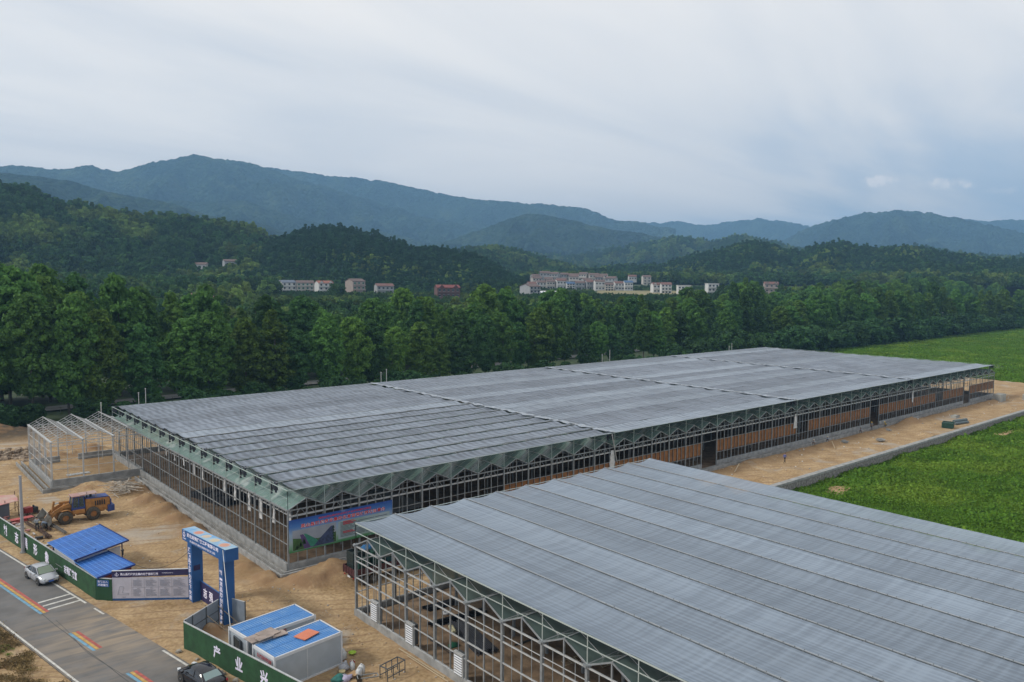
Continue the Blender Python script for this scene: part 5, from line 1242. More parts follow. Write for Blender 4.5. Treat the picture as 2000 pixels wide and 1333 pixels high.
house('white house high on the left hillside with brown roof',70.94,775,11,9,8.5,2,'brown','white',-20,3,z=float(HA.h(np.array(70.94),np.array(775.)))+1.5)
house('low pinkish-roofed house on the hillside clearing',69.04,765,14,8,4.8,1,'brown','grey',15,3,z=float(HA.h(np.array(69.04),np.array(765.)))+1.5,balc=False)
house('small half-hidden house with red roof at the foot of the left hill',71.0,430,10,7,5.5,2,'red','grey',10,3,z=14.5)
vc=[('brown','white'),('red','grey'),('brown','grey'),('blue','white'),('red','white'),('brown','cream')]
V1=[v for v in VILL if v[1]<=790 and v[1]>600 and v[0]>41]
for i,(a,r) in enumerate(V1):
    c_=vc[(i*5+1)%6]; house('front-row village house with %s roof and %s walls, %s from the left'%(c_[0],c_[1],od(i)),a,r+((i*3)%4-1.5)*2,8.0+(i%2)*1.2,8,6.2+((i*5)%4)*.9,2+(i%4==0),c_[0],c_[1],20-(i%3)*6,3,group='front row of village houses')
for i,(a,r) in enumerate(sorted([v for v in VILL if v[1]>790],key=lambda v:-v[0])):
    c_=vc[(i*3+2)%6]; house('rear-row village house with %s roof behind the front row, %s from the left'%(c_[0],od(i)),a,r,8.2+(i%3)*1.1,8,5.6+((i*7)%5)*.75,2,c_[0],c_[1],25-(i%5)*11,3,group='rear rows of village houses',z=gz(r*math.cos(R(a)),r*math.sin(R(a)))+(2.2 if r<830 else 4.5))
house('nearest village house with pale side wall at the left end',48.25,590,10,12,7.8,3,'brown','grey',40,3)
house('white twin-gabled village house right of the blue-sided building',39.17,742,10,8,8,2,'red','white',20,3,dormers=2)
house('pale village house with red roof beside the twin-gabled one',38.56,726,9,8,8.5,3,'red','white',10,3)
house('flat-topped white house partly hidden by trees',37.32,712,11,8,7.6,2,'brown','white',12,4,flat=True)
house('tall white three-storey house standing alone among the trees',35.38,668,9,8,9.8,3,'brown','white',20,3,flat=True)
house('reddish dormered house at the right among the tree tops',31.45,758,12,9,8.6,2,'red','pink',10,3,dormers=2)
house('tall narrow house above the village on the slope',39.94,900,9,8,9.5,3,'brown','cream',15,2,z=24)
house('small white house above the village roofs',40.93,930,9,7,5,1,'red','white',10,3,z=29,balc=False)
# tall white-roofed shed
t=thing('storage_shed','long low shed with bright white roof before the village','shed',(640*math.cos(R(47.1)),640*math.sin(R(47.1)),16.6),R(47.1-90))
b=MB(); b.b2(-12,-4,-3,12,4,2.2); b.build('wall',WM['grey'],t); b=MB(); b.add([(-12.5,-4.6,2.2),(12.5,-4.6,2.2),(12.5,4.6,3.8),(-12.5,4.6,3.8),(-12.5,-4.6,2.0),(12.5,-4.6,2.0),(12.5,4.6,3.6),(-12.5,4.6,3.6)],[(0,1,2,3),(7,6,5,4),(0,4,5,1),(1,5,6,2),(2,6,7,3),(3,7,4,0)]); b.build('roof',WHITE,t)
# ------------------------------------------------------------------ vehicles
def wheel(parent,x,y,z,r,w,rimr,rimm,side,tn='wheel'):
    b=MB(); n=20; secs=[]
    prof=[(-w/2,rimr),(-w/2,r*.93),(-w*.36,r),(w*.36,r),(w/2,r*.93),(w/2,rimr)]
    for yy,rr_ in prof: secs.append([(x+rr_*math.cos(2*math.pi*i/n),y+yy,z+rr_*math.sin(2*math.pi*i/n)) for i in range(n)])
    b.loft(secs,caps=False); wh=b.build(tn,RUBBER,parent)
    b=MB(); yo=y+side*w*.36; b.cyl((x,y-side*w*.3,z),(x,yo,z),rimr,n,mi=0,caps=False); b.cyl((x,yo-side*.02,z),(x,yo,z),rimr*.98,n)
    for k in range(5):
        a=2*math.pi*k/5; b.box((x+rimr*.5*math.cos(a),yo+side*.01,z+rimr*.5*math.sin(a)),(rimr*.3,.03,rimr*.3))
    b.cyl((x,yo,z),(x,yo+side*.06,z),rimr*.28,10); b.build('rim',rimm,wh)
    return wh
def sedan(lab,cat,loc,rz,paint,glass,roofc=None,L_=4.6,cx=None):
    t=thing('parked_car',lab,cat,loc,rz); hl=L_/2
    # stations: x, z_low, z_belt, half width
    st=[(-hl,.42,.86,.62),(-hl+.12,.30,.98,.78),(-hl+.6,.24,1.02,.87),(-1.3,.22,.98,.90),(-.4,.22,.95,.905),(.5,.22,.93,.90),(1.1,.22,.92,.885),(1.55,.24,.86,.87),(hl-.35,.26,.74,.80),(hl-.08,.30,.62,.68),(hl,.36,.52,.58)]
    secs=[]
    for x,zl,zb,w in st:
        h=zb-zl; secs.append([(x,-w*.93,zl),(x,-w,zl+h*.22),(x,-w*1.0,zl+h*.55),(x,-w*.97,zl+h*.82),(x,-w*.86,zb),(x,-w*.45,zb+.035),(x,0,zb+.045),(x,w*.45,zb+.035),(x,w*.86,zb),(x,w*.97,zl+h*.82),(x,w,zl+h*.55),(x,w,zl+h*.22),(x,w*.93,zl)])
    b=MB(); b.loft(secs); b.build('body',paint,t)
    # greenhouse: dark glass volume with body-coloured roof shell and pillars
    gs=[(-1.75,.97,.97,.74,.74),(-1.15,.95,1.34,.78,.60),(-.75,.95,1.43,.79,.62),(.0,.94,1.46,.79,.63),(.45,.93,1.42,.79,.61),(1.28,.92,.93,.76,.72)]
    def sec(x,z0,z1,w0,w1,k=1.): return [(x,-w0,z0),(x,-w1,z1-.05*(z1-z0>.1)),(x,-w1*.75,z1),(x,0,z1+.015),(x,w1*.75,z1),(x,w1,z1-.05*(z1-z0>.1)),(x,w0,z0)]
    b=MB(); b.loft([sec(*g) for g in gs],sm=True,close=False,caps=False); b.build('side_glass',glass[1],t)
    b=MB(); rs=[]
    for x,z0,z1,w0,w1 in gs[1:5]: rs.append([(x,-w1-.015,z1-.06),(x,-w1*.77,z1+.012),(x,0,z1+.03),(x,w1*.77,z1+.012),(x,w1+.015,z1-.06)])
    b.loft(rs,close=False,caps=False)
    for s in (-1,1):
        for (xa,za,wa,xb,zb,wb,ww) in ((-1.15,1.30,.62,-1.78,.98,.76,.14),(.45,1.39,.63,1.28,.94,.77,.06),(-.25,1.40,.645,-.28,.96,.80,.05)):
            b.bar((xa,s*wa,za),(xb,s*wb,zb),ww,.035)
    b.build('roof',roofc or paint,t)
    # windscreen and rear window
    def pane(name,pts,m):
        b=MB(); b.add(pts,[(0,1,2,3)]); return b.build(name,m,t)
    pane('windscreen',[(.50,-.555,1.425),(.50,.555,1.425),(1.26,.69,.965),(1.26,-.69,.965)],glass[0])
    pane('rear_window',[(-1.16,.545,1.365),(-1.16,-.545,1.365),(-1.72,-.66,1.005),(-1.72,.66,1.005)],glass[2])
    for x in (-1.38,1.36):
        for s in (-1,1):
            b=MB(); b.cyl((x,s*.80,.33),(x,s*.912,.33),.40,18); b.build('wheel_arch',DARK,t); wheel(t,x,s*.80,.32,.32,.235,.20,mat('alloy',(.45,.46,.47),.35,.6),s)
    LAMP=mat('lamp_glass',(.55,.57,.58),.1); TAIL=mat('tail_lamp',(.30,.02,.02),.2)
    for s in (-1,1):
        b=MB(); b.box((hl-.17,s*.60,.66),(.34,.24,.12),s*R(-24)); b.build('headlight',LAMP,t)
        b=MB(); b.box((-hl+.10,s*.66,.84),(.14,.22,.16),s*R(18)); b.build('tail_light',TAIL,t)
        b=MB(); b.box((.98,s*.98,.99),(.12,.20,.13)); b.build('mirror',paint,t)
    b=MB(); b.box((hl-.02,0,.36),(.10,1.05,.12)); b.box((hl-.04,0,.55),(.08,.62,.06)); b.build('grille',DARK,t)
    b=MB(); b.box((hl+.035,0,.44),(.02,.42,.12)); b.build('licence_plate',mat('plate_blue',(.03,.12,.45),.5),t)
    b=MB(); b.box((-hl-.01,0,.62),(.02,.42,.12)); b.build('licence_plate',mat('plate_blue',(.03,.12,.45),.5),t)
    b=MB()
    for s in (-1,1):
        for xx in (-.05,-.95): b.box((xx,s*.905,.80),(.16,.02,.03))
        b.bar((1.0,s*.907,.3),(1.0,s*.905,.86),.012); b.bar((-.27,s*.912,.28),(-.27,s*.905,.9),.012)
    b.build('door_handle',DARK,t)
    return t
SILV=mat('silver_paint',(.47,.48,.50),.3,.45); BLK=mat('black_paint',(.010,.010,.013),.12,.2,spec=.8); WPT=mat('white_car_paint',(.6,.6,.6),.3)
GL0=mat('windscreen_green',(.17,.22,.15),.15,spec=.7); GLD=mat('car_glass_dark',(.015,.017,.02),.08,spec=.8); GLR=mat('rear_glass_pale',(.20,.28,.27),.15,spec=.8)
sedan('silver sedan parked on the grey road beside the green hoarding','car',(14.0,87.35,.02),math.atan2(-1,.179),SILV,(GL0,GLD,GLD))
sedan('black sedan with pale rear window at the foot of the near hoarding','car',(19.0,57.0,.02),math.atan2(1,-.179),BLK,(GLD,GLD,GLR))
sedan('white car on the country lane glimpsed between tree trunks','car',(243,217,.2),R(10),WPT,(GLD,GLD,GLD))
# wheel loader
OR=mat('loader_orange',(.42,.19,.05),.55,var=.4,vscale=2.5); LB=mat('loader_blue',(.03,.06,.22),.5,var=.2,vscale=2)
BUCK=mat('bucket_steel',(.40,.40,.37),.6,.3,var=.4,vscale=2,col2=(.16,.12,.08)); LGL=mat('cab_glass',(.05,.075,.08),.1,alpha=.8)
t=thing('wheel_loader','orange and blue wheel loader with grey bucket standing on the dirt','loader',(21.1,106.4,0),R(181))
b=MB(); b.loft([[(x,-w,z0),(x,w,z0),(x,w*.96,z1),(x,-w*.96,z1)] for x,w,z0,z1 in ((-3.5,.80,1.0,2.25),(-3.35,.85,.95,2.5),(-.75,.85,1.0,2.62))],sm=False); b.build('engine_hood',OR,t)
b=MB(); b.loft([[(x,-w,z0),(x,w,z0),(x,w,z0+.10),(x,-w,z0+.10)] for x,w,z0 in ((-3.52,.80,2.27),(-3.35,.84,2.51),(-.78,.84,2.63))],sm=False); b.cyl((-1.5,0,2.65),(-1.5,0,3.05),.13,10,mi=1); b.cyl((-1.0,.35,2.65),(-1.0,.35,3.3),.06,8,mi=1); b.build('hood_top',[LB,DARK],t)
b=MB(); b.loft([[(x,-w,z0),(x,w,z0),(x,w,z1),(x,-w,z1)] for x,w,z0,z1 in ((-3.95,.95,.95,1.35),(-3.9,1.15,.75,1.5),(-3.15,1.2,.7,1.5))],sm=False); b.b2(-3.62,-.9,1.45,-3.5,.9,2.2); b.build('counterweight',LB,t)
b=MB()
for k in range(5): b.b2(-2.9+.25*k,.855,1.65,-2.75+.25*k,.875,2.25)
b.build('hood_vent',DARK,t)
b=MB(); b.b2(-2.9,-.55,.75,.2,.55,1.15); b.b2(-.6,-1.05,1.05,.75,1.05,1.5); b.build('rear_frame',OR,t)
b=MB(); b.b2(.35,-.45,.65,2.4,.45,1.5); b.loft([[(x,-.42,1.2),(x,.42,1.2),(x,.42,z1),(x,-.42,z1)] for x,z1 in ((.55,1.7),(.95,2.35),(1.35,2.3),(1.9,1.4))],sm=False); b.build('front_frame',OR,t)
b=MB(); cb0=[(-.65,-.75,1.5),(.75,-.75,1.5),(.75,.75,1.5),(-.65,.75,1.5)]; cb1=[(-.55,-.68,3.0),(.55,-.68,3.0),(.55,.68,3.0),(-.55,.68,3.0)]
for p,q in zip(cb0,cb1): b.bar(p,q,.1)
for k in range(4): b.bar(cb0[k],cb0[(k+1)%4],.1,.14); b.bar(cb1[k],cb1[(k+1)%4],.1,.12)
b.bar((.0,-.76,1.5),(.0,-.7,3.0),.07); b.bar((.0,.76,1.5),(.0,.7,3.0),.07); b.b2(-.66,-.76,1.5,.76,.76,1.75); b.build('cab_frame',LB,t)
b=MB(); b.add([Vector(p)*.995 for p in cb0]+[Vector(p)*.995 for p in cb1],[(0,1,5,4),(1,2,6,5),(2,3,7,6),(3,0,4,7)]); b.build('cab_glass',LGL,t)
b=MB(); b.box((-.0,0,3.12),(1.5,1.65,.10)); b.build('cab_roof',mat('faded_pink_panel',(.42,.25,.22),.8,var=.2),t); b=MB(); b.box((-1.15,.05,3.18),(1.9,1.5,.05)); b.bar((-1.95,.6,3.15),(-1.95,.6,2.5),.06); b.build('sun_board',mat('faded_pink_panel2',(.40,.28,.25),.8,var=.25,vscale=3),t)
b=MB(); b.box((-.1,0,1.9),(.5,.5,.5)); b.box((-.3,0,2.3),(.14,.46,.6)); b.build('driver_seat',DARK,t)
b=MB()
for s in (-1,1):
    P=[(.95,s*.62,2.15),(1.6,s*.62,2.05),(2.6,s*.66,1.55),(3.3,s*.66,.65)]
    for a_,c_ in zip(P[:-1],P[1:]): b.bar(a_,c_,.16,.40)
    b.build('lift_arm',OR,t); b=MB()
b.cyl((.9,.28,1.6),(2.2,.35,1.35),.10,10); b.cyl((2.2,.35,1.35),(2.7,.4,1.2),.06,8,mi=1); b.cyl((.9,-.28,1.6),(2.2,-.35,1.35),.10,10); b.cyl((2.2,-.35,1.35),(2.7,-.4,1.2),.06,8,mi=1); b.build('hydraulic_ram',[OR,STEELW],t)
b=MB(); b.cyl((.9,0,2.45),(2.0,0,2.5),.14,10); b.cyl((2.0,0,2.5),(2.5,0,2.4),.08,8,mi=1); b.bar((2.5,0,2.75),(2.75,0,1.3),.2,.25); b.bar((2.75,0,1.3),(3.3,0,1.2),.15); b.build('tilt_linkage',[OR,STEELW],t)
b=MB(); bp=[(3.45,1.85),(3.1,1.2),(3.1,.55),(3.4,.2),(3.9,.15),(4.45,.42)]
for a_,c_ in zip(bp[:-1],bp[1:]): b.bar((a_[0],0,a_[1]),(c_[0],0,c_[1]),3.0,.06,up=(0,0,1) if abs(c_[0]-a_[0])>.05 else (1,0,0))
for s in (-1,1): b.add([(x,s*1.5,z) for x,z in bp]+[(x,s*1.45,z) for x,z in bp],[(0,1,2,3,4,5),(11,10,9,8,7,6)]+[(i,i+6,(i+1)%6+6,(i+1)%6) for i in range(6)])
for k in range(8): b.box((4.5,-1.35+k*.385,.43),(.25,.1,.06))
b.build('bucket',BUCK,t)
for x in (1.55,-1.5):
    for s in (-1,1): wheel(t,x,s*1.05,.79,.79,.58,.36,mat('rim_orange',(.36,.16,.05),.6,var=.3),s)
    for s in (-1,1):
        if x>0: b=MB(); secs=[[(x+.95*math.cos(a),s*.78,.79+.95*math.sin(a)),(x+.95*math.cos(a),s*1.32,.79+.95*math.sin(a)),(x+.90*math.cos(a),s*1.32,.79+.90*math.sin(a)),(x+.90*math.cos(a),s*.78,.79+.90*math.sin(a))] for a in np.linspace(R(65),R(150),7)]; b.loft(secs); b.build('fender',LB if x<0 else OR,t)
# cargo truck
MAR=mat('truck_maroon',(.075,.022,.025),.6,var=.3,vscale=3)
t=thing('cargo_truck','dark maroon flatbed truck loaded with green crates behind the near glasshouse','truck',(36.6,67.0,0),0)
b=MB(); b.b2(0,-1.15,1.05,6.6,1.15,1.2); b.build('bed',MAR,t)
for nm,(x0,y0,x1,y1) in {'side_board':(0,-1.2,6.6,-1.13),'side_board ':(0,1.13,6.6,1.2),'tailgate':(-.06,-1.2,.02,1.2)}.items():
    b=MB(); b.b2(x0,y0,1.05,x1,y1,1.75); 
    if x1-x0>1:
        for k in range(9): b.b2(k*.82,y0-.03 if y0<0 else y1,1.0,k*.82+.07,y0 if y0<0 else y1+.03,1.78)
    else:
        for k in range(5): b.b2(-.10,-1.15+k*.55,1.0,-.06,-1.08+k*.55,1.78)
    b.build(nm.strip(),MAR,t)
b=MB(); b.b2(.1,-.45,.75,8.6,-.3,1.0); b.b2(.1,.3,.75,8.6,.45,1.0); b.build('chassis',DARK,t)
b=MB(); b.loft([[(x,-w,.7),(x,w,.7),(x,w*.95,z1),(x,-w*.95,z1)] for x,w,z1 in ((6.8,1.1,2.5),(7.6,1.12,2.55),(8.3,1.1,2.1),(8.6,1.05,1.4))],sm=False); b.build('cab',mat('truck_cab_blue',(.04,.10,.25),.4),t)
b=MB(); b.b2(7.0,-1.13,1.6,7.9,-1.11,2.2); b.b2(7.0,1.11,1.6,7.9,1.13,2.2); b.build('window',GLD,t)
for x in (1.1,2.1,7.7):
    for s in (-1,1): wheel(t,x,s*.98,.46,.46,.28,.24,mat('rim_grey',(.2,.2,.2),.6),s)
b=MB(); b.b2(-.06,-1.0,.82,-.02,-.75,.95); b.b2(-.06,.75,.82,-.02,1.0,.95); b.build('tail_light',mat('tail_lamp',(.30,.02,.02),.2),t)
b=MB(); b.b2(-.09,-.25,.78,-.05,.25,.95); b.build('licence_plate',WHITE,t)
CRG=mat('crate_green',(.012,.06,.042),.6,var=.3,vscale=3); CRD=mat('crate_black_green',(.014,.024,.022),.6)
def crate_stack(x,y,z,w,d,n,m,rz=0,lab='',g_=None,hh=.32):
    t=thing('crate_stack',lab,'crates',(x,y,z),rz,g_)
    for k in range(n):
        b=MB(); z0=k*hh
        b.b2(-w/2,-d/2,z0,w/2,d/2,z0+.03)
        for s in (-1,1): b.b2(-w/2,s*d/2-.015,z0,w/2,s*d/2+.015,z0+hh-.03); b.b2(s*w/2-.015,-d/2,z0,s*w/2+.015,d/2,z0+hh-.03); b.b2(-w/2-.03,s*d/2-.03,z0+hh-.06,w/2+.03,s*d/2+.03,z0+hh-.02); b.b2(s*w/2-.03,-d/2,z0+hh-.06,s*w/2+.03,d/2,z0+hh-.02)
        for q in range(1,5): b.b2(-w/2+q*w/5-.02,-d/2-.03,z0,-w/2+q*w/5+.02,-d/2-.01,z0+hh-.05); 
        b.build('crate',m,t)
    return t
gg='crate stacks on the truck bed'
crate_stack(37.55,67.4,1.21,1.3,1.3,6,CRD,0,'tallest black-green crate stack at the tail of the truck',gg)
crate_stack(37.75,66.45,1.21,1.2,.7,5,CRG,0,'green crate stack nearest the tail on the right side of the truck',gg)
crate_stack(39.3,67.0,1.21,1.3,1.9,6,CRG,0,'wide green crate stack in the middle of the truck bed',gg)
crate_stack(40.9,67.0,1.21,1.3,1.9,6,mat('crate_blue_green',(.015,.07,.08),.6),0,'bluish green crate stack near the front of the truck bed',gg)
crate_stack(42.3,67.0,1.21,1.1,1.9,5,CRG,0,'lowest green crate stack just behind the truck cab',gg)
b=MB()
for k in range(5): b.tube([(38.6+.55*math.cos(a)+.5*k*.2,67.2+.5*math.sin(a),3.2+.08*k) for a in np.linspace(0,6.28,12)],.05,6)
tag(b.build('hose_coil',mat('hose_blue',(.03,.16,.36),.5)),'coil of bright blue hose lying on the truck load','hose')
# ------------------------------------------------------------------ people
def person(lab,x,y,rz,shirt,pants,hat=None,pose='stand',z=0.05,hair=(.02,.018,.015)):
    J={}
    if pose=='stand':
        J=dict(pel=(0,0,.95),wa=(0,0,1.1),ch=(0.02,0,1.32),ne=(0.02,0,1.48),he=(0.04,0,1.60),ht=(.04,0,1.70),
         sL=(0,.19,1.40),eL=(.0,.25,1.13),wL=(.10,.24,.90),hL=(.14,.23,.82),sR=(0,-.19,1.40),eR=(-.02,-.26,1.13),wR=(.12,-.24,.93),hR=(.18,-.22,.86),
         tL=(0,.10,.90),kL=(.05,.12,.50),aL=(-.02,.13,.08),fL=(.16,.14,.04),tR=(0,-.10,.90),kR=(-.02,-.12,.50),aR=(-.10,-.13,.08),fR=(.08,-.14,.04))
    elif pose=='walk':
        J=dict(pel=(0,0,.94),wa=(0.01,0,1.1),ch=(0.04,0,1.32),ne=(0.06,0,1.48),he=(0.09,0,1.60),ht=(.10,0,1.70),
         sL=(0.03,.19,1.40),eL=(-.12,.24,1.16),wL=(-.16,.22,.93),hL=(-.15,.21,.85),sR=(0.03,-.19,1.40),eR=(.14,-.24,1.15),wR=(.30,-.2,.98),hR=(.36,-.19,.93),
         tL=(0,.10,.89),kL=(.20,.11,.52),aL=(.28,.11,.09),fL=(.44,.12,.05),tR=(0,-.10,.89),kR=(-.10,-.11,.50),aR=(-.36,-.11,.14),fR=(-.24,-.12,.04))
    elif pose=='bend':
        J=dict(pel=(-.1,0,.88),wa=(0.05,0,1.0),ch=(0.28,0,1.10),ne=(0.42,0,1.14),he=(0.54,0,1.12),ht=(.62,0,1.14),
         sL=(.34,.19,1.10),eL=(.40,.24,.84),wL=(.52,.18,.62),hL=(.56,.16,.54),sR=(.34,-.19,1.10),eR=(.42,-.24,.84),wR=(.54,-.18,.62),hR=(.58,-.16,.54),
         tL=(-.1,.11,.84),kL=(.0,.14,.46),aL=(-.05,.15,.08),fL=(.12,.16,.04),tR=(-.1,-.11,.84),kR=(-.02,-.14,.46),aR=(-.12,-.15,.08),fR=(.05,-.16,.04))
    else: # crouch
        J=dict(pel=(-.12,0,.36),wa=(-.04,0,.50),ch=(0.10,0,.70),ne=(0.18,0,.84),he=(0.24,0,.94),ht=(.27,0,1.04),
         sL=(.12,.19,.78),eL=(.26,.24,.56),wL=(.44,.18,.42),hL=(.51,.15,.38),sR=(.12,-.19,.78),eR=(.26,-.24,.56),wR=(.44,-.18,.42),hR=(.51,-.15,.38),
         tL=(-.10,.12,.34),kL=(.26,.20,.46),aL=(.05,.16,.09),fL=(.22,.17,.04),tR=(-.10,-.12,.34),kR=(.26,-.20,.44),aR=(.05,-.16,.09),fR=(.22,-.17,.04))
    rad=dict(pel=.145,wa=.13,ch=.155,ne=.055,he=.098,ht=.06,s=.062,e=.044,w=.030,h=.036,t=.088,k=.058,a=.040,f=.038)
    E_=[('pel','wa'),('wa','ch'),('ch','ne'),('ne','he'),('he','ht')]
    for s in 'LR': E_+=[('ch','s'+s),('s'+s,'e'+s),('e'+s,'w'+s),('w'+s,'h'+s),('pel','t'+s),('t'+s,'k'+s),('k'+s,'a'+s),('a'+s,'f'+s)]
    # fingers
    ex=[];
    ks=list(J); idx={k:i for i,k in enumerate(ks)}; V=[Vector(J[k]) for k in ks]; Ed=[(idx[a],idx[b_]) for a,b_ in E_]; Rd=[rad[k] if k in rad else rad[k[0]] for k in ks]
    for s in 'LR':
        w_=Vector(J['w'+s]); h_=Vector(J['h'+s]); d=(h_-w_).normalized(); sd=d.cross(Vector((0,1,0))); sd=sd.normalized() if sd.length>.1 else Vector((1,0,0))
        for k,(o,l) in enumerate(((-.026,.065),(-.009,.078),(.009,.074),(.026,.058))):
            V.append(h_+sd*o+d*l); Ed.append((idx['h'+s],len(V)-1)); Rd.append(.009)
        V.append(w_+(h_-w_)*.5+sd*.055+d*.02); Ed.append((idx['h'+s],len(V)-1)); Rd.append(.010)
    me=bpy.data.meshes.new('body'); me.from_pydata(V,Ed,[]); ob=bpy.data.objects.new('body',me); COL.objects.link(ob)
    md=ob.modifiers.new('s','SKIN'); sv=me.skin_vertices[0].data
    for i,r_ in enumerate(Rd): sv[i].radius=(r_,r_*(1.25 if ks[i] in('pel','wa','ch') else 1)) if i<len(ks) else (r_,r_)
    sv[idx['pel']].use_root=True; m2=ob.modifiers.new('u','SUBSURF'); m2.levels=1; m2.render_levels=1
    me2=bpy.data.meshes.new_from_object(ob.evaluated_get(bpy.context.evaluated_depsgraph_get())); bpy.data.objects.remove(ob)
    me2.name='body'; me2.materials.clear()
    SK=mat('skin',(.36,.21,.14),.6); SHO=mat('shoe',(.03,.028,.025),.7)
    for m_ in (SK,mat('shirt_%02x%02x%02x'%tuple(int(c*255) for c in shirt),shirt,.85),mat('trousers_%02x%02x%02x'%tuple(int(c*255) for c in pants),pants,.85),SHO): me2.materials.append(m_)
    # colour by nearest skeleton segment
    segs=[(Vector(J[a]),Vector(J[b_]),a,b_) for a,b_ in E_]
    for p in me2.polygons:
        c=Vector(p.center); best=None
        for A1,B1,a,b_ in segs:
            ab=B1-A1; tt=max(0,min(1,(c-A1).dot(ab)/max(ab.length_squared,1e-6))); dd=(c-(A1+ab*tt)).length
            if best is None or dd<best[0]: best=(dd,a,b_,tt)
        _,a,b_,tt=best
        if b_ in('he','ht') or (b_=='ne' and tt>.6) or a[0] in 'wh' and a[:2] not in('wa','he') : mi=0
        elif a[0]=='a' and b_[0]=='f': mi=3
        elif a[0] in 'tk' or b_[0]=='t' or (a=='pel' and tt<.35): mi=2
        elif a[0]=='e' and tt>.1 and b_[0]=='w': mi=0 if shirt[0]>.1 else 1
        else: mi=1
        p.material_index=mi; p.use_smooth=True
    t=thing('person',lab,'person',(x,y,z),rz); link('body',me2,t)
    H=Vector(J['he']); up=(Vector(J['ht'])-H).normalized()
    b=MB(); b.blob(H+up*.055-Vector((.015,0,0)),.112,10,1,.95,.75,.02,3); b.build('hair',mat('hair_dark',hair,.8),t)
    fx=Vector((1,0,0)) if pose!='bend' else Vector((.3,0,-.95)).normalized(); fc=H+fx*.095
    b=MB(); b.box(fc+Vector((.01,0,-.005)),(.03,.024,.04)); b.build('nose',SK,t)
    for s in (-1,1): b=MB(); b.box(fc+Vector((-.005,s*.035,.02)),(.012,.02,.012)); b.build('eye',DARK,t); b=MB(); b.blob(H+Vector((0,s*.10,0)),.025,6,.5,.5,1,0); b.build('ear',SK,t)
    if hat: 
        b=MB(); b.blob(H+up*.07,.135,12,1.05,1,.72,0); b.cyl(H+up*.05,H+up*.07,.17,14); b.build('helmet',mat('helmet_%d'%int(hat[0]*100),hat,.4),t)
    return t
person('person in grey shirt and black trousers standing beside the loader bucket',16.45,104.35,R(95),(.36,.39,.43),(.012,.012,.014),pose='stand')
person('stooping person in blue-grey shirt with a straw hat next to the standing one',17.25,103.75,R(160),(.17,.21,.27),(.012,.013,.018),hat=(.42,.34,.16),pose='bend')
person('lone person in blue shirt walking along the sandy track',116.5,67.7,R(-10),(.10,.12,.30),(.02,.02,.03),pose='walk')
person('person in grey jacket and yellow helmet standing by the second doorway of the long glasshouse',154.6,71.3,R(170),(.25,.26,.27),(.05,.05,.07),hat=(.60,.42,.05),pose='stand',z=.35)
person('person in pale shirt crouching left of the yellow-helmeted one',150.5,71.5,R(200),(.35,.37,.42),(.03,.03,.05),pose='crouch',z=.35)
person('person in yellow and black crouching right of the yellow-helmeted one',160.5,71.2,R(150),(.40,.28,.04),(.015,.015,.015),hat=(.60,.42,.05),pose='crouch',z=.4)
person('person in white shirt with cream hat crouching at the far-left end of the work crew',132.6,71.4,R(190),(.40,.41,.43),(.04,.04,.05),hat=(.50,.46,.36),pose='crouch',z=.35)
person('person in pale blue shirt crouching second from the left in the work crew',137.2,71.3,R(210),(.32,.37,.44),(.03,.03,.04),hat=(.50,.46,.36),pose='crouch',z=.35)
# ------------------------------------------------------------------ poles, props, debris
t=thing('lamp_pole','tall plain grey pole in front of the green hoarding','pole',(13.95,97.3,0))
b=MB(); b.cyl((0,0,-.3),(0,0,8.3),.20,14,.13); b.cyl((0,0,8.3),(0,0,8.42),.15,14); b.build('shaft',mat('pole_grey',(.30,.30,.31),.7,var=.15),t); b=MB(); b.cyl((0,0,-.1),(0,0,.12),.32,14); b.build('base',CONCD,t)
for (x,y,h,l) in ((497,190,12,'farther white street lamp at the end of the tree belt'),(592,172.5,11,'white street lamp standing in the far green field')):
    z0=gz(x,y); t=thing('street_lamp',l,'street lamp',(x,y,z0)); b=MB(); b.cyl((0,0,0),(0,0,h),.22,8,.15); b.build('shaft',WHITE,t); b=MB(); b.bar((-1.2,0,h),(1.2,0,h),.2); b.build('arm',WHITE,t)
def rods(name,pts,r,m,lab,cat,**k):
    b=MB(); b.tube(pts,r,6); return tag(b.build(name,m),lab,cat,**k)
PALEW=mat('pale_timber',(.45,.36,.24),.85,var=.2)
rods('timber_pole',[(33.0,52.4,.12),(33.15,46.3,.12)],.05,PALEW,'long pale pole lying against the foot of the near glasshouse wall','pole')
rods('timber_pole',[(32.85,51.0,.12),(32.95,45.6,.12)],.045,PALEW,'second pale pole lying just outside the first along the near wall','pole')
rods('timber_pole',[(84.0,74.4,1.2),(80.5,72.9,8.4)],.07,STEELW,'long white pole leaning against the long glasshouse eave','pole')
rods('timber_pole',[(104.3,69.0,.25),(107.0,70.0,1.0)],.07,PALEW,'short pale pole leaning on the dirt bank by the doorway','pole')
rods('timber_pole',[(133.5,67.9,.15),(136.0,69.8,.8)],.07,PALEW,'thin pale pole leaning on the dirt bank farther along the track','pole')
CABW_=mat('wire_dark',(.05,.045,.04),.7)
def sag(p,q,s,n=16): 
    p=Vector(p);q=Vector(q); return [p.lerp(q,i/n)-Vector((0,0,s*4*(i/n)*(1-i/n))) for i in range(n+1)]
rods('hanging_cable',sag((20.3,79.2,2.4),(24.3,73.6,5.0),1.2),.02,CABW_,'dark cable sagging from the lower shed to the blue gate','cable')
rods('guy_wire',[tuple(gp(8.3,-.2,6.85)),(22.1,59.5,2.6)],.03,STEELW,'pale guy wire running down from the gate beam to the cabin','cable')
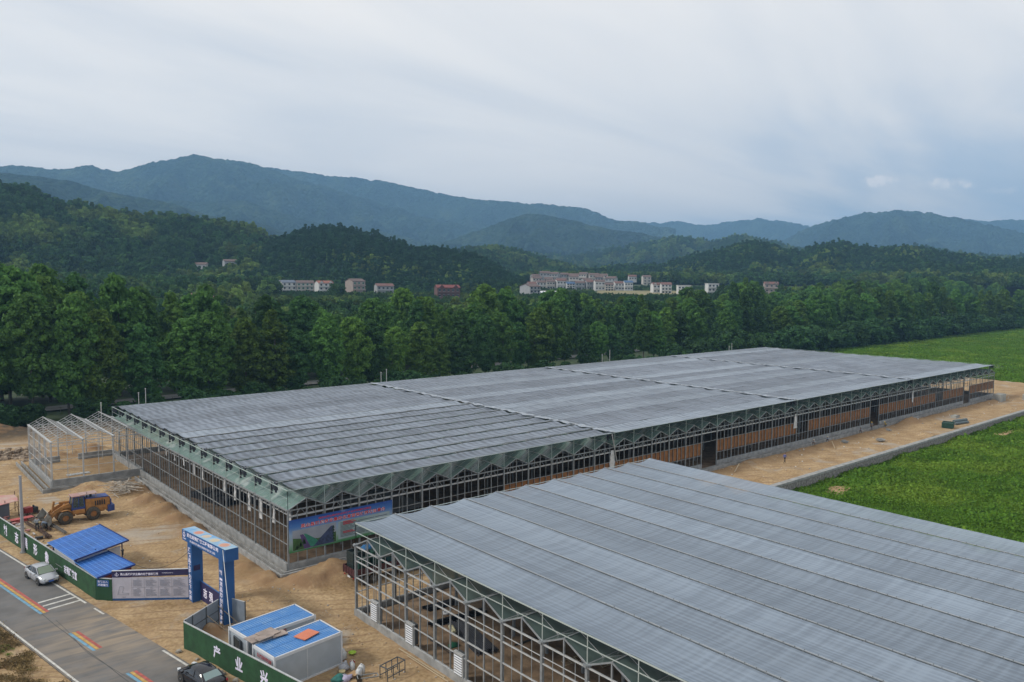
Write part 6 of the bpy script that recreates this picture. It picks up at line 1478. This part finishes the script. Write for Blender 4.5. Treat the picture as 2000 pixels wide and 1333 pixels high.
# timber stick heap, rubble, scrap
b=MB(); rs=random.Random(5)
for k in range(70):
    a=rs.uniform(-.5,.9)+rs.choice((0,0,1.2)); c_=Vector((28.6+rs.gauss(0,.8),115.2+rs.gauss(0,.8),0)); c_.z=float(PZ(np.array(c_.x),np.array(c_.y)))+.15+rs.random()*.5; l=rs.uniform(.6,1.5); d_=Vector((math.cos(a+2.3)*l,math.sin(a+2.3)*l,rs.uniform(-.25,.35))); b.bar(c_-d_,c_+d_,.075)
tag(b.build('stick_heap',mat('grey_timber',(.52,.46,.38),.85,var=.3,vscale=4)),'tangled heap of pale sticks on the dirt mound','stick heap',kind='stuff')
b=MB()
for k in range(240):
    x=rs.uniform(11,24.5); y=151.5+rs.gauss(0,2.4)-(x-18)*.15; s=rs.uniform(.15,.65); z=max(0,1.2-abs(y-151.5)*.35)*rs.random()+.1; b.blob((x,y,z),s,6,1,rs.uniform(.6,1),rs.uniform(.5,.9),.35,k,sm=False)
tag(b.build('rubble',mat('rubble_stone',(.36,.28,.20),.95,col2=(.20,.15,.11),vscale=1.1)),'bank of broken pale stone rubble behind the annex frame','rubble',kind='stuff')
b=MB()
for k in range(1500):
    u=rs.random()
    if u<.35: x,y=rs.uniform(23.5,33),rs.uniform(40,72)
    elif u<.6: x,y=rs.uniform(34.5,60),rs.uniform(38,60)
    elif u<.8: x,y=rs.uniform(17.5,31),rs.uniform(78,125)
    else: x,y=rs.uniform(80,230),rs.uniform(62.5,71)
    s=rs.choice((.03,.04,.05,.09))*(1.8 if x>80 else 1); z=float(PZ(np.array(x),np.array(y))); b.blob((x,y,z+s*.3),s,5,1,.8,.7,.3,k,mi=rs.choice((0,0,0,1,2)),sm=False)
tag(b.build('loose_stones',[mat('stone_tan',(.40,.30,.20),.95),mat('stone_grey',(.30,.29,.28),.95),mat('stone_pale',(.55,.52,.48),.9)]),'loose stones and bits of debris scattered over the dirt','debris',kind='stuff')
RUST=mat('rusty_steel',(.11,.065,.045),.85,var=.4,vscale=3,bump=.2)
gb='rusty steel beams beside the loader'
for i,(p,q,l) in enumerate((((16.7,113.0),(17.6,103.2),'rusty channel beam lying closest to the two workers'),((15.9,108.3),(17.1,100.3),'rusty channel beam lying beside the green hoarding'),((17.9,106.7),(18.7,100.9),'greyish beam lying apart in front of the loader wheel'),((16.9,109.5),(16.75,100.6),'rusty beam lying between two others behind the hoarding'),((15.9,112.2),(17.4,104.6),'leftmost long rusty beam in the stack behind the hoarding'))):
    b=MB(); P=Vector((p[0],p[1],.22)); Q=Vector((q[0],q[1],.22)); b.bar(P,Q,.24,.05); sd=(Q-P).cross(Vector((0,0,1))).normalized()*.11; b.bar(P+sd+Vector((0,0,.1)),Q+sd+Vector((0,0,.1)),.04,.22); b.bar(P-sd+Vector((0,0,.1)),Q-sd+Vector((0,0,.1)),.04,.22); tag(b.build('steel_beam',RUST if i!=2 else mat('grey_beam',(.13,.12,.11),.8)),l,'beam',gb)
t=thing('canopy','small lean-to with faded pink sheet roof behind the hoarding','canopy',(15.0,113.8,0))
b=MB(); b.add([(-1.6,-2.2,1.95),(.9,-1.2,2.0),(.9,1.6,2.15),(-1.8,2.2,2.25),(-1.6,-2.2,1.9),(.9,-1.2,1.95),(.9,1.6,2.1),(-1.8,2.2,2.2)],[(0,1,2,3),(7,6,5,4),(0,4,5,1),(1,5,6,2),(2,6,7,3),(3,7,4,0)]); b.build('roof',mat('pink_sheet',(.45,.20,.18),.8,col2=(.45,.33,.27),vscale=.7),t)
b=MB()
for x,y in ((.85,-1.1),(.85,1.5),(-.6,-1.5),(-1.5,2)): b.cyl((x,y,0),(x,y,2.6 if x>0 else 2.3),.05,6)
b.bar((.85,-1.1,1.3),(-.6,-1.5,.7),.04); b.bar((.85,-1.1,.6),(.85,1.5,1.5),.04); b.build('post',mat('post_rust',(.16,.10,.07),.8),t)
t=thing('tool_cabinet','dark grey metal cabinet under the pink lean-to','cabinet',(14.2,112.9,0)); b=MB(); b.b2(-.6,-.8,0,.6,.8,1.8); b.b2(-.65,-.85,1.8,.65,.85,1.88); b.build('case',mat('cabinet_grey',(.10,.11,.13),.6),t); b=MB(); b.b2(.6,-.75,.1,.63,-.02,1.7); b.b2(.6,.02,.1,.63,.75,1.7); b.build('door',mat('cabinet_door',(.12,.13,.15),.6),t)
t=thing('generator','small red generator with black engine beside the pink lean-to','generator',(17.0,112.6,0),R(20)); b=MB(); b.b2(-.7,-.4,.3,.2,.4,1.0); b.build('housing',mat('machine_red',(.28,.03,.03),.5,var=.3),t); b=MB(); b.b2(.2,-.35,.25,.9,.35,.85); b.cyl((.5,0,.85),(.5,0,1.1),.12,8); b.build('engine',DARK,t)
b=MB()
for s in (-.5,.5): b.bar((-.8,s,.2),(1.0,s,.2),.06)
for xx in (-.7,.9): b.cyl((xx,-.55,.2),(xx,.55,.2),.2,10)
b.build('skid',RUST,t)
b=MB(); b.box((15.75,109.9,.42),(2.4,.9,.06),R(8)); b.box((15.75,109.9,.2),(2.2,.7,.36),R(8)); tag(b.build('board',mat('red_board',(.45,.10,.09),.8,var=.2)),'bright red board lying beside the scrap behind the hoarding','board')
rr_=random.Random(8)
b=MB()
for k in range(60):
    y=rr_.uniform(92,114); x=HY(y)+rr_.uniform(.6,2.6); b.box((x,y,.1+rr_.random()*.25),(rr_.uniform(.15,.9),rr_.uniform(.05,.5),rr_.uniform(.03,.2)),rr_.uniform(0,3),rr_.choice((0,1,2,3)))
tag(b.build('scrap_heap',[RUST,mat('scrap_pale',(.40,.38,.36),.8),mat('scrap_pink',(.35,.16,.15),.8),DARK]),'loose scrap and offcuts piled behind the green hoarding','scrap',kind='stuff')
# black pipe bundles in the near glasshouse
def pipes(lab,p,q,w,n,lay,m=BLACKP,r=.06,group=None):
    t=thing('pipe_bundle',lab,'pipe bundle',(0,0,0),0,group); P=Vector((*p,0));Q=Vector((*q,0)); sd=(Q-P).cross(Vector((0,0,1))).normalized(); b=MB(); rs=random.Random(int(p[0]*10))
    for k in range(lay):
        for i in range(n-k*2 if n>k*2 else 1):
            o=(i-(n-k*2)/2+.5)*w/n+rs.uniform(-.03,.03); e=rs.uniform(-.25,.25); d_=(Q-P).normalized()*e; z=.12+k*r*1.75
            b.cyl(P+sd*o+d_+Vector((0,0,z)),Q+sd*(o+rs.uniform(-.05,.05))+d_+Vector((0,0,z)),r,6)
    b.build('pipes',m,t); b=MB(); 
    for f in (.2,.8): c_=P.lerp(Q,f); b.bar(c_-sd*w*.55+Vector((0,0,.06)),c_+sd*w*.55+Vector((0,0,.06)),.1,.1)
    b.build('bearer',PALEW,t)
gp_='black pipe bundles inside the near glasshouse'
pipes('small black pipe bundle nearest the back wall inside the glasshouse',(38.9,57.2),(42.0,57.0),1.3,9,3,group=gp_)
pipes('long black pipe bundle lying along the glasshouse in the middle',(37.3,54.2),(42.6,53.6),.95,8,4,group=gp_)
pipes('biggest slanting pile of black pipes with a cream roll on top',(39.3,53.0),(38.0,47.2),2.0,14,4,mat('pipe_charcoal',(.035,.037,.045),.4),group=gp_)
pipes('single thin black pipe row near the open gabled wall',(36.0,52.5),(35.6,46.6),.35,3,2,group=gp_)
pipes('black pipes far inside the glasshouse under the shade',(46.0,44.0),(47.5,40.5),1.6,10,4,group=gp_)
pipes('thin black pipe line crossing the glasshouse floor',(40.6,46.8),(45.0,46.6),.3,3,1,group=gp_)
b=MB(); b.cyl((37.9,52.2,.62),(37.4,51.0,.62),.16,10); b.cyl((37.9,51.9,.75),(37.5,50.9,.76),.1,8); tag(b.build('mesh_roll',mat('cream_roll',(.50,.47,.30),.8,var=.2,vscale=6)),'cream rolled netting lying on the biggest pipe pile','roll')
t_=MB(); secs=[]
for i in range(17):
    a=2*math.pi*i/16; secs.append([(39.8+rr*math.cos(a),55.4+rr*math.sin(a),z) for rr,z in ((.16,.1),(.34,.1),(.34,.28),(.16,.28))])
t_.loft(secs,caps=False); tag(t_.build('tape_coil',WHITE),'round white coil lying on the soil inside the near glasshouse','coil')
b=MB(); b.blob((36.6,49.9,.2),.4,8,1.2,.8,.6,.25,3); tag(b.build('net_bundle',mat('net_green',(.01,.10,.05),.8)),'small dark green net bundle on the glasshouse soil','bundle')
for i,(x,y,l) in enumerate(((41.5,42.5,5),(43.5,40.5,4.5),(45.5,39.0,5))):
    b=MB(); b.bar((x,y,.15),(x+l,y-.6,.15),.06); b.bar((x-.2,y-.7,.15),(x+l-.2,y-1.3,.15),.06)
    for k in range(8): b.bar((x+k*l/8,y-.6*k/8,.16),(x-.2+k*l/8,y-.7-.6*k/8,.16),.05)
    tag(b.build('ladder_frame',PALEW),'%s pale lattice frame lying flat in the shaded glasshouse floor'%od(i),'frame','lattice frames on the shaded floor')
# trays and benches in the long glasshouse
for i,(x,y,w,d,h,l) in enumerate(((37.5,104.5,3.4,8.0,.9,'long black tray stack inside the long glasshouse, left of two'),(41.5,100.5,3.2,12.0,1.0,'longest black tray stack inside the long glasshouse, right of two'))):
    t=thing('tray_stack',l,'tray stack',(x,y,0),R(12),'black tray stacks in the long glasshouse')
    for k in range(6):
        b=MB(); b.b2(-w/2,-d/2+k*d/6,.05,w/2,-d/2+(k+1)*d/6-.12,h-.1*(k%2)); 
        for q in range(5): b.b2(-w/2+q*w/5,-d/2+k*d/6,h-.1*(k%2),-w/2+q*w/5+.5,-d/2+(k+1)*d/6-.15,h-.1*(k%2)+.08)
        b.build('tray_block',mat('tray_black',(.014,.016,.022),.5),t)
t=thing('bench_stack','grey slatted bench tops stacked inside the long glasshouse behind the banner','benches',(52,87.5,0),R(0))
for k in range(3):
    b=MB(); b.b2(-3.8,-4.6,.6+k*.18,3.8,4.6,.66+k*.18)
    for q in range(30): b.b2(-3.8,-4.55+q*.31,.66+k*.18,3.8,-4.45+q*.31,.72+k*.18)
    b.build('bench_top',mat('bench_grey',(.20,.20,.20),.6),t)
b=MB()
for x in (-3.5,0,3.5):
    for y in (-4.2,0,4.2): b.bar((x,y,0),(x,y,.6),.1)
b.build('leg',STEEL,t)
# right-hand side props
crate_stack(172.0,63.7,.1,2.6,2.0,4,CRG,R(15),'low dark green crate block beside the retaining wall on the track',None,.26)
t=thing('net_roll','dark grey netting rolls lying beside the green crate block','rolls',(178.6,64.0,0),R(-12))
for k,(dx,z) in enumerate(((-.5,.3),(.1,.3),(-.2,.75))): b=MB(); b.cyl((-2.2,dx,z),(2.2,dx,z),.3,10); b.build('roll',mat('net_grey',(.10,.13,.14),.7),t)
for i,(x,y,s,l) in enumerate(((220.5,70.0,2.3,'larger pale concrete block at the far end of the track'),(229.5,66.5,1.8,'smaller pale concrete block beyond the larger one'),(186,67.5,1.4,'low greyish slab block on the dirt near the far doorway'))):
    b=MB(); b.loft([[(x-s*.8,y-s*.4,z),(x+s*.8,y-s*.4,z),(x+s*.75,y+s*.4,z),(x-s*.75,y+s*.4,z)] for z in (-.1,s*.4,s*.8 if i<2 else .5)],sm=False); b.box((x,y,(s*.8 if i<2 else .5)+.03),(s*1.4,s*.7,.06)); tag(b.build('concrete_block',mat('block_pale',(.36,.36,.33),.9,var=.3)),l,'block')
for i,(x,y) in enumerate(((140,69.5),(158,69.8),(147,66))):
    b=MB(); b.box((x,y,.35),(1.6,1.1,.10),i); b.box((x+.3,y+.2,.45),(1.0,.7,.09),i+.5); b.box((x-.2,y,.25),(1.2,.9,.1),i+1); tag(b.build('slab_pile',CONCD),['grey slab pile on the dirt left of the work crew','grey slab pile right of the work crew','lone grey slab pile in the middle of the track'][i],'slabs')
# containers by the cabin
def jug(x,y,l,m=None,s=1.):
    t=thing('plastic_jug',l,'jug',(x,y,.03),random.uniform(0,3)); t.scale=(s,s,s); b=MB(); b.loft([[( sx*a,sy*c_,z) for sx,sy in ((-1,-1),(1,-1),(1,1),(-1,1))] for a,c_,z in ((.20,.15,0),(.21,.16,.08),(.21,.16,.44),(.12,.09,.56),(.05,.05,.60))]); b.build('body',m or mat('milky_plastic',(.55,.56,.56),.4),t); b=MB(); b.cyl((0,0,.6),(0,0,.66),.05,8); b.build('cap',WHITE,t); b=MB(); b.tube([(-.12,0,.52),(-.13,0,.62),(.0,0,.64)],.02); b.build('handle',mat('milky_plastic',(.55,.56,.56),.4),t)
jug(28.95,54.2,'white jug at the cabin corner farthest from the camera'); jug(28.85,53.85,'white jug fallen close to the cabin corner post'); jug(28.55,51.95,'blue-white jug standing just below the red bucket'); jug(28.75,50.95,'large white jug right of the cardboard box',s=1.15); jug(28.45,50.7,'white jug nearest the camera beside the metal rack',s=1.1)
t=thing('bucket','open red bucket standing by the cabin corner','bucket',(28.75,52.35,.0)); b=MB(); b.cyl((0,0,.02),(0,0,.38),.16,14,.22,caps=False); b.cyl((0,0,.02),(0,0,.03),.16,14); b.build('body',mat('red_plastic',(.42,.02,.03),.4),t); b=MB(); b.tube([(.22*math.cos(a),0,.36+.2*math.sin(a)) for a in np.linspace(0,math.pi,9)],.012); b.build('handle',WHITE,t)
t=thing('basin','lime green plastic basin lying on the dirt','basin',(29.75,54.1,.05)); b=MB(); b.cyl((0,0,.02),(0,0,.14),.20,16,.30,caps=False); b.cyl((0,0,.02),(0,0,.03),.2,16); b.build('bowl',mat('lime_plastic',(.38,.55,.05),.4),t); b=MB(); b.tube([(.3*math.cos(a),.3*math.sin(a),.14) for a in np.linspace(0,6.28,17)],.018); b.build('rim',mat('lime_plastic',(.38,.55,.05),.4),t)
b=MB(); b.blob((27.95,52.15,.28),.38,10,1.1,.9,.8,.2,4); b.blob((28.1,52.2,.55),.18,8,1,1,1,.3,5); tag(b.build('sack',mat('grey_sack',(.40,.41,.44),.6,var=.3,vscale=4)),'crumpled grey-white sack against the cabin foot','sack')
b=MB(); b.blob((26.9,51.05,.2),.5,10,1.2,.9,.5,.3,6); tag(b.build('sack',mat('teal_cloth',(.03,.16,.14),.8,var=.3,vscale=4)),'teal bundle on the ground beside the front cabin','bundle')
b=MB(); b.blob((27.35,50.85,.18),.45,10,1.2,1,.45,.3,7); tag(b.build('sack',mat('lilac_cloth',(.42,.38,.50),.8,var=.2,vscale=4)),'pale lilac cloth heap beside the teal bundle','cloth')
t=thing('cardboard_box','flattened brown cardboard box between the jugs','box',(28.15,51.05,0),.5); b=MB(); b.b2(-.38,-.25,0,.38,.25,.22); b.build('box_body',mat('cardboard',(.36,.23,.12),.9),t); b=MB(); b.add([(-.38,-.25,.225),(.38,-.25,.225),(.45,-.42,.30),(-.42,-.42,.28)],[(0,1,2,3)]); b.build('flap',mat('cardboard_pale',(.42,.28,.16),.9),t)
b=MB(); b.cyl((27.55,51.7,0),(27.55,51.7,.3),.22,12,.24); b.cyl((27.55,51.7,.3),(27.55,51.7,.32),.25,12); tag(b.build('paint_tub',mat('cream_tub',(.50,.42,.22),.6)),'cream tub beside the grey sack','tub')
t=thing('metal_rack','black metal frame rack standing on the dirt at the bottom edge','rack',(29.6,48.6,0),R(12)); b=MB()
for y in (0,.8):
    for x in (0,.6,1.2,1.8): b.bar((x,y,0),(x,y,1.0),.05)
    b.bar((0,y,1.0),(1.8,y,1.0),.06); b.bar((0,y,.3),(1.8,y,.3),.05)
for x in (0,1.8): b.bar((x,0,1),(x,.8,1),.06)
b.build('frame',FRAMEG,t)
t=thing('hand_cart','grey metal cart frame lying beside the jugs','cart',(28.4,49.6,0),R(-20)); b=MB(); b.bar((-.6,0,.35),(.9,0,.3),.06); b.bar((-.6,.5,.35),(.9,.5,.3),.06); b.bar((.9,0,.3),(.9,.5,.3),.06); b.bar((-.6,0,.35),(-.6,.5,.35),.06); b.build('frame',STEEL,t)
for s in (0,.5): b=MB(); b.cyl((-.5,s-.03,.2),(-.5,s+.03,.2),.2,12); b.build('wheel',RUBBER,t)
# heaps of pale kerb debris beside the road, teal cloth strip
b=MB()
for k in range(30): x_=rr_.uniform(-.4,.4); y_=rr_.uniform(54,63.5); b.blob((RY(y_)-.75+x_,y_,.08),rr_.uniform(.08,.28),6,1,.8,.5,.35,k,sm=False)
tag(b.build('kerb_debris',mat('debris_pale',(.40,.36,.30),.95,var=.3)),'broken concrete lumps along the foot of the near hoarding','debris',kind='stuff')
# fences by the country lane, whitewashed trunk
t=thing('lane_fence','low dark wire fence running along the country lane','fence',(0,0,0)); b=MB()
for x in range(-4,110,4): b.bar((x,194+(x-30)*.06,0),(x,194+(x-30)*.06,1.2),.1)
b.build('post',CONCD,t); b=MB(); 
for z_ in (.5,1.05): b.bar((-4,192,z_),(108,198.7,z_),.04)
b.build('rail',DARK,t)
# ------------------------------------------------------------------ air haze
hz=bpy.data.materials.new('haze'); hz.use_nodes=True; nt=hz.node_tree; nt.nodes.clear(); o_=nt.nodes.new('ShaderNodeOutputMaterial'); v=nt.nodes.new('ShaderNodeVolumePrincipled')
v.inputs['Color'].default_value=(.32,.62,1.0,1); v.inputs['Density'].default_value=HAZE_D; v.inputs['Anisotropy'].default_value=.1; nt.links.new(v.outputs[0],o_.inputs['Volume'])
b=MB(); b.b2(-2500,-2500,-12,8300,8300,700); tag(b.build('haze',hz),'thin bluish summer haze over the valley',kind='stuff')
